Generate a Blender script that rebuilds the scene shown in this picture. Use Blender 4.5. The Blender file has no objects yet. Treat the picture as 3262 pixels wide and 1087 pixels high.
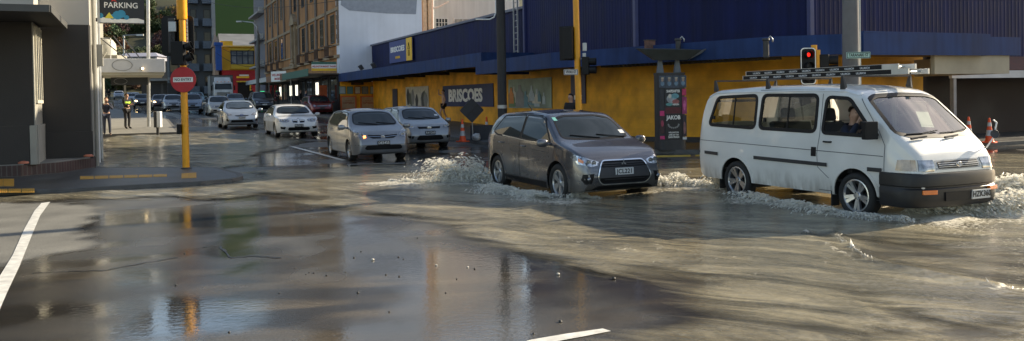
import bpy, bmesh, math, random
import numpy as np
from mathutils import Matrix, Vector, noise as mnoise
from mathutils.bvhtree import BVHTree
R = math.radians
scene = bpy.context.scene
COL = scene.collection
random.seed(7)

# ------------------------------------------------------------------ camera
W_, H_, F_ = 3262.0, 1087.0, 2630.0
CAMH = 1.82
SHIFT = -188.0
cam_mat = Matrix.Translation((0, 0, CAMH)) @ Matrix.Rotation(R(89.0), 4, 'X') @ Matrix.Rotation(R(-1.0), 4, 'Z')
cd = bpy.data.cameras.new('camera'); cam = bpy.data.objects.new('camera', cd); COL.objects.link(cam)
cam.matrix_world = cam_mat
cd.sensor_width = 36; cd.lens = 36 * F_ / W_; cd.shift_y = SHIFT / W_
cd.clip_start = 0.1; cd.clip_end = 3000
scene.camera = cam

def ray(px, py):
    return (cam_mat.to_3x3() @ Vector(((px - W_/2) / F_, (H_/2 - py + SHIFT) / F_, -1))).normalized()
def P(px, py, Y):                      # world point on the sight line at ground distance Y
    d = ray(px, py); k = Y / d.y
    return Vector((d.x*k, Y, CAMH + d.z*k))
def project(x, y, z):
    v = cam_mat.inverted() @ Vector((x, y, z))
    return (W_/2 + F_*v.x/-v.z, H_/2 + SHIFT - F_*v.y/-v.z)

# street frame: s runs up the far street, t to the right across it
ANG = R(24.3)
US = Vector((-math.sin(ANG), math.cos(ANG))); VT = Vector((math.cos(ANG), math.sin(ANG)))
def ST(s, t, z=0.0):
    return Vector((US.x*s + VT.x*t, US.y*s + VT.y*t, z))
def toST(x, y):
    return (US.x*x + US.y*y, VT.x*x + VT.y*y)
SF = Matrix.Rotation(ANG, 4, 'Z')      # local (t, s, z) -> world
def rise(s):
    d = s - 24.0
    if d <= -8: return 0.0
    if d < 8: return 0.02 * (d+8)**2 / 32.0
    if d < 140: return 0.02 * d
    return 2.8
def gz(x, y):
    return rise(toST(x, y)[0])
def G(px, py, dz=0.0):
    d = ray(px, py); z = 0.0; p = None
    for _ in range(12):
        k = (z + dz - CAMH) / d.z
        p = Vector((d.x*k, d.y*k, z + dz)); z = 0.5*z + 0.5*gz(p.x, p.y)
    return p

# ------------------------------------------------------------------ objects
def tag(o, label=None, cat=None, group=None, kind=None):
    if label: o['label'] = label
    if cat: o['category'] = cat
    if group: o['group'] = group
    if kind: o['kind'] = kind
    return o
def thing(name, label, cat, loc=(0, 0, 0), rz=0.0, group=None, kind=None):
    o = bpy.data.objects.new(name, None); COL.objects.link(o)
    o.empty_display_size = 0.2
    o.location = loc; o.rotation_euler = (0, 0, rz)
    o['_m'] = 1
    del o['_m']
    return tag(o, label, cat, group, kind)
def basis(o):
    return Matrix.Translation(o.location) @ o.rotation_euler.to_matrix().to_4x4() @ Matrix.Diagonal((*o.scale, 1))
def wmat(o):
    m = basis(o)
    return wmat(o.parent) @ m if o.parent else m
def copy_tree(o, parent=None):
    c = o.copy(); COL.objects.link(c); c.parent = parent
    for ch in list(o.children): copy_tree(ch, c)
    return c

class MB:
    def __init__(s, T=None):
        s.v = []; s.f = []; s.mi = []; s.T = T or Matrix.Identity(4)
    def add(s, vs, fs, m=0, T=None):
        b = len(s.v); TT = s.T @ T if T else s.T
        s.v += [tuple(TT @ Vector(p)) for p in vs]
        s.f += [tuple(b + i for i in f) for f in fs]; s.mi += [m]*len(fs)
        return s
    def box(s, x0, x1, y0, y1, z0, z1, m=0, T=None):
        vs = [(x, y, z) for z in (z0, z1) for y in (y0, y1) for x in (x0, x1)]
        return s.add(vs, [(0,2,3,1), (4,5,7,6), (0,1,5,4), (2,6,7,3), (0,4,6,2), (1,3,7,5)], m, T)
    def prism(s, poly, z0, z1, m=0, T=None):
        n = len(poly)
        ar = sum(poly[i][0]*poly[(i+1) % n][1] - poly[(i+1) % n][0]*poly[i][1] for i in range(n))
        if ar < 0: poly = poly[::-1]
        vs = [(p[0], p[1], z0) for p in poly] + [(p[0], p[1], z1) for p in poly]
        fs = [tuple(range(n-1, -1, -1)), tuple(range(n, 2*n))] + [(i, (i+1) % n, n+(i+1) % n, n+i) for i in range(n)]
        return s.add(vs, fs, m, T)
    def tube(s, pts, r, n=8, m=0, T=None, caps=True):
        pts = [Vector(p) for p in pts]; k = len(pts)
        rs = r if isinstance(r, (list, tuple)) else [r]*k
        vs = []; up = None
        for i, p in enumerate(pts):
            d = (pts[min(i+1, k-1)] - pts[max(i-1, 0)]).normalized()
            if up is None:
                a = d.orthogonal().normalized()
            else:
                a = (up - d*up.dot(d)).normalized()
            up = a; b = d.cross(a)
            for j in range(n):
                t = 2*math.pi*j/n
                vs.append(p + (a*math.cos(t) + b*math.sin(t))*rs[i])
        fs = [(i*n+j, i*n+(j+1) % n, (i+1)*n+(j+1) % n, (i+1)*n+j) for i in range(k-1) for j in range(n)]
        if caps: fs += [tuple(range(n-1, -1, -1)), tuple((k-1)*n+j for j in range(n))]
        return s.add(vs, fs, m, T)
    def lathe(s, prof, n=24, m=0, T=None):
        k = len(prof)
        vs = [(r*math.cos(2*math.pi*j/n), r*math.sin(2*math.pi*j/n), z) for r, z in prof for j in range(n)]
        fs = [(i*n+j, i*n+(j+1) % n, (i+1)*n+(j+1) % n, (i+1)*n+j) for i in range(k-1) for j in range(n)]
        return s.add(vs, fs, m, T)
    def blob(s, c, r, m=0, T=None):      # small closed octahedral lump, r = 3 radii
        rx, ry, rz = r if isinstance(r, (list, tuple)) else (r, r, r)
        x, y, z = c
        return s.add([(x+rx, y, z), (x-rx, y, z), (x, y+ry, z), (x, y-ry, z), (x, y, z+rz), (x, y, z-rz)],
                     [(0,2,4), (2,1,4), (1,3,4), (3,0,4), (2,0,5), (1,2,5), (3,1,5), (0,3,5)], m, T)
    def mesh(s, name, mats):
        me = bpy.data.meshes.new(name); me.from_pydata(s.v, [], s.f); me.update()
        for m in (mats if isinstance(mats, (list, tuple)) else [mats]): me.materials.append(m)
        if any(s.mi): me.polygons.foreach_set('material_index', s.mi)
        return me
    def build(s, name, mats, parent=None, smooth=False, local=False, bevel=0, uv=False, fix=False):
        me = s.mesh(name, mats)
        if parent is not None and not local: me.transform(wmat(parent).inverted())
        if fix:
            bm = bmesh.new(); bm.from_mesh(me); bmesh.ops.recalc_face_normals(bm, faces=bm.faces); bm.to_mesh(me); bm.free()
        if uv: boxuv(me)
        if smooth:
            me.polygons.foreach_set('use_smooth', [True]*len(me.polygons))
        o = bpy.data.objects.new(name, me); COL.objects.link(o); o.parent = parent
        if smooth == 'angle':
            me.set_sharp_from_angle(angle=R(35))
        if bevel:
            b = o.modifiers.new('bevel', 'BEVEL'); b.width = bevel; b.segments = 2; b.limit_method = 'ANGLE'; b.angle_limit = R(40)
        return o

def boxuv(me):
    uv = me.uv_layers.new(name='UVMap')
    for p in me.polygons:
        n = p.normal
        if abs(n.z) > 0.8: tx, ty = Vector((1, 0, 0)), Vector((0, 1, 0))
        else:
            tx = Vector((-n.y, n.x, 0)).normalized(); ty = Vector((0, 0, 1))
        for li in p.loop_indices:
            c = me.vertices[me.loops[li].vertex_index].co
            uv.data[li].uv = (c.dot(tx), c.dot(ty))

def frame(o, d, up=(0, 0, 1)):        # matrix with local x along d
    d = Vector(d).normalized(); u = Vector(up); y = u.cross(d).normalized(); z = d.cross(y)
    m = Matrix((d, y, z)).transposed().to_4x4(); m.translation = Vector(o)
    return m

def arcpoly(pts, rad, n=4):           # round the corners of a 2-D polygon
    out = []; k = len(pts)
    rs = rad if isinstance(rad, (list, tuple)) else [rad]*k
    for i in range(k):
        a, b, c = Vector(pts[i-1]), Vector(pts[i]), Vector(pts[(i+1) % k])
        d1, d2 = (a-b), (c-b); l = min(rs[i], d1.length*0.48, d2.length*0.48)
        p0 = b + d1.normalized()*l; p2 = b + d2.normalized()*l
        for j in range(n+1):
            t = j/n
            out.append(tuple((1-t)**2*p0 + 2*t*(1-t)*b + t*t*p2))
    return out

# ------------------------------------------------------------------ text
def textmb(mb, txt, size, T, m=0, bold=0.0, depth=0.004, align='CENTER', sx=1.0, space=1.0):
    cu = bpy.data.curves.new('txt', 'FONT'); cu.body = txt; cu.size = size; cu.offset = bold*size
    cu.extrude = depth; cu.align_x = align; cu.align_y = 'CENTER'; cu.resolution_u = 3; cu.space_character = space
    ob = bpy.data.objects.new('txt', cu); COL.objects.link(ob)
    dg = bpy.context.evaluated_depsgraph_get()
    me = bpy.data.meshes.new_from_object(ob.evaluated_get(dg))
    vs = [(v.co.x*sx, v.co.y, v.co.z) for v in me.vertices]; fs = [tuple(p.vertices) for p in me.polygons]
    bpy.data.objects.remove(ob); bpy.data.curves.remove(cu); bpy.data.meshes.remove(me)
    mb.add(vs, fs, m, T)
    return mb
def panelT(c, right, normal):          # local x = right, local y = up, local z = normal
    r = Vector(right).normalized(); n = Vector(normal).normalized(); u = n.cross(r).normalized()
    m = Matrix((r, u, n)).transposed().to_4x4(); m.translation = Vector(c)
    return m

# ------------------------------------------------------------------ materials
MATS = {}
def nodes(m):
    m.use_nodes = True; nt = m.node_tree
    return nt, nt.nodes, nt.links, nt.nodes['Principled BSDF']
def mat(name, col, rough=0.6, metal=0.0, var=0.12, scale=4.0, bump=0.0, bscale=60.0, coat=0.0, spec=0.5, emit=0.0, alpha=1.0, coord='Object', streak=0.0, detail=4):
    if name in MATS: return MATS[name]
    m = bpy.data.materials.new(name); nt, N, L, b = nodes(m)
    b.inputs['Roughness'].default_value = rough; b.inputs['Metallic'].default_value = metal
    b.inputs['Coat Weight'].default_value = coat; b.inputs['Coat Roughness'].default_value = 0.04
    b.inputs['Specular IOR Level'].default_value = spec
    c = (*col, 1)
    b.inputs['Base Color'].default_value = c
    tc = N.new('ShaderNodeTexCoord')
    if var > 0:
        nz = N.new('ShaderNodeTexNoise'); nz.inputs['Scale'].default_value = scale; nz.inputs['Detail'].default_value = detail
        L.new(tc.outputs[coord], nz.inputs['Vector'])
        mr = N.new('ShaderNodeMapRange'); mr.inputs[1].default_value = .3; mr.inputs[2].default_value = .7
        mr.inputs[3].default_value = 1-var; mr.inputs[4].default_value = 1+var
        L.new(nz.outputs['Fac'], mr.inputs[0])
        fac = mr.outputs[0]
        if streak > 0:
            mp = N.new('ShaderNodeMapping'); mp.inputs['Scale'].default_value = (3, 3, .15)
            L.new(tc.outputs['Object'], mp.inputs[0])
            n2 = N.new('ShaderNodeTexNoise'); n2.inputs['Scale'].default_value = 1.2; n2.inputs['Detail'].default_value = 5
            L.new(mp.outputs[0], n2.inputs['Vector'])
            m2 = N.new('ShaderNodeMapRange'); m2.inputs[1].default_value = .35; m2.inputs[2].default_value = .65
            m2.inputs[3].default_value = 1-streak; m2.inputs[4].default_value = 1.0
            L.new(n2.outputs['Fac'], m2.inputs[0])
            mm = N.new('ShaderNodeMath'); mm.operation = 'MULTIPLY'; L.new(fac, mm.inputs[0]); L.new(m2.outputs[0], mm.inputs[1]); fac = mm.outputs[0]
        mx = N.new('ShaderNodeVectorMath'); mx.operation = 'SCALE'; mx.inputs[0].default_value = col
        L.new(fac, mx.inputs['Scale']); L.new(mx.outputs[0], b.inputs['Base Color'])
        rr = N.new('ShaderNodeMapRange'); rr.inputs[3].default_value = max(0.02, rough*(1-var)); rr.inputs[4].default_value = min(1, rough*(1+var))
        L.new(nz.outputs['Fac'], rr.inputs[0]); L.new(rr.outputs[0], b.inputs['Roughness'])
    if bump > 0:
        n3 = N.new('ShaderNodeTexNoise'); n3.inputs['Scale'].default_value = bscale; n3.inputs['Detail'].default_value = 3
        L.new(tc.outputs[coord], n3.inputs['Vector'])
        bp = N.new('ShaderNodeBump'); bp.inputs['Strength'].default_value = bump; bp.inputs['Distance'].default_value = 0.01
        L.new(n3.outputs['Fac'], bp.inputs['Height']); L.new(bp.outputs[0], b.inputs['Normal'])
    if emit > 0:
        b.inputs['Emission Color'].default_value = c; b.inputs['Emission Strength'].default_value = emit
    MATS[name] = m
    return m
def glassmat(name, tint=(.02, .025, .025), trans=0.0, rough=0.02, tcol=None):
    if name in MATS: return MATS[name]
    m = bpy.data.materials.new(name); nt, N, L, b = nodes(m)
    b.inputs['Base Color'].default_value = (*tint, 1); b.inputs['Roughness'].default_value = rough
    b.inputs['Specular IOR Level'].default_value = 0.4
    if trans > 0:
        out = N['Material Output']; tr = N.new('ShaderNodeBsdfTransparent'); mx = N.new('ShaderNodeMixShader')
        tr.inputs[0].default_value = (*(tcol or (.75, .8, .78)), 1)
        gl = N.new('ShaderNodeBsdfGlossy'); gl.inputs['Roughness'].default_value = rough
        fr = N.new('ShaderNodeFresnel'); fr.inputs[0].default_value = 1.6
        ad = N.new('ShaderNodeMath'); ad.operation = 'MAXIMUM'; ad.inputs[1].default_value = 1-trans
        L.new(fr.outputs[0], ad.inputs[0])
        L.new(ad.outputs[0], mx.inputs[0]); L.new(tr.outputs[0], mx.inputs[1]); L.new(gl.outputs[0], mx.inputs[2]); L.new(mx.outputs[0], out.inputs[0])
    MATS[name] = m
    return m
def paint(name, col, metal=0.0, rough=0.35, dirt=0.15):
    return mat(name, col, rough=rough, metal=metal, var=dirt, scale=1.6, coat=0.9, detail=6)
def brickmat(name, c1, c2, mortar, bw, bh, mort=0.012, rough=0.8, bump=0.5, var=0.2, msmooth=0.1):
    if name in MATS: return MATS[name]
    m = bpy.data.materials.new(name); nt, N, L, b = nodes(m)
    b.inputs['Roughness'].default_value = rough
    tc = N.new('ShaderNodeTexCoord'); br = N.new('ShaderNodeTexBrick')
    br.inputs['Scale'].default_value = 1.0; br.inputs['Brick Width'].default_value = bw; br.inputs['Row Height'].default_value = bh
    br.inputs['Mortar Size'].default_value = mort; br.inputs['Mortar Smooth'].default_value = msmooth
    br.inputs['Color1'].default_value = (*c1, 1); br.inputs['Color2'].default_value = (*c2, 1); br.inputs['Mortar'].default_value = (*mortar, 1)
    L.new(tc.outputs['UV'], br.inputs['Vector'])
    nz = N.new('ShaderNodeTexNoise'); nz.inputs['Scale'].default_value = 1.3; nz.inputs['Detail'].default_value = 7; L.new(tc.outputs['Object'], nz.inputs['Vector'])
    mr = N.new('ShaderNodeMapRange'); mr.inputs[1].default_value = .3; mr.inputs[2].default_value = .7; mr.inputs[3].default_value = 1-var; mr.inputs[4].default_value = 1+var
    L.new(nz.outputs['Fac'], mr.inputs[0])
    mx = N.new('ShaderNodeVectorMath'); mx.operation = 'SCALE'; L.new(br.outputs['Color'], mx.inputs[0]); L.new(mr.outputs[0], mx.inputs['Scale'])
    L.new(mx.outputs[0], b.inputs['Base Color'])
    bp = N.new('ShaderNodeBump'); bp.inputs['Strength'].default_value = bump; bp.inputs['Distance'].default_value = 0.008; bp.invert = True
    L.new(br.outputs['Fac'], bp.inputs['Height']); L.new(bp.outputs[0], b.inputs['Normal'])
    MATS[name] = m
    return m

K = dict(
    black=mat('black_plastic', (.008, .008, .009), .5, var=.2, spec=.25),
    dark=mat('dark_metal', (.03, .03, .032), .5, var=.2),
    rubber=mat('rubber', (.015, .015, .015), .75, var=.3, scale=12),
    chrome=mat('chrome', (.75, .75, .75), .12, 1.0, var=.03),
    alloy=mat('alloy', (.55, .56, .57), .3, .9, var=.08),
    galv=mat('galvanised', (.42, .43, .43), .45, .6, var=.15),
    white=mat('white_paint', (.72, .72, .7), .5, var=.08, scale=3),
    yellowpole=mat('yellow_pole_paint', (.85, .37, .01), .38, var=.1, scale=6, streak=.2),
    glass=glassmat('dark_glass'),
    skin=mat('skin', (.5, .3, .21), .55, var=.08),
    hair=mat('hair', (.035, .022, .014), .7, var=.3, scale=30),
    lampglass=mat('lamp_lens', (.3, .31, .33), .1, .5, var=.5, scale=14, coat=1),
    amber=mat('amber_lens', (.8, .2, .02), .2, var=.1, coat=1),
    orangecone=mat('cone_orange', (.85, .1, .02), .5, var=.12, scale=8),
    plate=mat('plate_white', (.6, .61, .6), .4, var=.08),
)
w = bpy.data.worlds.new('World'); scene.world = w; w.use_nodes = True
NT = w.node_tree; sky = NT.nodes.new('ShaderNodeTexSky'); sky.sky_type = 'NISHITA'; sky.sun_disc = False
SUNV = Vector((.888, .46, 0)).normalized(); SUNEL = R(25)
sky.sun_elevation = SUNEL; sky.sun_rotation = math.atan2(SUNV.x, SUNV.y)

_tc = NT.nodes.new('ShaderNodeTexCoord'); _mp = NT.nodes.new('ShaderNodeMapping'); _mp.inputs['Scale'].default_value = (1, 1, 3.2); NT.links.new(_tc.outputs['Generated'], _mp.inputs[0])
_cn = NT.nodes.new('ShaderNodeTexNoise'); _cn.inputs['Scale'].default_value = 2.6; _cn.inputs['Detail'].default_value = 7; _cn.inputs['Roughness'].default_value = .55; NT.links.new(_mp.outputs[0], _cn.inputs['Vector'])
_cr = NT.nodes.new('ShaderNodeMapRange'); _cr.inputs[1].default_value = .42; _cr.inputs[2].default_value = .62; NT.links.new(_cn.outputs['Fac'], _cr.inputs[0])
_mx = NT.nodes.new('ShaderNodeMix'); _mx.data_type = 'RGBA'; _mx.blend_type = 'MULTIPLY'; _mx.inputs['B'].default_value = (2.6, 2.3, 2.0, 1)
NT.links.new(_cr.outputs[0], _mx.inputs['Factor']); NT.links.new(sky.outputs[0], _mx.inputs['A'])
NT.links.new(_mx.outputs['Result'], NT.nodes['Background'].inputs[0]); NT.nodes['Background'].inputs[1].default_value = .075
ld = bpy.data.lights.new('sun', 'SUN'); ld.energy = 5; ld.angle = R(.5); ld.color = (1, .86, .64)
lo = bpy.data.objects.new('sun', ld); COL.objects.link(lo)
dv = Vector((SUNV.x*math.cos(SUNEL), SUNV.y*math.cos(SUNEL), math.sin(SUNEL)))
lo.rotation_euler = dv.to_track_quat('Z', 'Y').to_euler(); lo.location = (20, 10, 40)
scene.view_settings.view_transform = 'Standard'; scene.view_settings.look = 'None'; scene.view_settings.exposure = 0.95
# ------------------------------------------------------------------ vehicles
def smooth_interp(pts, rad=0.035):
    xs = np.array([p[0] for p in pts]); zs = np.array([p[1] for p in pts])
    o = np.argsort(xs, kind='stable'); xs = xs[o]; zs = zs[o]
    def f(x):
        if x - xs[0] < 0.02 or xs[-1] - x < 0.02: return float(np.interp(x, xs, zs))
        r = min(rad, x-xs[0], xs[-1]-x)
        q = np.linspace(-r, r, 7)
        return float(np.interp(x+q, xs, zs).mean())
    return f

class Car:
    def __init__(c, name, label, cat, p, loc, rz, group=None):
        c.p = p; c.root = thing(name, label, cat, loc, rz, group)
        c.L0, c.L1, c.W, c.Hh = p['rear'], p['front'], p['W'], p['H']
        c.top = smooth_interp(p['top'], p.get('round', .05)); c.bot = smooth_interp(p['bot']); c.belt = smooth_interp(p['belt'])
        c.holes_side = p.get('open_side', []); c.holes_front = p.get('open_front', []); c.holes_back = p.get('open_back', [])
        c.body()
    def plan(c, x):
        p = c.p
        def e(d, ln, k, pw):
            q = max(0.0, min(1, d/ln)); return 1 - k*(1-math.sqrt(max(0, 1-q**2.3)))*.75 - k*.25*q**2
        lf, kf = p.get('pf', (.75, .3)); lr, kr = p.get('pr', (.6, .2))
        return e(x-(c.L1-lf), lf, kf, 2.6)*e((c.L0+lr)-x, lr, kr, 2.6)
    def half(c, x):
        zb, zt = c.bot(x), c.top(x); w = c.W*c.plan(x)
        zt = max(zt, zb+.02); zk = min(c.belt(x), zt-.012); zk = max(zk, zb+.008)
        wr = c.p['wr']*min(1, c.plan(x)*1.03); sh = .965; cr = c.p.get('crown', .05)
        def yc(z): return w*sh + (wr-w*sh)*max(0, min(1.0, (z-zk)/max(.2, c.Hh-c.belt(x))))
        pts = [(0, zb), (w*.4, zb), (w*.8, zb)]
        for i in range(19):
            u = i/18
            f = .92 + .08*math.sin(math.pi*min(1, .12+u*.75))**.6 if u < .5 else 1.0 - .035*((u-.5)/.5)**2
            if u < .5: f = min(f, 1.0)
            pts.append((w*f, zb + .01 + (zk-zb-.012)*u))
        rc = min(.11, (zt-zk)*.6); z1 = zt-rc
        for i in range(1, 14):
            z = zk+(z1-zk)*i/13; pts.append((yc(z), z))
        a = (yc(z1), z1); b = (yc(zt), zt-cr*.4*min(1, rc/.1)); d = (yc(zt)-rc*1.6, zt-cr*.42*min(1, rc/.1))
        for i in range(1, 5):
            t = i/4; pts.append(((1-t)**2*a[0]+2*t*(1-t)*b[0]+t*t*d[0], (1-t)**2*a[1]+2*t*(1-t)*b[1]+t*t*d[1]))
        y0, z0 = pts[-1]; s = min(1, rc/.1)
        for i in range(1, 7):
            y = y0*(1-i/6); pts.append((y, z0 + cr*.42*s*(1-(y/y0)**2)))
        return pts
    def body(c):
        st = c.p.get('step', .05)
        xs = list(np.arange(c.L0+.2, c.L1-.2, st)); e = [0, .003, .01, .022, .04, .065, .1, .15]
        xs = [c.L0+k for k in e] + xs + [c.L1-k for k in reversed(e)]
        rings = []
        for x in xs:
            h = c.half(x); rings.append([(x, y, z) for y, z in h] + [(x, -y, z) for y, z in reversed(h[1:-1])])
        n = len(rings[0]); vs = [v for r in rings for v in r]
        # ring order: left half up, then right half down
        fs = [(i*n+j, (i+1)*n+j, (i+1)*n+(j+1) % n, i*n+(j+1) % n) for i in range(len(xs)-1) for j in range(n)]
        hn = len(c.half(0))
        for b in (0, (len(xs)-1)*n):      # end caps as a strip across from left to right
            for j in range(hn-1):
                l0, l1 = b+j, b+j+1; r0, r1 = b+(n-j) % n, b+(n-j-1) % n
                f = [l0, l1, r1, r0]; f = list(dict.fromkeys(f))
                if len(f) > 2: fs.append(tuple(f if b == 0 else f[::-1]))
        c.bvh = BVHTree.FromPolygons([Vector(v) for v in vs], fs)
        V = np.array(vs); keep = []
        ax = c.p['axles']; ra = c.p['arch']; za = c.p['R']-c.p.get('sink', 0)
        for f in fs:
            q = V[list(f)]; m = q.mean(0); drop = False
            nv = np.cross(q[1]-q[0], q[2]-q[0]); nn = nv/(np.linalg.norm(nv)+1e-9)
            for a in ax:
                if (m[0]-a)**2+(m[2]-c.p['R'])**2 < (ra+.02)**2 and abs(m[1]) > c.W*.45: drop = True
            if abs(m[1]) > c.W*.6 and not drop:
                for h in c.holes_side:
                    if inside(m[0], m[2], h): drop = True
            if not drop and abs(nn[0]) > .25 and abs(nn[1]) < .9:
                for h in (c.holes_front if m[0] > 0 else c.holes_back):
                    if inside(m[1], m[2], h): drop = True
            if not drop: keep.append(f)
        mb = MB(); mb.add(vs, keep)
        c.bodyo = mb.build('body', c.p['paint'], c.root, local=True, smooth='angle', fix=False)
        me = c.bodyo.data
        bm = bmesh.new(); bm.from_mesh(me); bmesh.ops.remove_doubles(bm, verts=bm.verts, dist=.0005)
        bmesh.ops.delete(bm, geom=[v for v in bm.verts if not v.link_faces], context='VERTS')
        bmesh.ops.recalc_face_normals(bm, faces=bm.faces); bm.to_mesh(me); bm.free()
        me.polygons.foreach_set('use_smooth', [True]*len(me.polygons)); me.set_sharp_from_angle(angle=R(38))
        # wheel housings
        for a in ax:
            for s in (1, -1):
                hb = MB(); y0, y1 = s*(c.W*c.plan(a)-.035), s*(c.W-.42); rr = ra+.035; n = 16
                arc = [(a+rr*math.cos(R(-12+204*i/n)), c.p['R']+rr*math.sin(R(-12+204*i/n))) for i in range(n+1)]
                hb.add([(x, y0, z) for x, z in arc]+[(x, y1, z) for x, z in arc], [(i, i+1, n+2+i, n+1+i) for i in range(n)]+[tuple(n+1+i for i in range(n+1))])
                hb.build('wheel_housing', K['rubber'], c.root, local=True)
        # arch lips
        for a in ax:
            for s in 'LR':
                ang = [R(-22 + 224*i/26) for i in range(27)]
                lo = [(a+ra*math.cos(t), c.p['R']+ra*math.sin(t)) for t in ang]
                up = [(a+(ra+.05)*math.cos(t), c.p['R']+(ra+.05)*math.sin(t)) for t in ang]
                lo = [q for q in lo]; c.strip('wheel_arch', lo, up, s, .008, c.p.get('lipmat', c.p['paint']))
        c.wheels()
    def hit(c, a, b, side):
        o, d = {'L': ((a, 3, b), (0, -1, 0)), 'R': ((a, -3, b), (0, 1, 0)), 'F': ((5, a, b), (-1, 0, 0)), 'B': ((-5, a, b), (1, 0, 0)), 'T': ((a, b, 4), (0, 0, -1))}[side]
        o, d = Vector(o), Vector(d); h = c.bvh.ray_cast(o, d)
        if h[0] is None or (side in 'LR' and abs(h[0].y) < c.W*.3):
            q = Vector((a, (1 if side == 'L' else -1)*c.W*.97, b)) if side in 'LR' else o + d*(5-(c.L1 if side == 'F' else -c.L0))
            h = c.bvh.find_nearest(q)
            return Vector(h[0]), -d
        return Vector(h[0]), -d
    def strip(c, name, lo, up, side, off, m, inn=.012):
        """ribbon between two matching polylines, raised off the body, with edges"""
        vs = []; n = len(lo)
        for q in (lo, up):
            for a, b in q:
                p, d = c.hit(a, b, side); vs.append(p+d*off)
        for q in (lo, up):
            for a, b in q:
                p, d = c.hit(a, b, side); vs.append(p-d*inn)
        fs = []
        for i in range(n-1):
            fs += [(i, i+1, n+i+1, n+i), (i, 2*n+i, 2*n+i+1, i+1), (n+i, n+i+1, 3*n+i+1, 3*n+i)]
        return MB().add(vs, fs).build(name, m, c.root, local=True, smooth='angle', fix=True)
    def line(c, mb_name, lines, side, w, off, m, closed=False):
        """several thin ribbons as one part"""
        mb = MB()
        for ln in lines:
            pts = []
            for i in range(len(ln)-1):
                a, b = Vector(ln[i]), Vector(ln[i+1]); k = max(1, int((b-a).length/.07))
                pts += [a.lerp(b, j/k) for j in range(k)]
            pts.append(Vector(ln[-1])); n = len(pts); vs = []
            for i, q in enumerate(pts):
                d = (pts[min(i+1, n-1)]-pts[max(i-1, 0)]).normalized(); nn = Vector((-d.y, d.x))*w/2
                for sg in (1, -1):
                    p, dd = c.hit(q.x+sg*nn.x, q.y+sg*nn.y, side); vs.append(p+dd*off)
            base = [Vector(v) for v in vs]
            vs2 = vs + [v - c.hit(0, 0, side)[1]*(off+.006) if False else v for v in []]
            fs = [(2*i, 2*i+1, 2*i+3, 2*i+2) for i in range(n-1)]
            mb.add(base, fs)
        return mb.build(mb_name, m, c.root, local=True, smooth=False)
    def ring(c, name, poly, w, side, off, m, inn=.01, outw=0.0):
        P0 = [Vector(q) for q in poly]; n = len(P0); cen = sum(P0, Vector((0, 0)))/n
        ar = sum(P0[i].x*P0[(i+1) % n].y-P0[(i+1) % n].x*P0[i].y for i in range(n)); sg = 1 if ar > 0 else -1
        ins, outs = [], []
        for i in range(n):
            d = (P0[(i+1) % n]-P0[i-1]).normalized(); nn = Vector((-d.y, d.x))*sg
            ins.append(P0[i]+nn*w); outs.append(P0[i]-nn*outw)
        lo = [tuple(q) for q in outs+[outs[0]]]; up = [tuple(q) for q in ins+[ins[0]]]
        # densify
        def dens(q, ref):
            o = []
            for i in range(len(q)-1):
                k = max(1, int((Vector(ref[i+1])-Vector(ref[i])).length/.08))
                o += [tuple(Vector(q[i]).lerp(Vector(q[i+1]), j/k)) for j in range(k)]
            return o+[q[-1]]
        return c.strip(name, dens(lo, lo), dens(up, lo), side, off, m, inn)
    def patch(c, name, poly, side, off, m, cell=.09, inn=.012, parent=None):
        bm = bmesh.new(); bm.faces.new([bm.verts.new((a, b, 0)) for a, b in poly])
        xs = [q[0] for q in poly]; ys = [q[1] for q in poly]
        for ax, lo, hi in ((0, min(xs), max(xs)), (1, min(ys), max(ys))):
            k = int((hi-lo)/cell)
            for i in range(1, k+1):
                co = [0, 0, 0]; co[ax] = lo+(hi-lo)*i/(k+1); no = [0, 0, 0]; no[ax] = 1
                bmesh.ops.bisect_plane(bm, geom=bm.verts[:]+bm.edges[:]+bm.faces[:], plane_co=co, plane_no=no)
        bmesh.ops.recalc_face_normals(bm, faces=bm.faces)
        r = [e for e in bm.edges if e.is_boundary]
        hits = {}
        for v in bm.verts: hits[v] = c.hit(v.co.x, v.co.y, side)
        ex = bmesh.ops.extrude_edge_only(bm, edges=r)
        nv = [g for g in ex['geom'] if isinstance(g, bmesh.types.BMVert)]
        old = {(round(v.co.x, 5), round(v.co.y, 5)): h for v, h in hits.items()}
        for v in nv:
            p, d = old[(round(v.co.x, 5), round(v.co.y, 5))]; v.co = p-d*inn
        for v, (p, d) in hits.items(): v.co = p+d*off
        bmesh.ops.recalc_face_normals(bm, faces=bm.faces)
        me = bpy.data.meshes.new(name); bm.to_mesh(me); bm.free(); me.materials.append(m)
        me.polygons.foreach_set('use_smooth', [True]*len(me.polygons)); me.set_sharp_from_angle(angle=R(40))
        # orient outward
        o = bpy.data.objects.new(name, me); COL.objects.link(o); o.parent = parent or c.root
        return o
    def wheels(c):
        p = c.p; Rr = p['R']; tw = .105; rr = Rr*p.get('rimf', .66); me_t = None
        T0 = Matrix.Rotation(math.pi/2, 4, 'X')
        tb = MB(); pr = [(rr-.005, -tw*.8), (rr+.02, -tw*.98), (Rr-.035, -tw), (Rr-.008, -tw*.72), (Rr, -tw*.3), (Rr, tw*.3), (Rr-.008, tw*.72), (Rr-.035, tw), (rr+.02, tw*.98), (rr-.005, tw*.8)]
        tb.lathe(pr, 36, 0, T0)
        tm = tb.mesh('wheel', K['rubber']); tm.polygons.foreach_set('use_smooth', [True]*len(tm.polygons))
        rb = MB(); f = tw*.82
        rb.lathe([(rr, -f), (rr-.018, -f-.004), (rr-.03, -f+.02), (rr-.035, f*.2)], 36, 0)
        rb.lathe([(rr-.036, f*.1), (.005, f*.1)], 36, 1)
        ns = p.get('spokes', 5); sw = p.get('spw', .05); tw2 = p.get('twin', 0)
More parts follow.
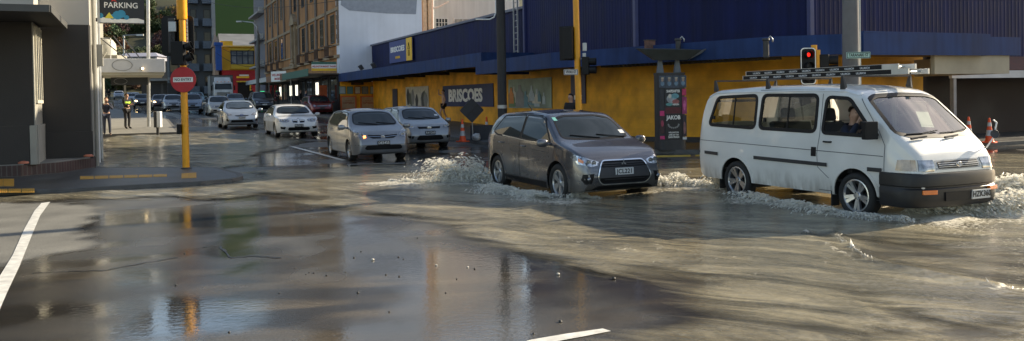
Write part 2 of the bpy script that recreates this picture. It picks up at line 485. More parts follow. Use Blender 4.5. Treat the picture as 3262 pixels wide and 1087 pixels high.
        for i in range(ns):
            for q in ((-1, 1) if tw2 else (0,)):
                t = 2*math.pi*i/ns + q*tw2
                T = Matrix.Rotation(t, 4, 'Z')
                a, b = sw*.5*(1 if not tw2 else .6), sw*.72*(1 if not tw2 else .6)
                vs = [(.03, -a, -f+.03), (rr-.02, -b, -f+.004), (rr-.02, b, -f+.004), (.03, a, -f+.03), (.03, -a*1.2, -f+.06), (rr-.02, -b*1.2, -f+.045), (rr-.02, b*1.2, -f+.045), (.03, a*1.2, -f+.06)]
                rb.add(vs, [(0,1,2,3), (4,7,6,5), (0,4,5,1), (3,2,6,7), (1,5,6,2)], 2 if p.get('two_tone') and q == 0 and i % 2 else 0, T)
        rb.lathe([(.001, -f+.012), (.05, -f+.014), (.062, -f+.03), (.062, 0)], 18, 0)
        for i in range(5):
            t = 2*math.pi*i/5+.3; rb.blob((.043*math.cos(t), .043*math.sin(t), -f+.012), .009, 1)
        # outward face of the wheel is local -z before turning: turn so that it points to the car's right (-y)
        rmesh = MB(T0 @ Matrix.Rotation(math.pi, 4, 'Y')); 
        rmesh = MB(); rmesh.v = [tuple(Matrix.Rotation(-math.pi/2, 4, 'X') @ Vector(v)) for v in rb.v]; rmesh.f = rb.f; rmesh.mi = rb.mi
        rmesh.v = [(x, -abs(1)*(-y) if False else y, z) for x, y, z in rmesh.v]
        rm = rmesh.mesh('rim', [p.get('rim', K['alloy']), K['black'], K['dark']])
        for ai, a in enumerate(p['axles']):
            for s in (1, -1):
                w = bpy.data.objects.new('wheel', tm); COL.objects.link(w); w.parent = c.root
                w.location = (a, s*(c.W-tw-.015), Rr); w.rotation_euler = (0, random.uniform(0, 1.2), 0)
                st = p.get('steer', 0) if ai == 0 else 0
                r = bpy.data.objects.new('rim', rm); COL.objects.link(r); r.parent = w
                # rim mesh has its outward face toward -y or +y: flip on the other side
                r.rotation_euler = (0, 0, 0 if RIMSIDE*s > 0 else math.pi)
    def sym(c, name, poly, off, m, cell=.07, side='F', parent=None):
        a = c.patch(name, poly, side, off, m, cell, parent=parent); b = c.patch(name, [(-q[0], q[1]) for q in poly], side, off, m, cell, parent=parent)
        return a, b
    def both(c, name, poly, off, m, cell=.09):
        return c.patch(name, poly, 'L', off, m, cell), c.patch(name, poly, 'R', off, m, cell)
    def onto(c, a, b, side, off=0.0):
        p, d = c.hit(a, b, side); return p+d*off
    def plate(c, txt, y, z, dark=False, w=.36, h=.125, side='F', lean=0.0, font=.9):
        p, d = c.hit(y, z, side); q, _ = c.hit(y, z+.1, side); q2, _ = c.hit(y, z-.06, side)
        x = max(p.x, q2.x, q.x)+.012
        T = panelT((x, y, z), (0, 1, 0), (1, 0, 0)) if side == 'F' else panelT((p.x-.012, y, z), (0, -1, 0), (-1, 0, 0))
        fg, bg = (K['white'], K['black']) if dark else (K['black'], K['plate'])
        mb = MB(T); mb.add([(a, b, zz) for zz in (-.02, 0) for a, b in arcpoly([(-w/2, -h/2), (w/2, -h/2), (w/2, h/2), (-w/2, h/2)], .012, 2)],
                   [tuple(range(12, 24)), tuple(range(11, -1, -1))]+[(i, (i+1) % 12, 12+(i+1) % 12, 12+i) for i in range(12)])
        o = mb.build('number_plate', bg, c.root, local=True)
        tx = MB(); textmb(tx, txt, h*.92*font, T @ Matrix.Translation((0, .002, .0025)), 0, .018, .001, sx=.93, space=1.08)
        tx.build('plate_characters', fg, o, local=True)
        return o
    def mirrors(c, x, z, m, size=(.1, .11, .075), out=.07, only=None, cap=None):
        for s in (1, -1):
            if only and s != only: continue
            sd = 'L' if s > 0 else 'R'; p = c.onto(x, z, sd)
            sx, sy, sz = size; mb = MB()
            prof = [(0, 0), (.6, .03), (.92, .2), (1, .5), (.92, .85), (.5, 1.0), (0, 1.02)]
            vs = []; n = 12
            for a, b in prof:      # rounded shell, bulging forward (x+)
                for j in range(n):
                    t = 2*math.pi*j/n; ss = abs(math.cos(t))**.7*math.copysign(1, math.cos(t)); cc = abs(math.sin(t))**.7*math.copysign(1, math.sin(t))
                    vs.append((p.x+sx*(1-b)-.02, p.y+s*(out+sy)+ss*sy*a, p.z+cc*sz*a+.03))
            fs = [(i*n+j, i*n+(j+1) % n, (i+1)*n+(j+1) % n, (i+1)*n+j) for i in range(len(prof)-1) for j in range(n)]
            mb.add(vs, fs); mb.tube([(p.x, p.y-s*.02, p.z-.0), (p.x+.02, p.y+s*(out+.03), p.z+.01)], [.03, .022], 8)
            mb.build('door_mirror', cap or m, c.root, local=True, smooth=True, fix=True)
    def handles(c, pts, m, w=.17):
        for x, z in pts:
            for sd, s in (('L', 1), ('R', -1)):
                p = c.onto(x, z, sd)
                MB().tube([(p.x-w/2, p.y-s*.01, p.z), (p.x-w/2+.02, p.y+s*.03, p.z), (p.x+w/2-.02, p.y+s*.03, p.z), (p.x+w/2, p.y-s*.01, p.z)], .014, 6).build('door_handle', m, c.root, local=True, smooth=True)
RIMSIDE = -1
def inside(x, y, poly):
    r = False; n = len(poly); j = n-1
    for i in range(n):
        xi, yi = poly[i]; xj, yj = poly[j]
        if (yi > y) != (yj > y) and x < (xj-xi)*(y-yi)/(yj-yi)+xi: r = not r
        j = i
    return r
def mir(poly): return poly + [(-a, b) for a, b in reversed(poly)]
def shrinkpoly(poly, w):
    P0 = [Vector(q) for q in poly]; n = len(P0)
    ar = sum(P0[i].x*P0[(i+1) % n].y-P0[(i+1) % n].x*P0[i].y for i in range(n)); sg = 1 if ar > 0 else -1
    out = []
    for i in range(n):
        d = (P0[(i+1) % n]-P0[i-1]).normalized(); out.append(tuple(P0[i]+Vector((-d.y, d.x))*sg*w))
    return out
HEADING = math.atan2(-US.y, -US.x)     # vehicles drive down the street towards us

def glaze(c, wins, ws, rw=None, seam=.012):
    """dark side windows with rubber seals, windscreen, rear screen"""
    for w in wins:
        q = arcpoly(w, .05, 3)
        for sd in 'LR':
            c.ring('window_seal', q, .012, sd, .007, K['black'], outw=.018)
            c.patch('side_window', q, sd, .004, K['glass'])
    q = arcpoly(ws, .07, 3)
    c.ring('windscreen_seal', q, .012, 'F', .008, K['black'], outw=.02); c.patch('windscreen', q, 'F', .005, K['glass'])
    if rw:
        q = arcpoly(rw, .07, 3); c.patch('rear_window', q, 'B', .005, K['glass'])
def wipers(c, ys, zlo, ln=.55):
    for y in ys:
        a = c.onto(y, zlo, 'F', .03); b = c.onto(y+ln*.9*(-1 if y < 0.3 else -1)*1, zlo+.05, 'F', .03)
        b = c.onto(max(-.62, y-ln), zlo+.06, 'F', .025)
        MB().tube([a, (a+b)/2+Vector((.01, 0, 0)), b], .009, 6).build('wiper', K['black'], c.root, local=True)
def std(name, label, cat, loc, rz, kind, front, rear, W, H, axles, Rw, pm, hood=.95, cow=1.15, wst=.35, rt=-1.6, belt=(.92, 1.02), wr=None, mid=-.2, step=.06, group=None,
        detail=2, deck=None, nose=.5, **kw):
    """a passenger car from its side profile; detail 0 far .. 2 near"""
    if kind == 'sedan':
        top = [(rear, .5), (rear+.02, .8), (rear+.08, .98), (deck or rear+.5, 1.03), (rt-.35, 1.06), (rt+.25, H-.07), (rt+.5, H-.02)]
    elif kind == 'prius':
        top = [(rear, .5), (rear+.02, .9), (rear+.1, 1.1), (rear+.25, 1.18), (-.6, H-.06), (-.2, H-.005)]
    elif kind == 'wagon':
        top = [(rear, .5), (rear+.02, .85), (rear+.08, 1.0), (rt, H-.1), (rt+.15, H-.04)]
    else:
        top = [(rear, .5), (rear+.02, .85), (rear+.08, 1.02), (rt, H-.13), (rt+.18, H-.05)]
    top += [(mid-.1, H), (wst+.0, H-.05), (wst+.12, H-.1), (cow, hood+.06), (cow+.12, hood+.015), ((cow+front)/2+.1, hood-.045), (front-.3, hood-.11), (front-.14, hood-.2), (front-.05, hood-.34), (front, nose)]
    if kw.get('nosep'): top = top[:-6] + kw['nosep']
    bot = [(rear, .5), (rear+.06, .36), (rear+.3, .22), (front-.35, .2), (front-.1, .24), (front-.04, .32), (front, nose-.03)]
    bl = [(rear, belt[1]-.12), (rear+.3, belt[1]), (mid, (belt[0]+belt[1])/2), (cow-.1, belt[0]), (front-.3, hood-.16), (front, hood-.4)]
    p = dict(front=front, rear=rear, W=W, H=H, top=top, bot=bot, belt=bl, wr=wr or W*.74, axles=axles, R=Rw, arch=Rw+.045, paint=pm, step=step)
    p.update(kw)
    c = Car(name, label, cat, p, loc, rz, group)
    b0, b1 = belt
    zt = H-.13
    bf = lambda x: np.interp(x, [rear+.3, mid, cow-.1], [b1, (b0+b1)/2, b0])+.035
    fw = cow-.25
    wins = [[(fw, bf(fw)), (wst+.1, zt-.03), (wst-.1, zt+.02), (mid+.0, zt+.035), (mid-.02, bf(mid))]]
    re_ = {'sedan': rt+.05, 'prius': -1.25, 'wagon': rt+.35, 'hatch': rt+.2}[kind]
    rtop = {'sedan': rt+.45, 'prius': -.7, 'wagon': rt+.55, 'hatch': rt+.42}[kind]
    wins.append([(mid-.09, bf(mid)), (mid-.07, zt+.035), (rtop, zt+.01), (re_-(.12 if kind == 'hatch' else 0), bf(re_)+.06), (re_+.1, bf(re_))])
    if kind == 'wagon': wins.append([(re_-.08, bf(re_)+.04), (rtop-.2, zt), (rt+.12, zt-.03), (rt-.02, bf(re_)+.05)])
    ww = W*.83; wtp = p['wr']*.9
    ws = mir([(ww*.0+.01, hood+.075), (ww*.6, hood+.085), (ww*.93, hood+.11), (wtp, H-.17), (wtp*.6, H-.115)])
    ws = [(y, z) for y, z in ws]
    rw = {'sedan': mir([(W*.68, 1.14), (wtp*.85, H-.14)]), 'prius': mir([(W*.66, 1.2), (wtp*.8, H-.1)]), 'wagon': mir([(W*.75, 1.06), (wtp*.9, H-.15)]), 'hatch': mir([(W*.75, 1.08), (wtp*.9, H-.18)])}[kind]
    if detail == 0:
        for w in wins: c.both('side_window', w, .006, K['glass'], .3)
        c.patch('windscreen', ws, 'F', .006, K['glass'], .25)
    else:
        glaze(c, wins, ws, rw)
        if detail >= 2: wipers(c, [.58, .05], hood+.09)
        seam = [[(mid-.05, bf(mid)-.02), (mid-.04, .3)], [(fw+.2, bf(fw)-.02), (fw+.12, .6), (fw+.05, .32)]]
        for sd in 'LR': c.line('panel_gap', seam, sd, .012, .0035, K['black'])
        c.handles([(mid+.14, b0-.06), (re_+.35, b0-.03)], kw.get('handle', pm))
        for sd in 'LR': c.patch('sill_trim', [(axles[1]+Rw+.1, .2), (axles[0]-Rw-.1, .2), (axles[0]-Rw-.1, .25), (axles[1]+Rw+.1, .25)], sd, .01, K['black'])
    c.mirrors(fw+.02, b0+.02, pm)
    return c

def lights(c, poly, fogs=None, inner=None, amber=None):
    a, b = c.sym('headlight', poly, .008, getattr(c, 'lens', K['lampglass']), .06)
    if inner:
        for o, s in ((a, 1), (b, -1)):
            for y, z, r in inner:
                q = c.onto(s*y, z, 'F', .012)
                MB().lathe([(r, 0), (r*.96, .012), (r*.7, .006), (.001, .014)], 14, 0, Matrix.Translation(q) @ Matrix.Rotation(math.pi/2, 4, 'Y')).build('lamp_reflector', K['headcore'], o, local=True, smooth=True)
    if amber: c.sym('indicator', amber, .012, K['amber'])
def grime(m, zmax):
    """road dirt along the sills"""
    nt = m.node_tree; N, L = nt.nodes, nt.links; b = N['Principled BSDF']; src = b.inputs['Base Color'].links[0].from_socket
    tc = N.new('ShaderNodeTexCoord'); sx = N.new('ShaderNodeSeparateXYZ'); L.new(tc.outputs['Object'], sx.inputs[0])
    mp = N.new('ShaderNodeMapping'); mp.inputs['Scale'].default_value = (5, 5, 1.6); L.new(tc.outputs['Object'], mp.inputs[0])
    nz = N.new('ShaderNodeTexNoise'); nz.inputs['Scale'].default_value = 1.6; nz.inputs['Detail'].default_value = 8; L.new(mp.outputs[0], nz.inputs['Vector'])
    a = N.new('ShaderNodeMapRange'); a.inputs[1].default_value = zmax; a.inputs[2].default_value = .2; L.new(sx.outputs['Z'], a.inputs[0])
    c = N.new('ShaderNodeMapRange'); c.inputs[1].default_value = .35; c.inputs[2].default_value = .65; L.new(nz.outputs['Fac'], c.inputs[0])
    mu = N.new('ShaderNodeMath'); mu.operation = 'MULTIPLY'; L.new(a.outputs[0], mu.inputs[0]); L.new(c.outputs[0], mu.inputs[1])
    mx = N.new('ShaderNodeMix'); mx.data_type = 'RGBA'; L.new(mu.outputs[0], mx.inputs['Factor']); L.new(src, mx.inputs['A']); mx.inputs['B'].default_value = (.17, .14, .10, 1); L.new(mx.outputs['Result'], b.inputs['Base Color'])
K['headcore'] = mat('reflector_bowl', (.25, .26, .28), .08, .95, var=.2, scale=30)
K['lit'] = mat('headlamp_lit', (1, .72, .35), .3, emit=6, var=0)

# ---- SUV in front ------------------------------------------------------------
def make_suv(loc, rz):
    pm = paint('graphite_metallic', (.125, .125, .135), .7, .27, .1)
    grime(pm, .45)
    c = std('suv', 'graphite grey compact SUV ploughing through the flood in the middle of the crossing', 'SUV', loc, rz, 'hatch', 2.1, -2.17, .885, 1.615, (1.27, -1.4), .345, pm,
            hood=1.02, cow=1.22, wst=.42, rt=-1.72, belt=(.99, 1.09), mid=-.25, step=.045, nose=.5, nosep=[(1.22, 1.09), (1.34, 1.05), (1.66, .975), (1.86, .90), (1.99, .825), (2.065, .70), (2.1, .5)], pf=(.7, .26), rimf=.66, spokes=5, twin=.17, spw=.07, two_tone=True, handle=pm)
    # quarter glass behind the rear door
    q = arcpoly([(-1.42, 1.17), (-1.3, 1.42), (-1.55, 1.38), (-1.82, 1.2)], .03, 2)
    c.both('quarter_window', q, .005, K['glass'])
    g = mir([(.40, .775), (.46, .70), (.54, .49), (.50, .40), (.42, .345)])
    c.patch('grille', arcpoly(g, .05, 3), 'F', .004, K['black'], .08)
    c.ring('grille_surround', arcpoly(g, .05, 3), .02, 'F', .022, K['chrome'])
    c.patch('grille_bar', mir([(.42, .72), (.44, .7)]), 'F', .02, K['dark'])
    c.patch('bumper_bar', mir([(.47, .645), (.5, .47)]), 'F', .016, mat('grille_band', (.03, .03, .033), .4))
    for z in (.755, .675, .44): c.line('grille_slat', [[(-.4, z), (.4, z)]], 'F', .012, .019, K['dark'])
    c.patch('lower_intake', mir([(.5, .33), (.62, .27), (.5, .23)]), 'F', .006, K['black'])
    c.patch('front_apron', mir([(.84, .27), (.8, .2), (.5, .18)]), 'F', .004, K['black'])
    c.lens = mat('clear_lens', (.6, .62, .65), .14, .6, var=.6, scale=22, coat=1); lights(c, [(.47, .745), (.6, .79), (.81, .86), (.84, .82), (.81, .71), (.62, .665), (.5, .69)], inner=[(.57, .73, .042), (.67, .745, .045)], amber=[(.735, .77), (.785, .81), (.79, .75), (.745, .72)])
    fg = [(.59, .55), (.76, .54), (.78, .45), (.74, .37), (.64, .38)]
    for s in (1, -1):
        pf = [(s*y, z) for y, z in fg]
        c.patch('fog_lamp_bezel', pf, 'F', .008, K['black'])
        q = c.onto(s*.69, .46, 'F', .016)
        MB().lathe([(.036, 0), (.03, .012), (.001, .016)], 14, 0, Matrix.Translation(q) @ Matrix.Rotation(math.pi/2, 4, 'Y')).build('fog_lamp', K['headcore'], c.root, local=True, smooth=True)
    c.plate('JCL221', 0, .565, w=.36, h=.13)
    # three-diamond badge
    e = MB(panelT(c.onto(0, .715, 'F', .03), (0, 1, 0), (1, 0, .15)))
    for a in (90, 210, 330):
        d = Vector((math.cos(R(a)), math.sin(R(a)))); n = Vector((-d.y, d.x))
        pts = [Vector((0, 0)), d*.028+n*.0165, d*.056, d*.028-n*.0165]
        e.prism([(q.x, q.y) for q in pts], 0, .008)
    e.build('badge', K['chrome'], c.root, local=True)
    c.ring('chrome_strip', [(.9, 1.0), (.3, 1.015)], .01, 'L', .006, K['chrome']) if False else None
    for sd in 'LR':
        c.patch('body_cladding', [(-1.0, .22), (.85, .22), (.85, .33), (-1.0, .33)], sd, .012, K['black'])
        c.line('shoulder_crease_shade', [[(.9, .86), (-1.6, .97)]], sd, .01, .004, paint('graphite_crease_shade', (.08, .08, .085), .5, .35))  # darker ribbon: shade of the body fold is put into its colour
        c.line('window_trim', [[(.97, 1.02), (.1, 1.035), (-1.15, 1.105)]], sd, .014, .012, K['chrome'])
    for sd in 'LR': c.patch('door_pillar', [(-.33, 1.06), (-.25, 1.06), (-.25, 1.53), (-.33, 1.53)], sd, .003, K['black']); c.line('roof_ditch', [[(.2, 1.555), (-1.4, 1.545)]], sd, .02, .004, K['black'])
    c.patch('tail_light', [(-.84, .95), (-.6, .98), (-.6, 1.12), (-.82, 1.1)], 'B', .01, mat('red_lens', (.5, .01, .01), .2, coat=1)); c.patch('tail_light', [(.84, .95), (.6, .98), (.6, 1.12), (.82, 1.1)], 'B', .01, MATS['red_lens'])
    st = c.patch('windscreen_sticker', [(-.6, 1.42), (-.53, 1.42), (-.53, 1.48), (-.6, 1.48)], 'F', .012, mat('sticker_teal', (.2, .5, .45), .5))
    c.patch('registration_label', [(.57, 1.17), (.67, 1.17), (.67, 1.23), (.57, 1.23)], 'F', .012, K['white'])
    MB().tube([c.onto(-1.5, .0, 'T', 0), c.onto(-1.5, 0, 'T', .02), Vector((-1.75, 0, 1.75))], [.02, .012, .004], 6).build('antenna', K['black'], c.root, local=True)
    # rear view mirror and heads seen faintly are behind dark glass
    return c

# ---- white van ---------------------------------------------------------------
def make_van(loc, rz):
    pm = paint('van_white', (.70, .69, .645), 0, .38, .08)
    grime(pm, .62); top = [(-2.36, .55), (-2.35, 1.0), (-2.3, 1.35), (-2.17, 1.76), (-2.08, 1.87), (-1.9, 1.925), (-1.0, 1.965), (.2, 1.965), (.9, 1.93), (1.25, 1.87), (1.42, 1.79), (2.06, 1.21), (2.14, 1.15), (2.31, .97), (2.345, .88), (2.355, .72), (2.36, .5)]
    bot = [(-2.36, .52), (-2.33, .4), (-2.1, .32), (1.7, .3), (2.2, .27), (2.32, .3), (2.36, .47)]
    belt = [(-2.36, 1.1), (-2.2, 1.2), (0, 1.19), (1.9, 1.12), (2.1, .95), (2.36, .7)]
    fd = arcpoly([(1.68, 1.2), (1.18, 1.735), (.74, 1.76), (.70, 1.22)], [.06, .08, .1, .08], 4)
    mw = arcpoly([(.56, 1.23), (.56, 1.79), (-.66, 1.8), (-.69, 1.25)], .1, 4)
    rw = arcpoly([(-.8, 1.25), (-.8, 1.8), (-1.84, 1.77), (-2.02, 1.28)], .1, 4)
    ws = arcpoly(mir([(.02, 1.2), (.55, 1.215), (.735, 1.26), (.66, 1.72), (.5, 1.765), (.02, 1.78)]), .04, 2)
    bw = arcpoly(mir([(.68, 1.25), (.6, 1.7)]), .08, 3)
    p = dict(front=2.36, rear=-2.36, W=.845, H=1.965, top=top, bot=bot, belt=belt, wr=.71, axles=(1.33, -1.27), R=.335, arch=.395, paint=pm, step=.035, crown=.06, pf=(.5, .2), pr=(.3, .12),
             open_side=[fd, mw, rw], open_front=[ws], open_back=[bw], spokes=5, twin=.17, spw=.06, rimf=.71)
    c = Car('van', 'white passenger van with a ladder on its roof rack driving through the flood at right', 'van', loc, rz and rz, ) if False else Car('van', 'white van with a roof rack and black front bumper driving through the flood', 'van', p, loc, rz)
    clear = glassmat('van_glass', trans=.8, rough=.01, tcol=(.62, .68, .66))
    for w, nm in ((fd, 'front_side_window'), (mw, 'side_window'), (rw, 'side_window')):
        for sd in 'LR':
            c.ring('window_seal', w, .028, sd, .008, K['black'], outw=.026)
            if nm != 'front_side_window' or sd == 'L':
                c.patch(nm, shrinkpoly(w, .0), sd, -.006, clear, .12, inn=.012)
    for sd in 'LR':
        for x in (-.05, -1.36):
            c.patch('window_divider', [(x-.012, 1.24), (x+.012, 1.24), (x+.012, 1.79), (x-.012, 1.79)], sd, .002, K['black'])
        for x, z in ((-.6, 1.36), (-1.92, 1.38)): c.patch('window_latch', [(x, z), (x+.05, z), (x+.05, z+.06), (x, z+.06)], sd, .012, K['black'])
    c.ring('windscreen_seal', ws, .022, 'F', .008, K['black'], outw=.03); c.patch('windscreen', ws, 'F', -.004, glassmat('van_windscreen', trans=.72, rough=.015, tcol=(.55, .66, .64)), .12)
    c.ring('rear_window_seal', bw, .025, 'B', .008, K['black'], outw=.025)
    for sd in 'LR':
        c.line('door_gap', [[(.66, 1.86), (.655, 1.2), (.62, .9), (.64, .7), (.85, .55)], [(1.3, 1.84), (1.74, 1.28), (1.86, 1.08), (1.86, .62), (1.84, .33)], [(-.72, 1.86), (-.74, .42)] if sd == 'L' else [(.66, 1.87), (-.74, 1.88)], [(1.84, .93), (-2.28, 1.0)], [(.64, .36), (.9, .36)]], sd, .011, .003, mat('gap_grey', (.12, .12, .12), .7))
        c.line('roof_gutter', [[(1.32, 1.79), (1.1, 1.845), (.5, 1.865), (-1.9, 1.86), (-2.15, 1.74)]], sd, .022, .016, K['white'])
        for a, b in (((1.83, .71), (1.58, .71)), ((.83, .72), (-.78, .735)), ((-1.72, .745), (-2.33, .76))):
            c.strip('side_moulding', [a, ((a[0]+b[0])/2, (a[1]+b[1])/2), b], [(a[0], a[1]+.055), ((a[0]+b[0])/2, (a[1]+b[1])/2+.055), (b[0], b[1]+.055)], sd, .016, K['dark'])
        p1 = c.onto(.78, .98, sd); s = -1 if sd == 'R' else 1
    c.handles([(.82, 1.09)], K['black'], .15)
    for sd in 'LR': c.patch('air_vent', [(.5, .86), (.6, .86), (.6, 1.0), (.5, 1.0)], sd, .006, K['black'])
    # front face
    c.patch('grille_panel', arcpoly(mir([(.02, .89), (.44, .885), (.44, .76), (.02, .755)]), .02, 2), 'F', .004, mat('grille_grey', (.35, .36, .36), .4))
    c.patch('grille', arcpoly(mir([(.02, .87), (.4, .865), (.39, .775), (.02, .77)]), .02, 2), 'F', .008, K['black'])
    for z in (.795, .82, .845): c.line('grille_slat', [[(-.39, z), (.39, z)]], 'F', .009, .016, K['galv'])
    b = MB(panelT(c.onto(0, .82, 'F', .022), (0, 1, 0), (1, 0, 0)))
    for rx, ry, oy in ((.05, .033, 0), (.018, .031, 0), (.034, .014, .012)):
        b.tube([(rx*math.cos(2*math.pi*i/20), oy+ry*math.sin(2*math.pi*i/20), 0) for i in range(21)], .004, 6, caps=False)
    b.build('badge', K['chrome'], c.root, local=True, smooth=True)
    for s in (1, -1):
        c.patch('headlight', [(s*.46, .895), (s*.72, .9), (s*.72, .75), (s*.48, .74)], 'F', .01, K['lampglass'], .05)
        c.patch('corner_lamp', [(s*.735, .9), (s*.8, .9), (s*.8, .75), (s*.735, .75)], 'F', .01, mat('corner_lens', (.3, .22, .17), .15, .2, var=.3, scale=20, coat=1), .04)
    for s in 'LR':
        c.patch('corner_lamp', [(2.24, .75), (2.04, .755), (2.06, .895), (2.22, .9)], s, .01, MATS['corner_lens'])
    # bumper: wraps the front
    bm_ = mat('bumper_black', (.010, .010, .011), .45, var=.25, scale=3)
    half = [(1.80, .862), (2.0, .868), (2.13, .862), (2.22, .84), (2.29, .79), (2.345, .71), (2.375, .6), (2.4, .4), (2.41, .2), (2.415, 0)]
    path = [(x, -y) for x, y in half] + [(x, y) for x, y in reversed(half[:-1])]
    rows = [(.25, -.07), (.26, -.01), (.3, .015), (.42, .02), (.5, .02), (.52, .0), (.535, .0), (.55, .022), (.66, .025), (.71, .01), (.72, -.02), (.722, -.12)]
    vs = []; M_ = len(path)
    for z, d in rows:
        for x, y in path:
            f = min(1, max(0, (x-1.8)/.5)); vs.append((x+d*f, y*(1+d*.55/.86*(1 if x < 2.4 else 1)), z))
    fs = [(r*M_+i, r*M_+i+1, (r+1)*M_+i+1, (r+1)*M_+i) for r in range(len(rows)-1) for i in range(M_-1)]
    b = MB().add(vs, fs)
    bo = b.build('bumper', bm_, c.root, local=True, smooth='angle', fix=True)
    for y0 in (.5, -.72):
        MB(Matrix.Translation((2.40 if y0 > 0 else 2.385, y0+.11, .47)) @ Matrix.Rotation(R(11 if y0 > 0 else -13)*1, 4, 'Z')).box(-.03, .028, -.11, .11, -.03, .03).build('indicator', K['amber'], bo, local=True, bevel=.008)
    MB().box(2.3, 2.44, -.36, .1, .34, .46).build('bumper_intake', K['black'], bo, local=True)
    # plate
    T = panelT((2.452, .33, .40), (0, 1, 0), (1, 0, -.06)); mb = MB(T); mb.box(-.18, .18, -.063, .063, -.02, 0)
    po = mb.build('number_plate', K['plate'], c.root, local=True, bevel=.004)
    tx = MB(); textmb(tx, 'HZK360', .11, T @ Matrix.Translation((0, .002, .004)), 0, .02, .001, sx=.9, space=1.06); tx.build('plate_characters', K['black'], po, local=True)
    # wipers
    for y in (-.62, .0):
        a = c.onto(y, 1.175, 'F', .04); b1 = c.onto(y+.3, 1.2, 'F', .05); b2 = c.onto(min(.7, y+.62), 1.27, 'F', .03)
        MB().tube([a, b1], [.016, .012], 6).tube([c.onto(y+.02, 1.235, 'F', .02), c.onto(y+.3, 1.24, 'F', .022), b2], .009, 6).build('wiper', K['black'], c.root, local=True)
    # mirrors: square black near side, round chrome on an arm at the far corner
    p0 = c.onto(1.72, 1.22, 'R')
    m_ = MB(); m_.box(-.05, .05, -.1, .1, -.125, .125, 0, Matrix.Translation((p0.x+.02, p0.y-.17, p0.z+.07)) @ Matrix.Rotation(R(-12), 4, 'Z')); m_.tube([p0, (p0.x, p0.y-.12, p0.z+.02)], .03, 8)
    m_.build('door_mirror', K['black'], c.root, local=True, bevel=.03)
    fm = MB(); q = Vector((2.2, .78, 1.0))
    fm.tube([q, q+Vector((.08, .05, .16)), q+Vector((.1, .08, .36)), q+Vector((.07, .05, .4))], .011, 8)
    fm.lathe([(.001, -.03), (.05, -.025), (.062, 0), (.058, .006), (.05, .003), (.001, .003)], 18, 1, Matrix.Translation(q+Vector((.1, .04, .2))) @ Matrix.Rotation(R(80), 4, 'Y') @ Matrix.Rotation(R(25), 4, 'X'))
    fm.build('corner_mirror', [K['white'], K['dark']], c.root, local=True, smooth='angle')
    # flaps
    for s in (1, -1):
        MB().box(.88, .9, s*.68, s*.83, .14, .5).build('mud_flap', K['rubber'], c.root, local=True)
        MB().box(-1.72, -1.7, s*.66, s*.82, .16, .5).build('mud_flap', K['rubber'], c.root, local=True)
    # interior
    trim = mat('cabin_trim', (.42, .39, .33), .8); seatm = mat('seat_cloth', (.05, .055, .065), .85)
    MB().box(-2.2, 1.9, -.76, .76, .5, .54).build('cabin_floor', K['rubber'], c.root, local=True)
    da = MB()
    da.add([(1.5, y, z) for y in (-.76, .76) for z in (.75, 1.13)]+[(2.0, y, z) for y in (-.74, .74) for z in (.75, 1.165)]+[(1.62, -.76, 1.17), (1.62, .76, 1.17)],
           [(0, 1, 3, 2), (4, 6, 7, 5), (1, 8, 9, 3), (8, 5, 7, 9), (0, 4, 5, 8, 1), (2, 3, 9, 7, 6), (0, 2, 6, 4)])
    da.build('dashboard', mat('dash_teal', (.12, .17, .17), .7), c.root, local=True, bevel=.02)
    MB().box(1.6, 1.85, .1, .5, 1.175, 1.185, 0, Matrix.Rotation(R(4), 4, 'Z')).build('papers', mat('paper', (.3, .55, .6), .6), c.root, local=True)
    sw = MB(Matrix.Translation((1.42, -.4, 1.12)) @ Matrix.Rotation(R(-55), 4, 'Y'))
    sw.tube([(.19*math.cos(2*math.pi*i/28), .19*math.sin(2*math.pi*i/28), 0) for i in range(29)], .014, 8, caps=False)
    for a in (0, 120, 240): sw.tube([(0, 0, -.03), (.18*math.cos(R(a+90)), .18*math.sin(R(a+90)), 0)], .013, 6)
    sw.lathe([(.001, .0), (.05, -.01), (.05, -.04), (.02, -.4)], 12)
    sw.build('steering_wheel', K['black'], c.root, local=True, smooth=True)
    def seat(x, y, w=.25):
        s = MB()
        s.box(x-.25, x+.27, y-w, y+w, .62, .8); s.box(-.06, .06, -w, w, 0, .62, 0, Matrix.Translation((x-.24, y, .76)) @ Matrix.Rotation(R(-12), 4, 'Y'))
        s.box(-.05, .05, -.13, .13, .64, .84, 0, Matrix.Translation((x-.26, y, .76)) @ Matrix.Rotation(R(-12), 4, 'Y'))
        s.build('seat', seatm, c.root, local=True, bevel=.04)
    seat(.85, -.42); seat(.85, .42); seat(-.15, -.3, .42)
    # rack: three bars with feet
    for x in (1.0, -.6, -1.95):
        r = MB(); zt = c.top(x)
        r.box(x-.014, x+.014, -.71, .71, 2.05, 2.075)
        for s in (1, -1):
            r.add([(x-.05, s*.70, 1.87), (x+.05, s*.70, 1.87), (x+.022, s*.71, 2.06), (x-.022, s*.71, 2.06), (x-.05, s*.66, 1.9), (x+.05, s*.66, 1.9), (x+.022, s*.685, 2.06), (x-.022, s*.685, 2.06)],
                  [(0,1,2,3), (4,7,6,5), (0,3,7,4), (1,5,6,2), (3,2,6,7), (0,4,5,1)])
        r.build('rack_bar', K['dark'], c.root, local=True, fix=True)
    MB().box(-1.95, 1.0, -.70, -.68, 2.087, 2.11).build('rack_rail', K['dark'], c.root, local=True) if False else None
    return c

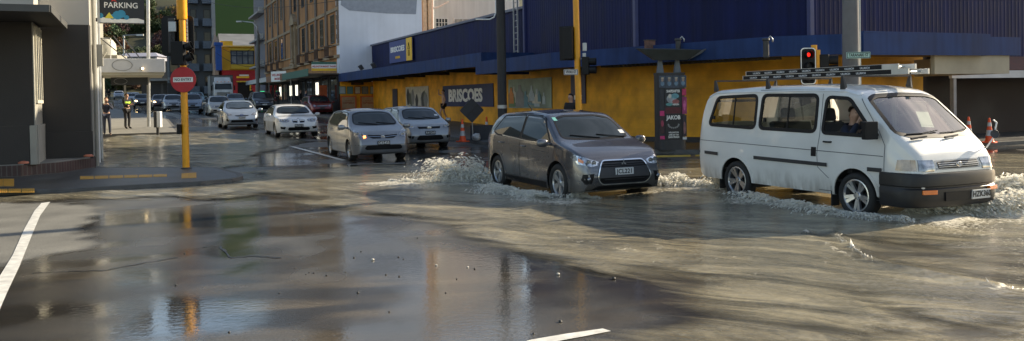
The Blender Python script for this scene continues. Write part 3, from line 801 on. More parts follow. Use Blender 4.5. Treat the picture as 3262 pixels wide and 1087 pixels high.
def make_ladder(base, rz):
    t = thing('ladder', 'aluminium extension ladder with black printed rails strapped on the white van roof rack', 'ladder', base, rz)
    # local frame equals the van's; two nested sections
    for k, (x0, x1, y0, y1, z) in enumerate(((-2.2, 1.45, .14, .56, 2.08), (-2.15, 1.25, .17, .53, 2.16))):
        b = MB(); tape = MB()
        for y in (y0, y1):
            b.box(x0, x1, y-.014, y+.014, z, z+.08)
            tape.box(x0+.02, x1-.3, y-.0165, y+.0165, z+.006, z+.074)
        n = int((x1-x0)/.3)
        rg = MB()
        for i in range(n):
            x = x0+.2+i*.3; rg.tube([(x, y0, z+.037), (x, y1, z+.037)], .015, 8)
        o = b.build('ladder_section', mat('aluminium', (.6, .61, .6), .35, .8), t, local=True)
        rg.build('rungs', MATS['aluminium'], o, local=True, smooth=True)
        o2 = tape.build('printed_tape', K['black'], o, local=True)
        tx = MB(); x = x0+.3
        while x < x1-.6:
            textmb(tx, 'ULLRICH', .044, panelT((x, y0-.0175, z+.036), (-1, 0, 0) if False else (1, 0, 0), (0, -1, 0)), 0, .015, .0008, sx=1.1); x += .31
        tx.build('tape_lettering', K['white'], o, local=True)
    return t

# ---- the others --------------------------------------------------------------
def make_tiida(loc, rz):
    pm = paint('silver_paint', (.23, .235, .245), .6, .35)
    c = std('hatchback', 'silver grey hatchback with one orange indicator lit, first car behind the flooded crossing', 'car', loc, rz, 'hatch', 2.1, -2.08, .848, 1.535, (1.25, -1.35), .31, pm,
            hood=.98, cow=1.3, wst=.5, rt=-1.6, belt=(.95, 1.02), mid=-.15, step=.055, pf=(.7, .3), rimf=.64, spokes=6, spw=.045)
    for s in (1, -1): c.patch('grille', [(s*.05, .77), (s*.44, .79), (s*.42, .74), (s*.3, .68), (s*.07, .68)], 'F', .006, K['black']); c.line('grille_slat', [[(s*.06, .725), (s*.42, .75)]], 'F', .012, .015, K['chrome'])
    c.patch('grille_centre', mir([(.05, .79), (.065, .66)]), 'F', .012, pm)
    b = MB(panelT(c.onto(0, .73, 'F', .022), (0, 1, 0), (1, 0, 0))); b.tube([(.035*math.cos(2*math.pi*i/16), .035*math.sin(2*math.pi*i/16), 0) for i in range(17)], .006, 6, caps=False); b.box(-.045, .045, -.009, .009, -.002, .006); b.build('badge', K['chrome'], c.root, local=True)
    c.patch('lower_intake', arcpoly(mir([(.5, .49), (.56, .4), (.5, .36)]), .03, 2), 'F', .006, K['black'])
    lights(c, [(.47, .77), (.5, .84), (.72, .93), (.82, .92), (.83, .82), (.78, .73), (.6, .7)], inner=[(.6, .78, .05), (.71, .82, .05)])
    c.patch('indicator', [(-.5, .71), (-.57, .70), (-.57, .76), (-.5, .77)], 'F', .016, mat('indicator_lit', (1, .25, .05), .3, emit=5, var=0))
    c.plate('DES455', 0, .55, dark=True); c.line('bumper_strip', [[(-.78, .5), (.78, .5)]], 'F', .012, .006, K['dark'])
    return c
def make_auris(loc, rz):
    pm = paint('silver_light', (.27, .28, .285), .55, .33)
    c = std('hatchback', 'light silver hatchback with a wide lower grille waiting beside the traffic cones', 'car', loc, rz, 'hatch', 2.12, -2.1, .88, 1.515, (1.25, -1.35), .32, pm,
            hood=.97, cow=1.32, wst=.5, rt=-1.6, belt=(.94, 1.03), mid=-.15, step=.06, pf=(.7, .28), spokes=7, spw=.04)
    c.patch('grille', mir([(.1, .79), (.42, .8), (.38, .72), (.1, .7)]), 'F', .006, K['black'])
    b = MB(panelT(c.onto(0, .755, 'F', .02), (0, 1, 0), (1, 0, 0)))
    for rx, ry, oy in ((.065, .042, 0), (.024, .04, 0), (.044, .018, .014)): b.tube([(rx*math.cos(2*math.pi*i/20), oy+ry*math.sin(2*math.pi*i/20), 0) for i in range(21)], .006, 6, caps=False)
    b.build('badge', K['chrome'], c.root, local=True)
    c.patch('lower_intake', arcpoly(mir([(.4, .5), (.5, .36), (.4, .33)]), .04, 2), 'F', .006, K['black'])
    c.patch('grille_centre', mir([(.38, .72), (.4, .5)]), 'F', .01, pm)
    lights(c, [(.5, .76), (.54, .84), (.8, .93), (.86, .9), (.85, .8), (.68, .73)], inner=[(.62, .8, .045), (.73, .83, .05)])
    for s in (1, -1): c.patch('fog_lamp_bezel', [(s*.58, .48), (s*.78, .5), (s*.76, .42), (s*.62, .38)], 'F', .008, K['black'])
    c.plate('FAY260', 0, .58, dark=True)
    c.patch('registration_label', [(.52, 1.15), (.64, 1.15), (.64, 1.2), (.52, 1.2)], 'F', .012, K['white'])
    return c
def make_bmw(loc, rz):
    pm = paint('car_white', (.66, .66, .64), 0, .35)
    c = std('sedan', 'white sedan with a twin kidney grille at the edge of the flood', 'car', loc, rz, 'sedan', 2.25, -2.27, .905, 1.42, (1.45, -1.31), .325, pm,
            hood=.93, cow=1.05, wst=.25, rt=-1.35, belt=(.9, .96), mid=-.3, step=.06, nose=.48, deck=-1.8, rimf=.68, spokes=7, spw=.04)
    for s in (1, -1):
        q = arcpoly([(s*.03, .77), (s*.27, .76), (s*.25, .63), (s*.05, .61)], .03, 3)
        c.patch('kidney_grille', q, 'F', .006, K['black']); c.ring('kidney_surround', q, .016, 'F', .018, K['chrome'])
        c.patch('fog_lamp_bezel', [(s*.54, .46), (s*.76, .48), (s*.74, .38), (s*.58, .36)], 'F', .008, K['black'])
    lights(c, [(.36, .76), (.46, .79), (.8, .8), (.86, .77), (.84, .69), (.5, .65), (.38, .68)], inner=[(.5, .72, .04), (.64, .73, .045)])
    c.patch('lower_intake', arcpoly(mir([(.42, .44), (.46, .34), (.4, .3)]), .03, 2), 'F', .006, K['black'])
    c.plate('FRG612', 0, .5, dark=True)
    b = c.onto(0, .8, 'F', .006); MB(panelT(b, (0, 1, 0), (1, 0, 1))).lathe([(.04, 0), (.036, .006), (.001, .008)], 14).build('badge', K['galv'], c.root, local=True)
    return c
def make_prius(loc, rz):
    pm = paint('ice_blue_silver', (.32, .37, .43), .5, .35)
    c = std('hatchback', 'pale blue silver liftback car with a pointed nose behind the no entry sign', 'car', loc, rz, 'prius', 2.2, -2.25, .873, 1.49, (1.3, -1.4), .31, pm,
            hood=.95, cow=1.5, wst=.35, rt=-1.2, belt=(.92, 1.0), mid=-.15, step=.07, spokes=5, spw=.06)
    c.patch('grille', mir([(.35, .7), (.3, .66), (.1, .64)]), 'F', .006, K['black']); c.patch('lower_intake', mir([(.5, .46), (.56, .34)]), 'F', .006, K['black'])
    b = MB(panelT(c.onto(0, .71, 'F', .03), (0, 1, 0), (1, 0, .4))); b.tube([(.07*math.cos(2*math.pi*i/20), .045*math.sin(2*math.pi*i/20), 0) for i in range(21)], .012, 6, caps=False); b.build('badge', mat('badge_blue', (.03, .08, .3), .2, .5), c.root, local=True)
    lights(c, [(.45, .7), (.5, .76), (.72, .9), (.82, .92), (.82, .8), (.72, .68)])
    for s in (1, -1): c.patch('fog_lamp_bezel', [(s*.62, .52), (s*.76, .52), (s*.74, .4), (s*.64, .4)], 'F', .008, K['black'])
    c.plate('FLS447', 0, .56); c.patch('registration_label', [(.5, 1.1), (.62, 1.1), (.62, 1.17), (.5, 1.17)], 'F', .014, K['white'])
    return c
def far_car(name, label, cat, loc, rz, kind, H, W, col, L=4.4, metal=.4, lit=None, detail=1, hood=None, group=None):
    nm = 'far_paint_' + '_'.join('%d' % int(v*100) for v in col)
    h = hood or H*.62
    c = std(name, label, cat, loc, rz, kind, L*.49, -L*.51, W, H, (L*.3, -L*.3), .31 if H < 1.6 else .36, paint(nm, col, metal), hood=h, cow=L*.27, wst=L*.09, rt=-L*.5+.45 if kind != 'sedan' else -L*.3,
            belt=(h-.04, h+.04), mid=-.15, step=.12, detail=detail, group=group, deck=-L*.42, nose=h*.52)
    c.patch('grille', mir([(.4, h*.78), (.36, h*.66)]), 'F', .01, K['black'], .2)
    c.line('grille_bar', [[(-.38, h*.73), (.38, h*.73)]], 'F', .02, .02, K['chrome'])
    c.patch('lower_intake', mir([(.5, h*.46), (.5, h*.36)]), 'F', .01, K['black'], .2)
    for s in (1, -1):
        m = K['lit'] if lit and (lit == 2 or s < 0) else K['lampglass']
        c.patch('headlight', [(s*W*.52, h*.7), (s*W*.56, h*.8), (s*W*.94, h*.87), (s*W*.95, h*.76), (s*W*.7, h*.68)], 'F', .012, m, .2)
        if lit:
            q = c.onto(s*W*.72, h*.77, 'F', .014)
            MB().lathe([(.075, 0), (.06, .02), (.001, .03)], 12, 0, Matrix.Translation(q) @ Matrix.Rotation(math.pi/2, 4, 'Y')).build('lamp', K['lit'], c.root, local=True)
    q = c.onto(0, h*.56, 'F', .012)
    MB().box(q.x, q.x+.02, -.18, .18, q.z-.06, q.z+.06).build('number_plate', K['plate'] if random.random() < .5 else K['dark'], c.root, local=True)
    return c

def make_truck(loc, rz):
    t = thing('truck', 'box truck with a white cab and grey cargo box queued in the far street', 'truck', loc, rz)
    cabm = paint('truck_white', (.66, .66, .64), 0, .4); boxm = mat('truck_box_grey', (.22, .23, .23), .55, var=.15, streak=.3)
    prof = [(3.0, .45), (3.05, .9), (3.05, 1.35), (2.95, 1.75), (2.72, 2.45), (2.4, 2.55), (1.35, 2.55), (1.35, .45)]
    b = MB(); n = len(prof)
    b.add([(x, y, z) for y in (-1.02, 1.02) for x, z in prof], [tuple(range(n)), tuple(range(2*n-1, n-1, -1))]+[(i, n+i, n+(i+1) % n, (i+1) % n) for i in range(n)])
    b.build('cab', cabm, t, local=True, bevel=.07, fix=True)
    d = MB(); d.add([(2.55, y, 2.52) for y in (-.9, .9)]+[(1.9, y, 3.1) for y in (-.85, .85)]+[(1.4, y, 3.12) for y in (-.85, .85)]+[(1.4, y, 2.52) for y in (-.9, .9)], [(0,2,3,1), (2,4,5,3), (4,6,7,5), (0,6,4,2), (1,3,5,7), (0,1,7,6)])
    d.build('wind_deflector', cabm, t, local=True, bevel=.06, fix=True)
    w = MB(); w.add([(2.985, y, 1.7) for y in (-.93, .93)]+[(2.77, y, 2.38) for y in (-.86, .86)]+[(2.9, y, 1.7) for y in (-.93, .93)]+[(2.7, y, 2.38) for y in (-.86, .86)], [(0,1,3,2), (4,6,7,5), (0,4,5,1), (2,3,7,6), (0,2,6,4), (1,5,7,3)])
    w.build('windscreen', K['glass'], t, local=True)
    for s in (-1, 1):
        MB().box(1.65, 2.55, s*1.015, s*1.035, 1.6, 2.3).build('side_window', K['glass'], t, local=True)
        MB().box(2.6, 2.66, s*1.16, s*1.3, 1.6, 2.15).tube([(2.7, s*1.0, 2.2), (2.66, s*1.22, 2.15)], .02, 6).build('door_mirror', K['black'], t, local=True)
        MB().box(3.02, 3.08, s*.62, s*.92, .72, .95).build('headlight', K['lampglass'], t, local=True, bevel=.02)
        MB().box(3.03, 3.07, s*.94, s*1.03, .72, .95).build('indicator', K['amber'], t, local=True)
    g = MB()
    for z in (1.05, 1.15, 1.25, 1.35): g.box(3.04, 3.075, -.7, .7, z, z+.05)
    g.build('grille', K['dark'], t, local=True); MB().box(2.95, 3.12, -1.04, 1.04, .4, .68).build('bumper', mat('bumper_grey', (.3, .3, .3), .5), t, local=True, bevel=.03)
    for y in (-.6, -.2, .2, .6): MB().box(2.5, 2.6, y-.05, y+.05, 2.56, 2.62).build('marker_lamp', K['amber'], t, local=True)
    MB().box(-3.4, 1.15, -1.2, 1.2, 1.0, 3.35).build('cargo_box', boxm, t, local=True, bevel=.03)
    f = MB(); f.box(-3.42, 1.17, -1.23, -1.19, 3.3, 3.38); f.box(-3.42, 1.17, 1.19, 1.23, 3.3, 3.38); f.box(1.13, 1.19, -1.23, 1.23, 3.3, 3.38); f.box(1.13, 1.19, -1.23, -1.19, .98, 3.3); f.box(1.13, 1.19, 1.19, 1.23, .98, 3.3)
    f.build('box_frame', K['dark'], t, local=True)
    MB().box(-3.3, 1.3, -.5, .5, .6, .98).build('chassis', K['black'], t, local=True)
    for x in (2.2, -2.2):
        for s in (-1, 1):
            wb = MB(Matrix.Translation((x, s*.95, .45)) @ Matrix.Rotation(math.pi/2, 4, 'X')); wb.lathe([(.24, -.12), (.43, -.13), (.45, -.1), (.45, .1), (.43, .13), (.24, .12)], 24)
            wo = wb.build('wheel', K['rubber'], t, local=True, smooth='angle'); rb = MB(Matrix.Translation((x, s*.95, .45)) @ Matrix.Rotation(math.pi/2, 4, 'X')); rb.lathe([(.245, -.09), (.2, -.04), (.001, -.04)], 20).lathe([(.245, .09), (.2, .04), (.001, .04)], 20)
            rb.build('rim', K['white'], wo, local=True, smooth=True)
    return t
# ------------------------------------------------------------------ pixel -> wall helpers (used once, to read the place's proportions)
def onT(px, py, t):
    d = ray(px, py); k = t/(VT.x*d.x+VT.y*d.y); return (US.x*d.x+US.y*d.y)*k, CAMH+d.z*k      # -> s, z on a wall running along the street
def onS(px, py, s):
    d = ray(px, py); k = s/(US.x*d.x+US.y*d.y); return (VT.x*d.x+VT.y*d.y)*k, CAMH+d.z*k      # -> t, z on a wall facing us
def gst(px, py, dz=0.0):
    g = G(px, py, dz); return toST(g.x, g.y)

# ------------------------------------------------------------------ ground, paths
ALONG = [gst(*q) for q in ((0, 623), (116, 618), (224, 613), (492, 597), (640, 589), (740, 580), (775, 572), (770, 562), (690, 541), (310, 541))]
corner_path = [(t, s) for s, t in ALONG[:-1]] + [(-1.0, 24.8), (-14, 24.8), (-14, ALONG[0][0])]
LK = .075
asph_side = mat('path_asphalt', (.11, .108, .1), .75, var=.2, scale=2.2, bump=.5, bscale=120)
conc = mat('concrete', (.2, .195, .175), .8, var=.18, scale=1.7, bump=.3, bscale=60)
kerbm = mat('kerb_stone', (.1, .097, .09), .75, var=.25, scale=5, bump=.4)
def platform(name, poly, h, mtop, mkerb, kw=.14, zf=None):
    """footpath with a real kerb: poly in (t, s)"""
    b = MB(SF); n = len(poly); z = zf or (lambda s: rise(s))
    ar = sum(poly[i][0]*poly[(i+1) % n][1]-poly[(i+1) % n][0]*poly[i][1] for i in range(n)); poly = poly if ar > 0 else poly[::-1]
    ins = shrinkpoly(poly, kw)
    vs = [(p[0], p[1], z(p[1])-.3) for p in poly]+[(p[0], p[1], z(p[1])+h) for p in poly]+[(p[0], p[1], z(p[1])+h) for p in ins]
    b.add(vs, [(i, (i+1) % n, n+(i+1) % n, n+i) for i in range(n)], 1)
    b.add(vs, [(n+i, n+(i+1) % n, 2*n+(i+1) % n, 2*n+i) for i in range(n)], 1)
    b.add([(p[0], p[1], z(p[1])+h-.001) for p in ins], [tuple(range(n))], 0)
    return tag(b.build(name, [mtop, mkerb]), kind='structure')
wetpath = mat('path_wet_asphalt', (.07, .068, .062), .45, var=.35, scale=1.1, bump=.5, bscale=110, detail=6)
platform('footpath', corner_path, LK, wetpath, kerbm)
# far left footpath (beyond the flooded alley mouth) in strips that follow the rise
for i, (a, b_) in enumerate(((41.2, 60), (60, 90), (90, 130), (130, 200))):
    n = 6; ss = [a+(b_-a)*j/n for j in range(n+1)]
    bb = MB(SF); tl = lambda s: (1.7 if s < 58 else 1.7-(s-58)*.13)
    vs = []
    for s in ss: vs += [(tl(s), s, rise(s)-.3), (tl(s), s, rise(s)+.13), (tl(s)-.15, s, rise(s)+.131), (-30, s, rise(s)+.131)]
    fs = []; mi = []
    for j in range(n):
        for q in range(3): bb.add([vs[4*j+q], vs[4*j+q+1], vs[4*j+4+q+1], vs[4*j+4+q]], [(0, 1, 2, 3)], 1 if q < 2 else 0)
    if i == 0: bb.add([(tl(a), a, 0), (-30, a, 0), (-30, a, rise(a)+.13), (tl(a), a, rise(a)+.13)], [(0, 1, 2, 3)], 1)
    tag(bb.build('footpath', [conc, kerbm]), kind='structure')
# right footpath round the store corner
rk = [(11.4, 61), (11.4, 28), (11.8, 25.6), (12.9, 23.2), (14.4, 21.2), (16.4, 19.3), (18.6, 18.1), (21, 17.6), (48, 17.2), (48, 21), (24, 21), (16.6, 26), (16.6, 61)]
rk2 = []
for i, q in enumerate(rk):
    rk2.append(q)
    if i in (0, 12): 
        nx = rk[(i+1) % len(rk)]
        for j in range(1, 8):
            if i == 0: rk2.append((11.4, 61-33*j/8))
            
    if i == 11:
        for j in range(1, 8): rk2.append((16.6, 26+35*j/8))
b = MB(SF)
# build as quads between kerb line and building line
kl = [(11.4, 61-4.7*j) for j in range(8)]+[(11.8, 25.6), (12.9, 23.2), (14.4, 21.2), (16.4, 19.3), (18.6, 18.1), (21, 17.6), (60, 17.2)]
il = [(18, 61-4.7*j) for j in range(8)]+[(18, 27), (18, 26.5), (18.5, 26), (19, 25), (20, 24), (22, 23), (60, 23)]
for pm_, w0, w1 in ((1, 0, None),):
    for j in range(len(kl)-1):
        def P_(q, z): return (q[0], q[1], rise(q[1])+z)
        ki = [tuple(Vector(k)+(Vector(i2)-Vector(k)).normalized()*.15) for k, i2 in zip(kl, il)]
        b.add([P_(kl[j], -.3), P_(kl[j+1], -.3), P_(kl[j+1], .12), P_(kl[j], .12)], [(0, 1, 2, 3)], 1)
        b.add([P_(kl[j], .12), P_(kl[j+1], .12), P_(ki[j+1], .12), P_(ki[j], .12)], [(0, 1, 2, 3)], 1)
        b.add([P_(ki[j], .12), P_(ki[j+1], .12), P_(il[j+1], .12), P_(il[j], .12)], [(0, 1, 2, 3)], 0)
tag(b.build('footpath', [wetpath, kerbm]), kind='structure')
b = MB(SF)
for j in range(12):
    s0, s1 = 61+j*8, 69+j*8
    b.add([(11.2, s0, rise(s0)-.2), (11.2, s1, rise(s1)-.2), (11.2, s1, rise(s1)+.12), (11.2, s0, rise(s0)+.12), (20, s0, rise(s0)+.12), (20, s1, rise(s1)+.12)], [(0, 1, 2, 3), (3, 2, 5, 4)], 0)
tag(b.build('footpath', [conc]), kind='structure')

# ---- masks on the carriageway, all as ground coordinates --------------------
def smooth(a, b, x): t = np.clip((x-a)/(b-a), 0, 1); return t*t*(3-2*t)
def poly_sd(X, Y, poly):
    """signed distance, positive inside"""
    d = np.full(X.shape, 1e9); ins = np.zeros(X.shape, bool); n = len(poly); j = n-1
    for i in range(n):
        ax, ay = poly[j]; bx, by = poly[i]; ex, ey = bx-ax, by-ay
        t = np.clip(((X-ax)*ex+(Y-ay)*ey)/(ex*ex+ey*ey+1e-12), 0, 1)
        d = np.minimum(d, (X-ax-ex*t)**2+(Y-ay-ey*t)**2)
        c = ((by > Y) != (ay > Y)) & (X < (ax-bx)*(Y-by)/((ay-by) if abs(ay-by) > 1e-9 else 1e-9)+bx); ins ^= c; j = i
    return np.where(ins, 1, -1)*np.sqrt(d)
def line_d(X, Y, pts):
    d = np.full(X.shape, 1e9)
    for (ax, ay), (bx, by) in zip(pts, pts[1:]):
        ex, ey = bx-ax, by-ay; t = np.clip(((X-ax)*ex+(Y-ay)*ey)/(ex*ex+ey*ey+1e-12), 0, 1)
        d = np.minimum(d, (X-ax-ex*t)**2+(Y-ay-ey*t)**2)
    return np.sqrt(d)
rs = np.random.RandomState(3)
def vnoise(X, Y, sc, seed=0, oct=4):
    out = np.zeros(X.shape); amp = 1; tot = 0
    for o in range(oct):
        r = np.random.RandomState(seed*17+o); tab = r.rand(64, 64)
        x, y = X*sc+o*7.3, Y*sc+o*3.1; xi, yi = np.floor(x).astype(int), np.floor(y).astype(int); fx, fy = x-xi, y-yi
        fx, fy = fx*fx*(3-2*fx), fy*fy*(3-2*fy); g = lambda a, b: tab[a % 64, b % 64]
        out += amp*((g(xi, yi)*(1-fx)+g(xi+1, yi)*fx)*(1-fy)+(g(xi, yi+1)*(1-fx)+g(xi+1, yi+1)*fx)*fy); tot += amp; amp *= .5; sc *= 2
    return out/tot
def gp(*pts): return [tuple(G(*q).xy) for q in pts]
def axis(lo, hi, fine, outs):
    a = list(np.arange(lo, hi+1e-6, fine)); return np.array(sorted(set([round(q, 4) for q in a+outs])))
SA = axis(3.2, 42, .11, [-60, -20, -5, 0, 2]+[44, 47, 50, 55, 60, 65, 70, 75, 80, 90, 100, 110, 120, 130, 140, 150, 164, 180, 220, 300, 420, 800])
TA = axis(-9, 24.5, .11, [-500, -200, -90, -50, -30, -18, -12]+[26, 28, 32, 40, 60, 90, 200, 500])
SS, TT = np.meshgrid(SA, TA, indexing='ij')
GX = US.x*SS+VT.x*TT; GY = US.y*SS+VT.y*TT; GZ = np.vectorize(rise)(SS)
WX = GX + (vnoise(GX, GY, .9, 1)-.5)*1.1; WY = GY + (vnoise(GX, GY, .9, 2)-.5)*1.6      # warped coordinates for ragged edges
# the flood: band from the alley, the gutter stream, and the wide sheet across the crossing
flood = gp((-300, 640), (0, 645), (250, 641), (520, 632), (800, 628), (900, 640), (1060, 672), (1230, 690), (1330, 712), (1390, 760), (1500, 800), (1640, 850), (1860, 895), (2150, 932), (2250, 950), (2180, 985), (2030, 1015), (1985, 1050), (2010, 1090), (2100, 1150), (3300, 1300), (4200, 1000), (4200, 560), (3262, 492), (2900, 498), (2300, 500), (2080, 520), (1560, 540), (1240, 520), (980, 538), (800, 545), (760, 575), (640, 592), (500, 600), (0, 626), (-300, 640))[:-1]
alley = gp((300, 545), (312, 470), (330, 434), (520, 428), (620, 424), (900, 428), (980, 455), (930, 470), (820, 500), (760, 530), (700, 548))
f1 = poly_sd(WX, WY, flood); f2 = poly_sd(WX, WY, alley)
depth = np.maximum(smooth(-.25, .9, f1), smooth(-.2, .6, f2))
# thin spots (the dark swirls) inside the flood
def dark(pts, w, k):
    global depth
    d = poly_sd(WX, WY, gp(*pts)); depth = depth*(1-k*smooth(-w, w, d))
dark(((1750, 880), (2050, 830), (2350, 860), (2600, 930), (2550, 960), (2200, 930)), .35, .5)
dark(((2600, 900), (2900, 940), (3200, 1040), (3100, 1060), (2800, 990)), .3, .6)
dark(((2680, 760), (2790, 850), (3050, 905), (3262, 960), (3400, 860), (3262, 800), (2950, 790)), .35, .55)
dark(((1900, 720), (2500, 730), (2650, 760), (2300, 790), (1800, 760)), .4, .35)
dark(((360, 470), (600, 470), (700, 530), (560, 545), (340, 540)), .5, .45)
dark(((2900, 1030), (3262, 1010), (3400, 1150), (2800, 1120)), .3, .6); dark(((2150, 1010), (2500, 1000), (2900, 1080), (2800, 1150), (2200, 1120)), .35, .4)
dark(((1000, 615), (1300, 600), (1600, 640), (1500, 670), (1200, 655)), .3, .4)
# wetness of the asphalt: everything but the dry patch at left and rims
dry = gp((-500, 648), (0, 648), (150, 646), (300, 648), (336, 652), (262, 690), (330, 752), (270, 790), (0, 850), (-500, 960))
wet = 1-smooth(-.12, .25, poly_sd(GX+(vnoise(GX, GY, 1.6, 5)-.5)*.9, GY+(vnoise(GX, GY, 2.2, 6)-.5)*.9, dry))
damp = vnoise(GX*1.0, GY*1.0, .55, 9, 5)
wet = wet*(.62+.38*smooth(.35, .6, damp))
puddle = smooth(.44, .66, vnoise(TT*.8, SS*1.2, .7, 12, 5))*wet      # standing films
for pts in (((720, 760), (860, 745), (880, 800), (780, 810)), ((730, 880), (880, 835), (870, 850), (760, 885)), ((450, 1090), (480, 950), (860, 930), (850, 1090)), ((1300, 900), (1900, 1000), (1880, 1090), (1250, 1090)), ((380, 880), (560, 880), (560, 920), (370, 915)), ((1050, 700), (1700, 870), (1500, 1000), (1150, 900))):
    puddle = np.maximum(puddle, smooth(-.25, .25, poly_sd(WX, WY, gp(*pts)))*wet)
# grit left by the stream: tan silt over the lower left asphalt
silt = smooth(.42, .62, vnoise(GX*1.0+GY*.25, GY*2.2, .5, 21, 5))*.8
silt = np.maximum(.95*silt*smooth(-3, 2, -(GY-9.5)), .35*vnoise(GX, GY, .8, 23, 5))*wet
# foam: churned water round the wheels and downstream
foam = np.zeros(GX.shape)
def addfoam(pts, w, k, closed=False):
    global foam
    d = (np.maximum(0, -poly_sd(WX, WY, gp(*pts))) if closed else line_d(WX, WY, gp(*pts)))
    foam = np.maximum(foam, k*np.clip(1-d/w, 0, 1)**1.3)
addfoam(((1210, 590), (1400, 600), (1560, 605)), 1.1, 1); addfoam(((1560, 610), (1760, 645), (1850, 650)), .9, .95)
addfoam(((1700, 640), (2000, 640), (2100, 618)), .8, .8); addfoam(((2080, 590), (2350, 612)), 1.3, 1); addfoam(((2330, 640), (2560, 680), (2740, 712)), .9, .95)
addfoam(((2820, 690), (3000, 705), (3300, 690)), 1.7, 1.7); addfoam(((3000, 660), (3400, 640)), 2.0, 1.7); addfoam(((3200, 760), (3300, 900)), 1.2, .7); addfoam(((2900, 742), (3100, 752)), .5, .45)
addfoam(((2650, 752), (2700, 775), (2760, 815), (2790, 850)), .10, 1.3); addfoam(((3150, 925), (3180, 950), (3230, 935), (3300, 950)), .1, 1.2)
addfoam(((1130, 690), (1400, 700), (1800, 760)), .6, .2); addfoam(((1000, 560), (1300, 565)), .9, .45); addfoam(((320, 436), (700, 430)), 1.5, .35)
for _l in (((1560, 672), (1650, 690), (1800, 700), (1960, 690), (2040, 668)), ((1580, 690), (1700, 715), (1900, 722), (2060, 700)), ((1250, 700), (1330, 722), (1460, 735), (1560, 742)), ((2080, 795), (2130, 782), (2160, 800), (2300, 850), (2500, 870)),
          ((1900, 838), (2300, 815), (2500, 842), (2700, 852), (2960, 880), (3110, 920)), ((2440, 905), (2560, 880), (2680, 850)), ((2560, 940), (2750, 970), (2960, 1010), (3200, 1040)), ((2860, 800), (3000, 830), (3120, 860)), ((1300, 640), (1500, 650), (1700, 668)), ((1750, 790), (1950, 800), (2080, 795)),
          ((900, 600), (1200, 606), (1400, 618)), ((700, 610), (900, 606), (1100, 612)), ((650, 627), (850, 622), (1050, 640))): addfoam(_l, .09, .6)
addfoam(((3180, 1000), (3262, 1010), (3400, 1040)), .12, .9); addfoam(((2100, 870), (2500, 850), (2900, 930), (3150, 960)), .5, .22)
foam = np.minimum(1.3, foam)*(.45+.85*vnoise(GX, GY, 2.2, 31, 4))
# small standing waves of real height
wave = (vnoise(TT, SS*.6, 1.5, 41, 4)-.5)*.05 + (vnoise(GX*.7+GY*.5, GY*1.4-GX*.4, 2.6, 44, 3)-.5)*.022 + foam*.05*(vnoise(GX, GY, 5, 42, 3)) 
wave += .05*np.exp(-(line_d(GX, GY, gp((2640, 745), (2700, 775), (2760, 815), (2790, 850), (2960, 890), (3150, 930)))/.09)**2)
def gridmesh(name, Z, keep, attrs, m):
    ns, nt = SS.shape; idx = np.arange(ns*nt).reshape(ns, nt)
    q = np.stack([idx[:-1, :-1], idx[:-1, 1:], idx[1:, 1:], idx[1:, :-1]], -1).reshape(-1, 4)
    if keep is not None: q = q[keep.reshape(-1)[q].max(1) > 0]
    used = np.unique(q); mp = np.full(ns*nt, -1); mp[used] = np.arange(len(used)); q = mp[q]
    co = np.stack([GX, GY, Z], -1).reshape(-1, 3)[used]
    me = bpy.data.meshes.new(name); me.vertices.add(len(co)); me.vertices.foreach_set('co', co.ravel())
    me.loops.add(q.size); me.loops.foreach_set('vertex_index', q.ravel()); me.polygons.add(len(q)); me.polygons.foreach_set('loop_start', np.arange(0, q.size, 4))
    me.update(calc_edges=True); me.validate()
    me.polygons.foreach_set('use_smooth', [True]*len(me.polygons))
    for k, v in attrs.items():
        a = me.attributes.new(k, 'FLOAT', 'POINT'); a.data.foreach_set('value', v.reshape(-1)[used].astype('f'))
    me.materials.append(m); o = bpy.data.objects.new(name, me); COL.objects.link(o); return o
def N_(nt, t, **kw):
    n = nt.nodes.new('ShaderNode'+t)
    for k, v in kw.items():
        if k.startswith('i'):
            n.inputs[int(k[1:])].default_value = v
        else: setattr(n, k, v)
    return n
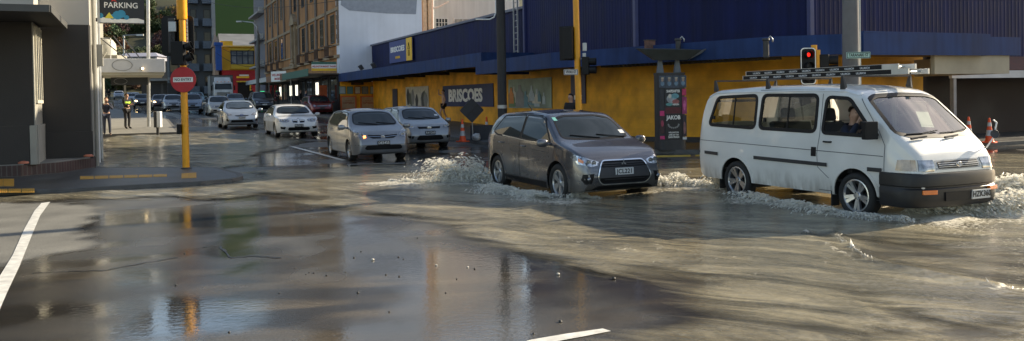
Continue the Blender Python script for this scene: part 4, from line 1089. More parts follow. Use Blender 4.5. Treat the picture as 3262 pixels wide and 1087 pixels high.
def road_mat():
    m = bpy.data.materials.new('wet_asphalt'); nt, N, L, b = nodes(m)
    tc = N_(nt, 'TexCoord'); at = {k: N_(nt, 'Attribute', attribute_name=k) for k in ('wet', 'puddle', 'silt')}
    n1 = N_(nt, 'TexNoise'); n1.inputs['Scale'].default_value = 55; n1.inputs['Detail'].default_value = 6; n1.inputs['Roughness'].default_value = .7; L.new(tc.outputs['Object'], n1.inputs['Vector'])
    n2 = N_(nt, 'TexNoise'); n2.inputs['Scale'].default_value = 1.2; n2.inputs['Detail'].default_value = 8; L.new(tc.outputs['Object'], n2.inputs['Vector'])
    mp = N_(nt, 'Mapping', vector_type='TEXTURE'); mp.inputs['Rotation'].default_value = (0, 0, R(8)); mp.inputs['Scale'].default_value = (1.6, .45, 1); L.new(tc.outputs['Object'], mp.inputs[0])
    n3 = N_(nt, 'TexNoise'); n3.inputs['Scale'].default_value = 1.1; n3.inputs['Detail'].default_value = 6; n3.inputs['Distortion'].default_value = .6; L.new(mp.outputs[0], n3.inputs['Vector'])
    r1 = N_(nt, 'MapRange', i1=.35, i2=.65, i3=.45, i4=1.6); L.new(n1.outputs['Fac'], r1.inputs[0])
    r2 = N_(nt, 'MapRange', i1=.3, i2=.7, i3=.75, i4=1.25); L.new(n2.outputs['Fac'], r2.inputs[0])
    mu = N_(nt, 'Math', operation='MULTIPLY'); L.new(r1.outputs[0], mu.inputs[0]); L.new(r2.outputs[0], mu.inputs[1])
    c0 = N_(nt, 'Mix', data_type='RGBA'); c0.inputs['A'].default_value = (.15, .145, .125, 1); c0.inputs['B'].default_value = (.036, .034, .031, 1); L.new(at['wet'].outputs['Fac'], c0.inputs['Factor'])
    sm = N_(nt, 'MapRange', i1=.42, i2=.62, i3=0, i4=1.0); L.new(n3.outputs['Fac'], sm.inputs[0])
    ms = N_(nt, 'Math', operation='MULTIPLY'); L.new(sm.outputs[0], ms.inputs[0]); L.new(at['silt'].outputs['Fac'], ms.inputs[1])
    c1 = N_(nt, 'Mix', data_type='RGBA'); c1.inputs['B'].default_value = (.11, .09, .062, 1); L.new(c0.outputs['Result'], c1.inputs['A']); L.new(ms.outputs[0], c1.inputs['Factor'])
    sc = N_(nt, 'VectorMath', operation='SCALE'); L.new(c1.outputs['Result'], sc.inputs[0]); L.new(mu.outputs[0], sc.inputs['Scale']); L.new(sc.outputs[0], b.inputs['Base Color'])
    ro = N_(nt, 'MapRange', i1=0, i2=1, i3=.8, i4=.2); L.new(at['wet'].outputs['Fac'], ro.inputs[0])
    ro2 = N_(nt, 'Mix', data_type='FLOAT'); ro2.inputs[3].default_value = .025; L.new(ro.outputs[0], ro2.inputs[2]); L.new(at['puddle'].outputs['Fac'], ro2.inputs[0])
    L.new(ro2.outputs[0], b.inputs['Roughness']); L.new(at['puddle'].outputs['Fac'], b.inputs['Coat Weight']); b.inputs['Coat Roughness'].default_value = .035; b.inputs['Coat IOR'].default_value = 1.5
    # bump: aggregate where dry, gentle ripple where a film stands
    b1 = N_(nt, 'Bump'); b1.inputs['Distance'].default_value = .004; L.new(n1.outputs['Fac'], b1.inputs['Height'])
    st = N_(nt, 'MapRange', i1=0, i2=1, i3=.35, i4=.02); L.new(at['puddle'].outputs['Fac'], st.inputs[0]); L.new(st.outputs[0], b1.inputs['Strength'])
    n4 = N_(nt, 'TexNoise'); n4.inputs['Scale'].default_value = 9; n4.inputs['Detail'].default_value = 2; L.new(mp.outputs[0], n4.inputs['Vector'])
    b2 = N_(nt, 'Bump'); b2.inputs['Strength'].default_value = .1; b2.inputs['Distance'].default_value = .01; L.new(n4.outputs['Fac'], b2.inputs['Height']); L.new(b1.outputs[0], b2.inputs['Normal'])
    L.new(b2.outputs[0], b.inputs['Normal'])
    n6 = N_(nt, 'TexNoise'); n6.inputs['Scale'].default_value = 15; n6.inputs['Detail'].default_value = 4; L.new(tc.outputs['Object'], n6.inputs['Vector'])
    b6 = N_(nt, 'Bump'); b6.inputs['Strength'].default_value = .5; b6.inputs['Distance'].default_value = .0035; L.new(n6.outputs['Fac'], b6.inputs['Height']); L.new(b6.outputs[0], b.inputs['Coat Normal']); b.inputs['IOR'].default_value = 1.5
    return m
def water_mat():
    m = bpy.data.materials.new('muddy_water'); nt, N, L, b = nodes(m); out = N['Material Output']
    tc = N_(nt, 'TexCoord'); ad = N_(nt, 'Attribute', attribute_name='depth'); af = N_(nt, 'Attribute', attribute_name='foam')
    mp = N_(nt, 'Mapping', vector_type='TEXTURE'); mp.inputs['Rotation'].default_value = (0, 0, R(-30)); mp.inputs['Scale'].default_value = (1.7, .5, 1); L.new(tc.outputs['Object'], mp.inputs[0])
    n1 = N_(nt, 'TexNoise'); n1.inputs['Scale'].default_value = .9; n1.inputs['Detail'].default_value = 8; n1.inputs['Distortion'].default_value = 1.1; n1.inputs['Roughness'].default_value = .68; L.new(mp.outputs[0], n1.inputs['Vector'])
    n2 = N_(nt, 'TexNoise'); n2.inputs['Scale'].default_value = 5; n2.inputs['Detail'].default_value = 5; n2.inputs['Distortion'].default_value = .8; L.new(mp.outputs[0], n2.inputs['Vector'])
    cr = N_(nt, 'ValToRGB'); e = cr.color_ramp.elements; e[0].position = .34; e[0].color = (.085, .08, .06, 1); e[1].position = .64; e[1].color = (.33, .29, .195, 1)
    e2 = cr.color_ramp.elements.new(.5); e2.color = (.19, .17, .12, 1)
    L.new(n1.outputs['Fac'], cr.inputs[0])
    # foam colour
    n3 = N_(nt, 'TexNoise'); n3.inputs['Scale'].default_value = 20; n3.inputs['Detail'].default_value = 8; n3.inputs['Roughness'].default_value = .7; L.new(tc.outputs['Object'], n3.inputs['Vector'])
    fa = N_(nt, 'Math', operation='MULTIPLY_ADD'); L.new(af.outputs['Fac'], fa.inputs[0]); fa.inputs[1].default_value = .42; L.new(n3.outputs['Fac'], fa.inputs[2])
    fr = N_(nt, 'MapRange', i1=.74, i2=.98, i3=0, i4=.92); L.new(fa.outputs[0], fr.inputs[0])
    cm = N_(nt, 'Mix', data_type='RGBA'); cm.inputs['B'].default_value = (.8, .75, .62, 1); L.new(cr.outputs[0], cm.inputs['A']); L.new(fr.outputs[0], cm.inputs['Factor']); L.new(cm.outputs['Result'], b.inputs['Base Color'])
    rg = N_(nt, 'MapRange', i1=0, i2=1, i3=.13, i4=.7); L.new(fr.outputs[0], rg.inputs[0]); L.new(rg.outputs[0], b.inputs['Roughness']); b.inputs['IOR'].default_value = 1.33
    bp = N_(nt, 'Bump'); bp.inputs['Strength'].default_value = .5; bp.inputs['Distance'].default_value = .025; L.new(n2.outputs['Fac'], bp.inputs['Height'])
    n5 = N_(nt, 'TexNoise'); n5.inputs['Scale'].default_value = 13; n5.inputs['Detail'].default_value = 4; L.new(tc.outputs['Object'], n5.inputs['Vector'])
    bq = N_(nt, 'Bump'); bq.inputs['Strength'].default_value = .8; bq.inputs['Distance'].default_value = .014; L.new(n5.outputs['Fac'], bq.inputs['Height']); L.new(bp.outputs[0], bq.inputs['Normal'])
    bf = N_(nt, 'Bump'); bf.inputs['Distance'].default_value = .04; L.new(fr.outputs[0], bf.inputs['Strength']); L.new(n3.outputs['Fac'], bf.inputs['Height']); L.new(bq.outputs[0], bf.inputs['Normal']); L.new(bf.outputs[0], b.inputs['Normal'])
    tr = N_(nt, 'BsdfTransparent'); mx = N_(nt, 'MixShader')
    da = N_(nt, 'MapRange', i1=.05, i2=.75, i3=0, i4=1); 
    dm = N_(nt, 'MapRange', i1=.3, i2=.7, i3=-.25, i4=.25); L.new(n1.outputs['Fac'], dm.inputs[0])
    dd = N_(nt, 'Math', operation='ADD'); L.new(ad.outputs['Fac'], dd.inputs[0]); L.new(dm.outputs[0], dd.inputs[1]); L.new(dd.outputs[0], da.inputs[0])
    L.new(da.outputs[0], mx.inputs[0]); L.new(tr.outputs[0], mx.inputs[1]); L.new(b.outputs[0], mx.inputs[2]); L.new(mx.outputs[0], out.inputs[0])
    return m
tag(gridmesh('road', GZ, None, dict(wet=wet, puddle=puddle, silt=silt), road_mat()), kind='structure')
kp = (depth > .02) & (SS > 3) & (SS < 42) & (TT > -9) & (TT < 24.6)
tag(gridmesh('flood_water', GZ+.012+.03*depth+wave*np.clip(depth*1.5, 0, 1), kp, dict(depth=depth, foam=foam), water_mat()), kind='structure')

# ---- road paint ---------------------------------------------------------------
linem = mat('road_paint', (.62, .61, .56), .55, var=.22, scale=9, detail=8)
def marking(name, px, m=linem, h=.006, dz=0.0, kind='structure'):
    pts = [G(*q) for q in px]; b = MB(); n = len(pts)
    vs = [(p.x, p.y, p.z+dz+h) for p in pts]; b.add(vs, [tuple(range(n))])
    return tag(b.build(name, m), kind=kind)
marking('road_marking', [(132, 648), (160, 644), (128, 688), (104, 745), (62, 850), (22, 935), (-40, 1080), (-80, 1080), (-40, 980), (0, 880), (40, 815), (78, 730), (110, 672)][::-1])
marking('road_marking', [(1640, 1100), (1690, 1085), (1800, 1066), (1920, 1049), (1947, 1057), (1860, 1074), (1772, 1090), (1740, 1100)])
marking('road_marking', [(915, 465), (924, 464), (1104, 511), (1090, 513)]); marking('road_marking', [(1105, 523), (1290, 519), (1290, 521.5), (1105, 525.5)], mat('worn_paint', (.2, .2, .19), .5, var=.4, scale=9))
ym = mat('road_paint_yellow', (.6, .4, .06), .55, var=.2, scale=9)
marking('road_marking', [(2060, 497), (2200, 494), (2200, 500), (2060, 503)], ym); marking('road_marking', [(2215, 494), (2290, 493), (2290, 498), (2215, 499)], ym)
for a in (((2960, 470), (3050, 466), (3080, 470), (2980, 475)), ((3120, 520), (3262, 512), (3300, 519), (3140, 528)), ((3060, 500), (3180, 494), (3190, 498), (3070, 505))): marking('road_marking', a)
# cracks and sealed joints in the asphalt
tar = mat('tar_seam', (.012, .012, .012), .35, var=.2)
def seam(px, w=.012):
    b = MB(); pts = []
    for (a, c) in zip(px, px[1:]):
        for j in range(8): pts.append((a[0]+(c[0]-a[0])*j/8+random.uniform(-4, 4), a[1]+(c[1]-a[1])*j/8+random.uniform(-1.6, 1.6)))
    g = [G(*q) for q in pts]
    for i in range(len(g)-1):
        d = (g[i+1]-g[i]).xy.normalized(); n = Vector((-d.y, d.x, 0))*w*random.uniform(.5, 1.6)
        b.add([g[i]-n+Vector((0, 0, .005)), g[i+1]-n+Vector((0, 0, .005)), g[i+1]+n+Vector((0, 0, .005)), g[i]+n+Vector((0, 0, .005))], [(0, 1, 2, 3)])
    tag(b.build('road_crack', tar), kind='structure')
seam([(105, 872), (330, 862), (600, 815)]); seam([(700, 785), (735, 822), (800, 818), (905, 823)], .014); seam([(640, 790), (700, 785)], .01)
# kerb-side tactile paving
tact = mat('tactile_yellow', (.6, .33, .05), .6, var=.2, scale=6, bump=.2)
def tactile(px0, px1, bot, top, n, label, bars=6):
    """row of raised yellow paving tiles on the footpath"""
    t = thing('tactile_paving', label, 'tactile paving', G((px0+px1)/2, (bot[0]+top[0])/2, LK))
    for i in range(n):
        a, c = i/n, (i+1)/n-.012
        q = [G(px0+(px1-px0)*f, y, LK) for f, y in ((a, bot[0]+(bot[1]-bot[0])*a), (c, bot[0]+(bot[1]-bot[0])*c), (c, top[0]+(top[1]-top[0])*c), (a, top[0]+(top[1]-top[0])*a))]
        b = MB(); up = Vector((0, 0, .006)); b.add([p+Vector((0, 0, .002)) for p in q]+[p+up for p in q], [(4, 5, 6, 7), (0, 1, 5, 4), (1, 2, 6, 5), (2, 3, 7, 6), (3, 0, 4, 7)])
        for k in range(bars):
            f0, f1 = (k+.3)/bars, (k+.75)/bars
            r = [q[0].lerp(q[1], f0), q[0].lerp(q[1], f1), q[3].lerp(q[2], f1), q[3].lerp(q[2], f0)]
            b.add([p+up for p in r]+[p+Vector((0, 0, .014)) for p in r], [(4, 5, 6, 7), (0, 1, 5, 4), (1, 2, 6, 5), (2, 3, 7, 6), (3, 0, 4, 7)])
        b.build('paving_tile', tact, t)
tactile(255, 535, (572, 563), (563, 556), 6, 'long narrow strip of yellow tactile tiles parallel to the kerb')
tactile(578, 626, (569, 567), (554, 551), 2, 'small square of yellow tactile tiles at the foot of the yellow signal pole', 5)
tactile(-60, 46, (594, 594), (571, 571), 3, 'yellow tactile tiles by the brick plinth at the left edge')
tactile(-60, 112, (616, 614), (604, 602), 4, 'yellow tactile tiles along the dropped kerb at the left edge')
# pebbles washed onto the road
pebm = [mat('pebble_dark', (.03, .028, .025), .5, var=.3, scale=30), mat('pebble_light', (.45, .42, .36), .6, var=.2, scale=30)]
peb = [(588, 809), (1128, 822), (1187, 830), (1269, 820), (1230, 876), (1100, 868), (975, 876), (985, 870), (940, 856), (1390, 847), (1455, 890), (1555, 778), (1955, 890), (1785, 1027), (1420, 934), (1272, 882), (1285, 826), (1330, 760), (1490, 853), (1512, 858), (1040, 880), (1150, 802), (730, 1060), (890, 935), (1778, 876), (1000, 872), (1140, 934), (1700, 1065), (1240, 995), (560, 910)]
for i, (x, y) in enumerate(peb):
    g = G(x, y); r = random.uniform(.008, .0135); big = i in (0, 24, 12, 13, 2)
    if big: r *= 1.5
    bm = bmesh.new(); bmesh.ops.create_icosphere(bm, subdivisions=2, radius=r)
    for v in bm.verts:
        v.co *= 1+.25*mnoise.noise(v.co*60+Vector((i, 0, 0))); v.co.z *= .65
    me = bpy.data.meshes.new('pebble'); bm.to_mesh(me); bm.free(); light = i in (24, 9, 2, 18); me.materials.append(pebm[1 if light else 0])
    o = bpy.data.objects.new('pebble', me); COL.objects.link(o); o.location = (g.x, g.y, g.z+r*.55)
    tag(o, 'pale pebble lying on the wet road in the foreground' if light else 'small dark pebble lying on the wet road in the foreground', 'pebble', 'pale pebbles on the wet road' if light else 'dark pebbles on the wet road')
# ------------------------------------------------------------------ building helpers (street frame: x=t, y=s)
def corrugated(b, p0, p1, z0, z1, pitch=.2, amp=.008, m=0, zt1=None):
    """ribbed sheet between two (t,s) points; ribs stand out to the left of p0->p1"""
    a, c = Vector(p0), Vector(p1); d = c-a; L_ = d.length; d.normalize(); n = Vector((-d.y, d.x)); k = int(L_/pitch)
    pts = []
    for i in range(k):
        for f, h in ((0, 0), (.3, 0), (.42, 1), (.62, 1), (.74, 0)):
            pts.append((i+f, h))
    pts.append((k, 0))
    vs = []; 
    for f, h in pts:
        q = a+d*(f*L_/k)+n*(h*amp); fr = f/k; zt = z1 if zt1 is None else z1+(zt1-z1)*fr
        vs += [(q.x, q.y, z0), (q.x, q.y, zt)]
    b.add(vs, [(2*i, 2*i+2, 2*i+3, 2*i+1) for i in range(len(pts)-1)], m)
def ribbon(b, pts, z0, z1, th, m=0):
    """upright band of thickness th following (t,s) points (thickness goes to the left)"""
    n = len(pts); P2 = [Vector(p) for p in pts]; off = []
    for i in range(n):
        d = (P2[min(i+1, n-1)]-P2[max(i-1, 0)]).normalized(); off.append(P2[i]+Vector((-d.y, d.x))*th)
    vs = []
    for a, o in zip(P2, off): vs += [(a.x, a.y, z0), (a.x, a.y, z1), (o.x, o.y, z0), (o.x, o.y, z1)]
    fs = []
    for i in range(n-1):
        q = 4*i; r = q+4
        fs += [(q, r, r+1, q+1), (q+2, q+3, r+3, r+2), (q+1, r+1, r+3, q+3), (q, q+2, r+2, r)]
    fs += [(0, 1, 3, 2), (4*n-4, 4*n-2, 4*n-1, 4*n-3)]
    b.add(vs, fs, m)
TV, SV, ZV = Vector((VT.x, VT.y, 0)), Vector((US.x, US.y, 0)), Vector((0, 0, 1))

# materials of the place
blue = mat('cladding_blue', (.007, .012, .068), .6, var=.22, scale=.7, streak=.35, detail=7, spec=.2)
blue2 = mat('fascia_blue', (.02, .048, .15), .6, var=.25, scale=.9, streak=.3, detail=7, spec=.2)
yellow = brickmat('yellow_blocks', (.74, .35, .012), (.71, .335, .011), (.66, .31, .01), .4, .2, .006, .6, .3, .3)
soff = mat('soffit_dark', (.035, .03, .02), .8, var=.2)
beige = mat('beige_render', (.42, .36, .26), .8, var=.15, scale=1)
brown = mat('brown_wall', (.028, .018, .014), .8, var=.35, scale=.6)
whitew = mat('white_render', (.64, .68, .75), .8, var=.08, scale=.5, streak=.05, detail=8)
greyw = mat('grey_patch', (.26, .29, .34), .75, var=.1)
signblue = mat('sign_blue', (.012, .018, .085), .4, var=.1)
signwhite = mat('sign_white', (.78, .78, .74), .45, var=.05)
signyel = mat('sign_yellow', (.82, .5, .03), .45, var=.08)

# ---- big store ----------------------------------------------------------------
store = thing('store_building', 'big corner store with yellow block walls, dark blue ribbed cladding and a blue canopy', 'building', ST(25, 16.3))
WPTS = [(16.3, 61.8), (16.3, 25.0), (19.8, 20.4), (25.0, 20.4)]
b = MB(SF); ribbon(b, WPTS, -.2, 3.7, .25); b.build('block_wall', yellow, store, uv=True, fix=True)
b = MB(SF); n0 = MB(SF); ribbon(n0, [(16.27, 61.8), (16.27, 25.0), (19.78, 20.37), (25.0, 20.37)], .1, .33, -.02); n0.build('wall_base', mat('base_dark', (.03, .028, .03), .6, var=.3), store)
b = MB(SF); corrugated(b, (16.27, 34.3), (16.27, 61.8), 3.3, 5.9); b.build('low_cladding', blue, store)
b = MB(SF); corrugated(b, (16.25, 25.0), (16.25, 34.3), 3.2, 10.2); b.build('tall_cladding', blue, store)
b = MB(SF); corrugated(b, (19.75, 20.35), (16.25, 25.0), 3.2, 10.2); b.build('tall_cladding', blue, store)
b = MB(SF); corrugated(b, (62, 20.35), (19.75, 20.35), 3.0, 10.2); b.build('tall_cladding', blue, store)
for p in ((16.2, 34.3), (16.2, 25.05), (19.7, 20.25)): MB(SF).box(p[0]-.06, p[0]+.1, p[1]-.08, p[1]+.08, 3.2, 10.2).build('corner_flashing', mat('flashing', (.03, .04, .13), .45), store)
b = MB(SF); b.box(16.15, 16.6, 34.4, 61.8, 5.88, 6.0); b.box(16.1, 16.6, 25, 34.35, 10.18, 10.35); b.box(19.7, 62, 20.2, 20.7, 10.18, 10.35)
ribbon(b, [(16.1, 25.0), (19.7, 20.2)], 10.18, 10.35, .5); b.build('parapet_cap', mat('cap_grey', (.12, .13, .18), .5), store)
b = MB(SF); b.prism([(16.4, 61.7), (16.4, 34.5), (45, 34.5), (45, 61.7)], 5.6, 5.75); b.prism([(16.4, 34.3), (16.4, 25.1), (19.9, 20.6), (62, 20.6), (62, 34.3)], 9.9, 10.05)
b.prism([(16.6, 34.2), (16.6, 34.4), (62, 34.4), (62, 34.2)], 3.5, 10.1)
b.build('roof', mat('roof_grey', (.16, .16, .17), .7), store)
# end wall, dark carport recess to the right
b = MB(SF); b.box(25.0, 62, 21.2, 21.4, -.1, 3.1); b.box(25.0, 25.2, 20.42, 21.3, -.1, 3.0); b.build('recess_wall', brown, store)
b = MB(SF); b.add([(25.4, 19.6, 2.5), (62, 19.6, 2.5), (62, 20.3, 3.0), (25.4, 20.3, 3.0), (25.4, 19.6, 2.42), (62, 19.6, 2.42), (62, 20.3, 2.9), (25.4, 20.3, 2.9)], [(0,1,2,3), (4,7,6,5), (0,4,5,1), (0,3,7,4)]); b.build('lean_to_roof', mat('roof_rust', (.09, .035, .03), .8, var=.3), store)
b = MB(SF); b.box(25.3, 62, 19.5, 19.62, 2.2, 2.46); b.build('gutter_beam', mat('beam_white', (.5, .5, .5), .6, var=.15, scale=1.5), store)
for t in (25.4, 33, 41): MB(SF).box(t, t+.14, 19.52, 19.66, 0, 2.2).build('carport_post', mat('post_grey', (.25, .25, .26), .6), store)
b = MB(SF); b.box(21.3, 24.6, 16.98, 17.12, 2.28, 2.86); b.box(24.45, 24.6, 17.12, 20.3, 2.28, 2.86); b.build('hanging_panel', beige, store)
# canopies
def canopy(name, out, inn, z0, z1, drop=.0):
    b = MB(SF); ribbon(b, out, z0, z1, -.12); o = b.build(name, blue2, store, fix=True)
    s_ = MB(SF); poly = [(p[0], p[1]) for p in out]+[(p[0], p[1]) for p in inn]
    s_.prism(poly, z0+.12, z0+.17); s_.build('canopy_soffit', mat('soffit_ochre', (.2, .12, .03), .8, var=.2), o)
    r_ = MB(SF); r_.prism([tuple(Vector(p)) for p in poly], z1-.12, z1-.07); r_.build('canopy_top', mat('canopy_top_grey', (.1, .11, .16), .7), o)
    return o
canopy('canopy', [(16.2, 61.75), (13.8, 61.75), (13.8, 33.5), (16.2, 33.5)], [], 3.2, 3.8)
canopy('canopy', [(16.2, 33.9), (13.7, 33.9), (13.7, 26.6), (14.3, 25.0), (16.4, 18.3), (17.7, 17.15), (25.0, 17.0)], [(25.0, 20.2), (19.6, 20.2), (16.2, 24.9)], 2.84, 3.4)
b = MB(SF); ribbon(b, [(18.3, 16.92), (23.3, 16.78), (23.3, 18.2)], 2.82, 3.46, -.1); b.box(18.3, 23.3, 16.8, 17.1, 3.44, 3.48); b.build('canopy_box', blue2, store, fix=True)
# joists and light battens beneath the canopy
for s in np.arange(35, 61, 4.3): MB(SF).box(14.2, 15.9, s, s+.16, 3.12, 3.31).build('canopy_batten', soff, store)
b = MB(SF)
for i in range(34):
    p = Vector((14.5, 24.6)).lerp(Vector((16.5, 18.6)), i/34); b.box(p.x+.0, p.x+.7, p.y-.03, p.y+.03, 2.78, 2.86)
b.build('canopy_ribs', soff, store)
for px in (2068, 2160, 2440):
    # things standing on the canopy: lamps and vents
    pass
def s_on(px, t): return onT(px, 300, t)[0]
b = MB(SF)
# ladder up the tall wall
lad = thing('wall_ladder', 'pale fixed metal ladder standing on the canopy against the blue cladding', 'ladder', ST(s_on(1650, 16.0), 16.0, 3.8))
s0 = s_on(1650, 16.05); b = MB(SF)
for ds in (-.21, .21): b.box(15.97, 16.03, s0+ds-.025, s0+ds+.025, 3.75, 6.35)
b.build('rails', K['galv'], lad)
b = MB(SF)
for i in range(9): b.tube([(16.0, s0-.2, 3.95+i*.28), (16.0, s0+.2, 3.95+i*.28)], .018, 6)
b.build('rungs', K['galv'], lad)
# flood lamps on the canopy edge
for px, py, nm in ((1150, 221, 'black floodlight on the far end of the blue canopy, left of its pair'), (1190, 214, 'black floodlight on the far end of the blue canopy, right of its pair')):
    s_, z_ = onT(px, py, 14.0); t = thing('floodlight', nm, 'floodlight', ST(s_, 14.0, 3.8), 0)
    MB(SF @ Matrix.Translation((14.0, s_, 4.05)) @ Matrix.Rotation(R(-35), 4, 'Y')).box(-.1, .1, -.22, .22, -.17, .17).build('lamp_head', K['dark'], t, bevel=.02)
    MB(SF).tube([(14.0, s_, 3.75), (14.0, s_, 4.0)], .025, 6).build('bracket', K['dark'], t)
# small boxes on the corner canopy
t = thing('junction_box', 'small rusty box standing on the corner canopy', 'box', P(2070, 140, 26.5)); c0 = P(2070, 139, 26.5)
MB(SF @ Matrix.Translation(SF.inverted() @ c0)).box(-.16, .16, -.08, .08, -.25, .1).build('box_shell', mat('rusty_box', (.14, .07, .05), .7, var=.4, scale=12), t, bevel=.01)
MB(SF @ Matrix.Translation(SF.inverted() @ c0)).box(-.18, .18, -.1, .1, .1, .12).build('lid', K['dark'], t)
for px, nm in ((2160, 'dark rooftop vent with a cap on the corner canopy'), (2440, 'dark curved vent pipe on the canopy left of the large grey pole')):
    c0 = P(px, 125, 25.5 if px < 2300 else 22.6); t = thing('roof_vent', nm, 'vent', c0)
    MB(Matrix.Translation(c0)).lathe([(.001, .03), (.1, .02), (.11, -.03), (.08, -.05), (.08, -.5)], 14).build('vent_cowl', K['dark'], t, smooth='angle')
    MB().tube([c0+Vector((.05, 0, .0)), c0+Vector((.12, 0, .08)), c0+Vector((.18, 0, .0)), c0+Vector((.18, 0, -.08))], .022, 6).build('bent_pipe', K['galv'], t, smooth=True)

def board_T(p0, p1, t, z0, z1, proud=.06):
    """panel matrix for a board on the street-side wall: local x to the right in view"""
    sm = (p0+p1)/2; c = ST(sm, t-proud, (z0+z1)/2); return panelT(c, -SV, -TV)
def rect(mb, w, h, m=0, d=.03, T=None, x=0, y=0): return mb.box(x-w/2, x+w/2, y-h/2, y+h/2, -d, 0, m, T)
# upper shop sign
sa, za = onT(1243, 125, 16.2); sb, zb = onT(1318, 205, 16.2)
sa2, zt2 = onT(1243, 136, 16.2); _, zbt = onT(1243, 203, 16.2)
T = board_T(sa, sb, 16.2, zbt, zt2, .08); wS = sa-sb; hS = (zt2-zbt)
sg = thing('shop_sign', 'blue shop sign reading BRISCOES beside a yellow square, high on the ribbed cladding', 'sign', T.translation)
rect(MB(T), wS, hS, 0, .05).build('board', mat('sign_midblue', (.03, .05, .2), .45, var=.1), sg)
rect(MB(T), wS*.23, hS*1.0, 0, .03, x=wS*.385).build('yellow_square', signyel, sg).location.xy = 0, 0
for o in sg.children:
    if o.name.startswith('yellow'):
        for v in o.data.vertices: v.co += -TV*.035
mb = MB(); textmb(mb, 'BRISCOES', hS*.34, T @ Matrix.Translation((-wS*.13, hS*.1, .005)), 0, .035, .01, sx=.82*wS/2.9 if wS > 2.9 else .8); mb.build('lettering', signwhite, sg)
mb = MB(); textmb(mb, 'HOMEWARE', hS*.15, T @ Matrix.Translation((-wS*.12, -hS*.28, .005)), 0, .02, .01, sx=.9); mb.build('small_lettering', signyel, sg)
mb = MB(T @ Matrix.Translation((wS*.385, 0, .045)))
mb.tube([(-.2, .02, 0), (0, .42, 0), (.2, .02, 0), (-.2, .02, 0)], .022, 6).tube([(-.12, -.05, 0), (-.12, -.42, 0), (.12, -.42, 0), (.12, -.05, 0)], .022, 6).build('emblem', K['black'], sg)
print('sign', wS, hS)
# big lower sign
sa, _ = onT(1408, 300, 16.2); sb, _ = onT(1568, 300, 16.2); zl = onT(1408, 341, 16.2)[1]; zh = onT(1488, 270, 16.2)[1]; zl = (zl+onT(1568, 338, 16.2)[1])/2
T = board_T(sa, sb, 16.3, zl, zh, .05); wS = sa-sb; hS = zh-zl; print('big', wS, hS, zl, zh)
sg = thing('shop_sign', 'long dark blue board reading BRISCOES in large letters on the yellow wall', 'sign', T.translation)
rect(MB(T), wS, hS).build('board', signblue, sg)
mb = MB(); textmb(mb, 'BRISCOES', hS*.78, T @ Matrix.Translation((-wS*.03, -.02, .005)), 0, .045, .01, sx=.88*wS/(hS*4.4)); mb.build('lettering', signwhite, sg)
print('letters', max(v[0] for v in mb.v), min(v[0] for v in mb.v))
# pictures on the wall
def picture_mat(name, cols, scale=2.0, seed=0):
    m = bpy.data.materials.new(name); nt, N, L, bb = nodes(m); bb.inputs['Roughness'].default_value = .4
    tc = N_(nt, 'TexCoord'); mp = N_(nt, 'Mapping'); mp.inputs['Location'].default_value = (seed*3.1, seed, 0); mp.inputs['Scale'].default_value = (1.6, 1.6, .7); L.new(tc.outputs['Object'], mp.inputs[0])
    nz = N_(nt, 'TexVoronoi', feature='F1'); nz.inputs['Scale'].default_value = scale; L.new(mp.outputs[0], nz.inputs['Vector'])
    sp = N_(nt, 'SeparateColor'); L.new(nz.outputs['Color'], sp.inputs[0]); cr = N_(nt, 'ValToRGB'); cr.color_ramp.interpolation = 'CONSTANT'
    for i, c in enumerate(cols):
        e = cr.color_ramp.elements[i] if i < 2 else cr.color_ramp.elements.new(i/len(cols))
        e.position = i/len(cols); e.color = (*c, 1)
    L.new(sp.outputs[0], cr.inputs[0]); L.new(cr.outputs[0], bb.inputs['Base Color']); return m
def poster(px0, px1, y0, y1, name, label, m, fm=None, extra=None, t=16.3):
    sa, sb = s_on(px0, t), s_on(px1, t); pc = (px0+px1)/2; zl, zh = onT(pc, y1, t)[1], onT(pc, y0, t)[1]
    T = board_T(sa, sb, t, zl, zh, .05); o = thing(name, label, 'poster', T.translation); w, h = sa-sb, zh-zl
    rect(MB(T), w, h).build('print', m, o)
    if fm:
        f = MB(T); f.box(-w/2-.03, w/2+.03, h/2, h/2+.03, -.03, .01).box(-w/2-.03, w/2+.03, -h/2-.03, -h/2, -.03, .01).box(-w/2-.03, -w/2, -h/2, h/2, -.03, .01).box(w/2, w/2+.03, -h/2, h/2, -.03, .01); f.build('frame', fm, o)
    if extra: extra(o, T, w, h)
    return o
def fig_cluster(cols, seed, n, kind):
    def f(o, T, w, h):
        r = random.Random(seed)
        for i in range(n):
            x = r.uniform(-.45, .45)*w; c = cols[i % len(cols)]; mb = MB(T @ Matrix.Translation((0, 0, .004+.0012*i)))
            if kind == 'bottle':
                bw, bh = r.uniform(.06, .2)*w*.5, r.uniform(.15, .75)*h; y0 = -h/2+r.uniform(.02, .25)*h
                pts = [(x-bw, y0), (x+bw, y0), (x+bw, y0+bh*.6), (x+bw*.35, y0+bh*.75), (x+bw*.35, y0+bh), (x-bw*.35, y0+bh), (x-bw*.35, y0+bh*.75), (x-bw, y0+bh*.6)]
            else:
                bw, bh = r.uniform(.06, .1)*w, r.uniform(.5, .8)*h; y0 = -h/2+r.uniform(.0, .2)*h
                pts = [(x-bw*.5, y0), (x+bw*.5, y0), (x+bw, y0+bh*.5), (x+bw*.6, y0+bh*.8), (x+bw*.2, y0+bh), (x-bw*.3, y0+bh*.95), (x-bw, y0+bh*.6)]
            mb.add([(a, min(h/2-.02, c_), 0) for a, c_ in pts], [tuple(range(len(pts)))]); mb.build('printed_shape', c, o)
    return f
cA = [mat('ink_'+n, c, .45, var=.15) for n, c in (('olive', (.09, .1, .06)), ('grey', (.2, .2, .19)), ('dark', (.03, .03, .03)), ('cream', (.5, .48, .4)), ('orange', (.55, .2, .04)), ('teal', (.1, .22, .26)), ('green', (.12, .2, .08)), ('pale', (.35, .42, .45)))]
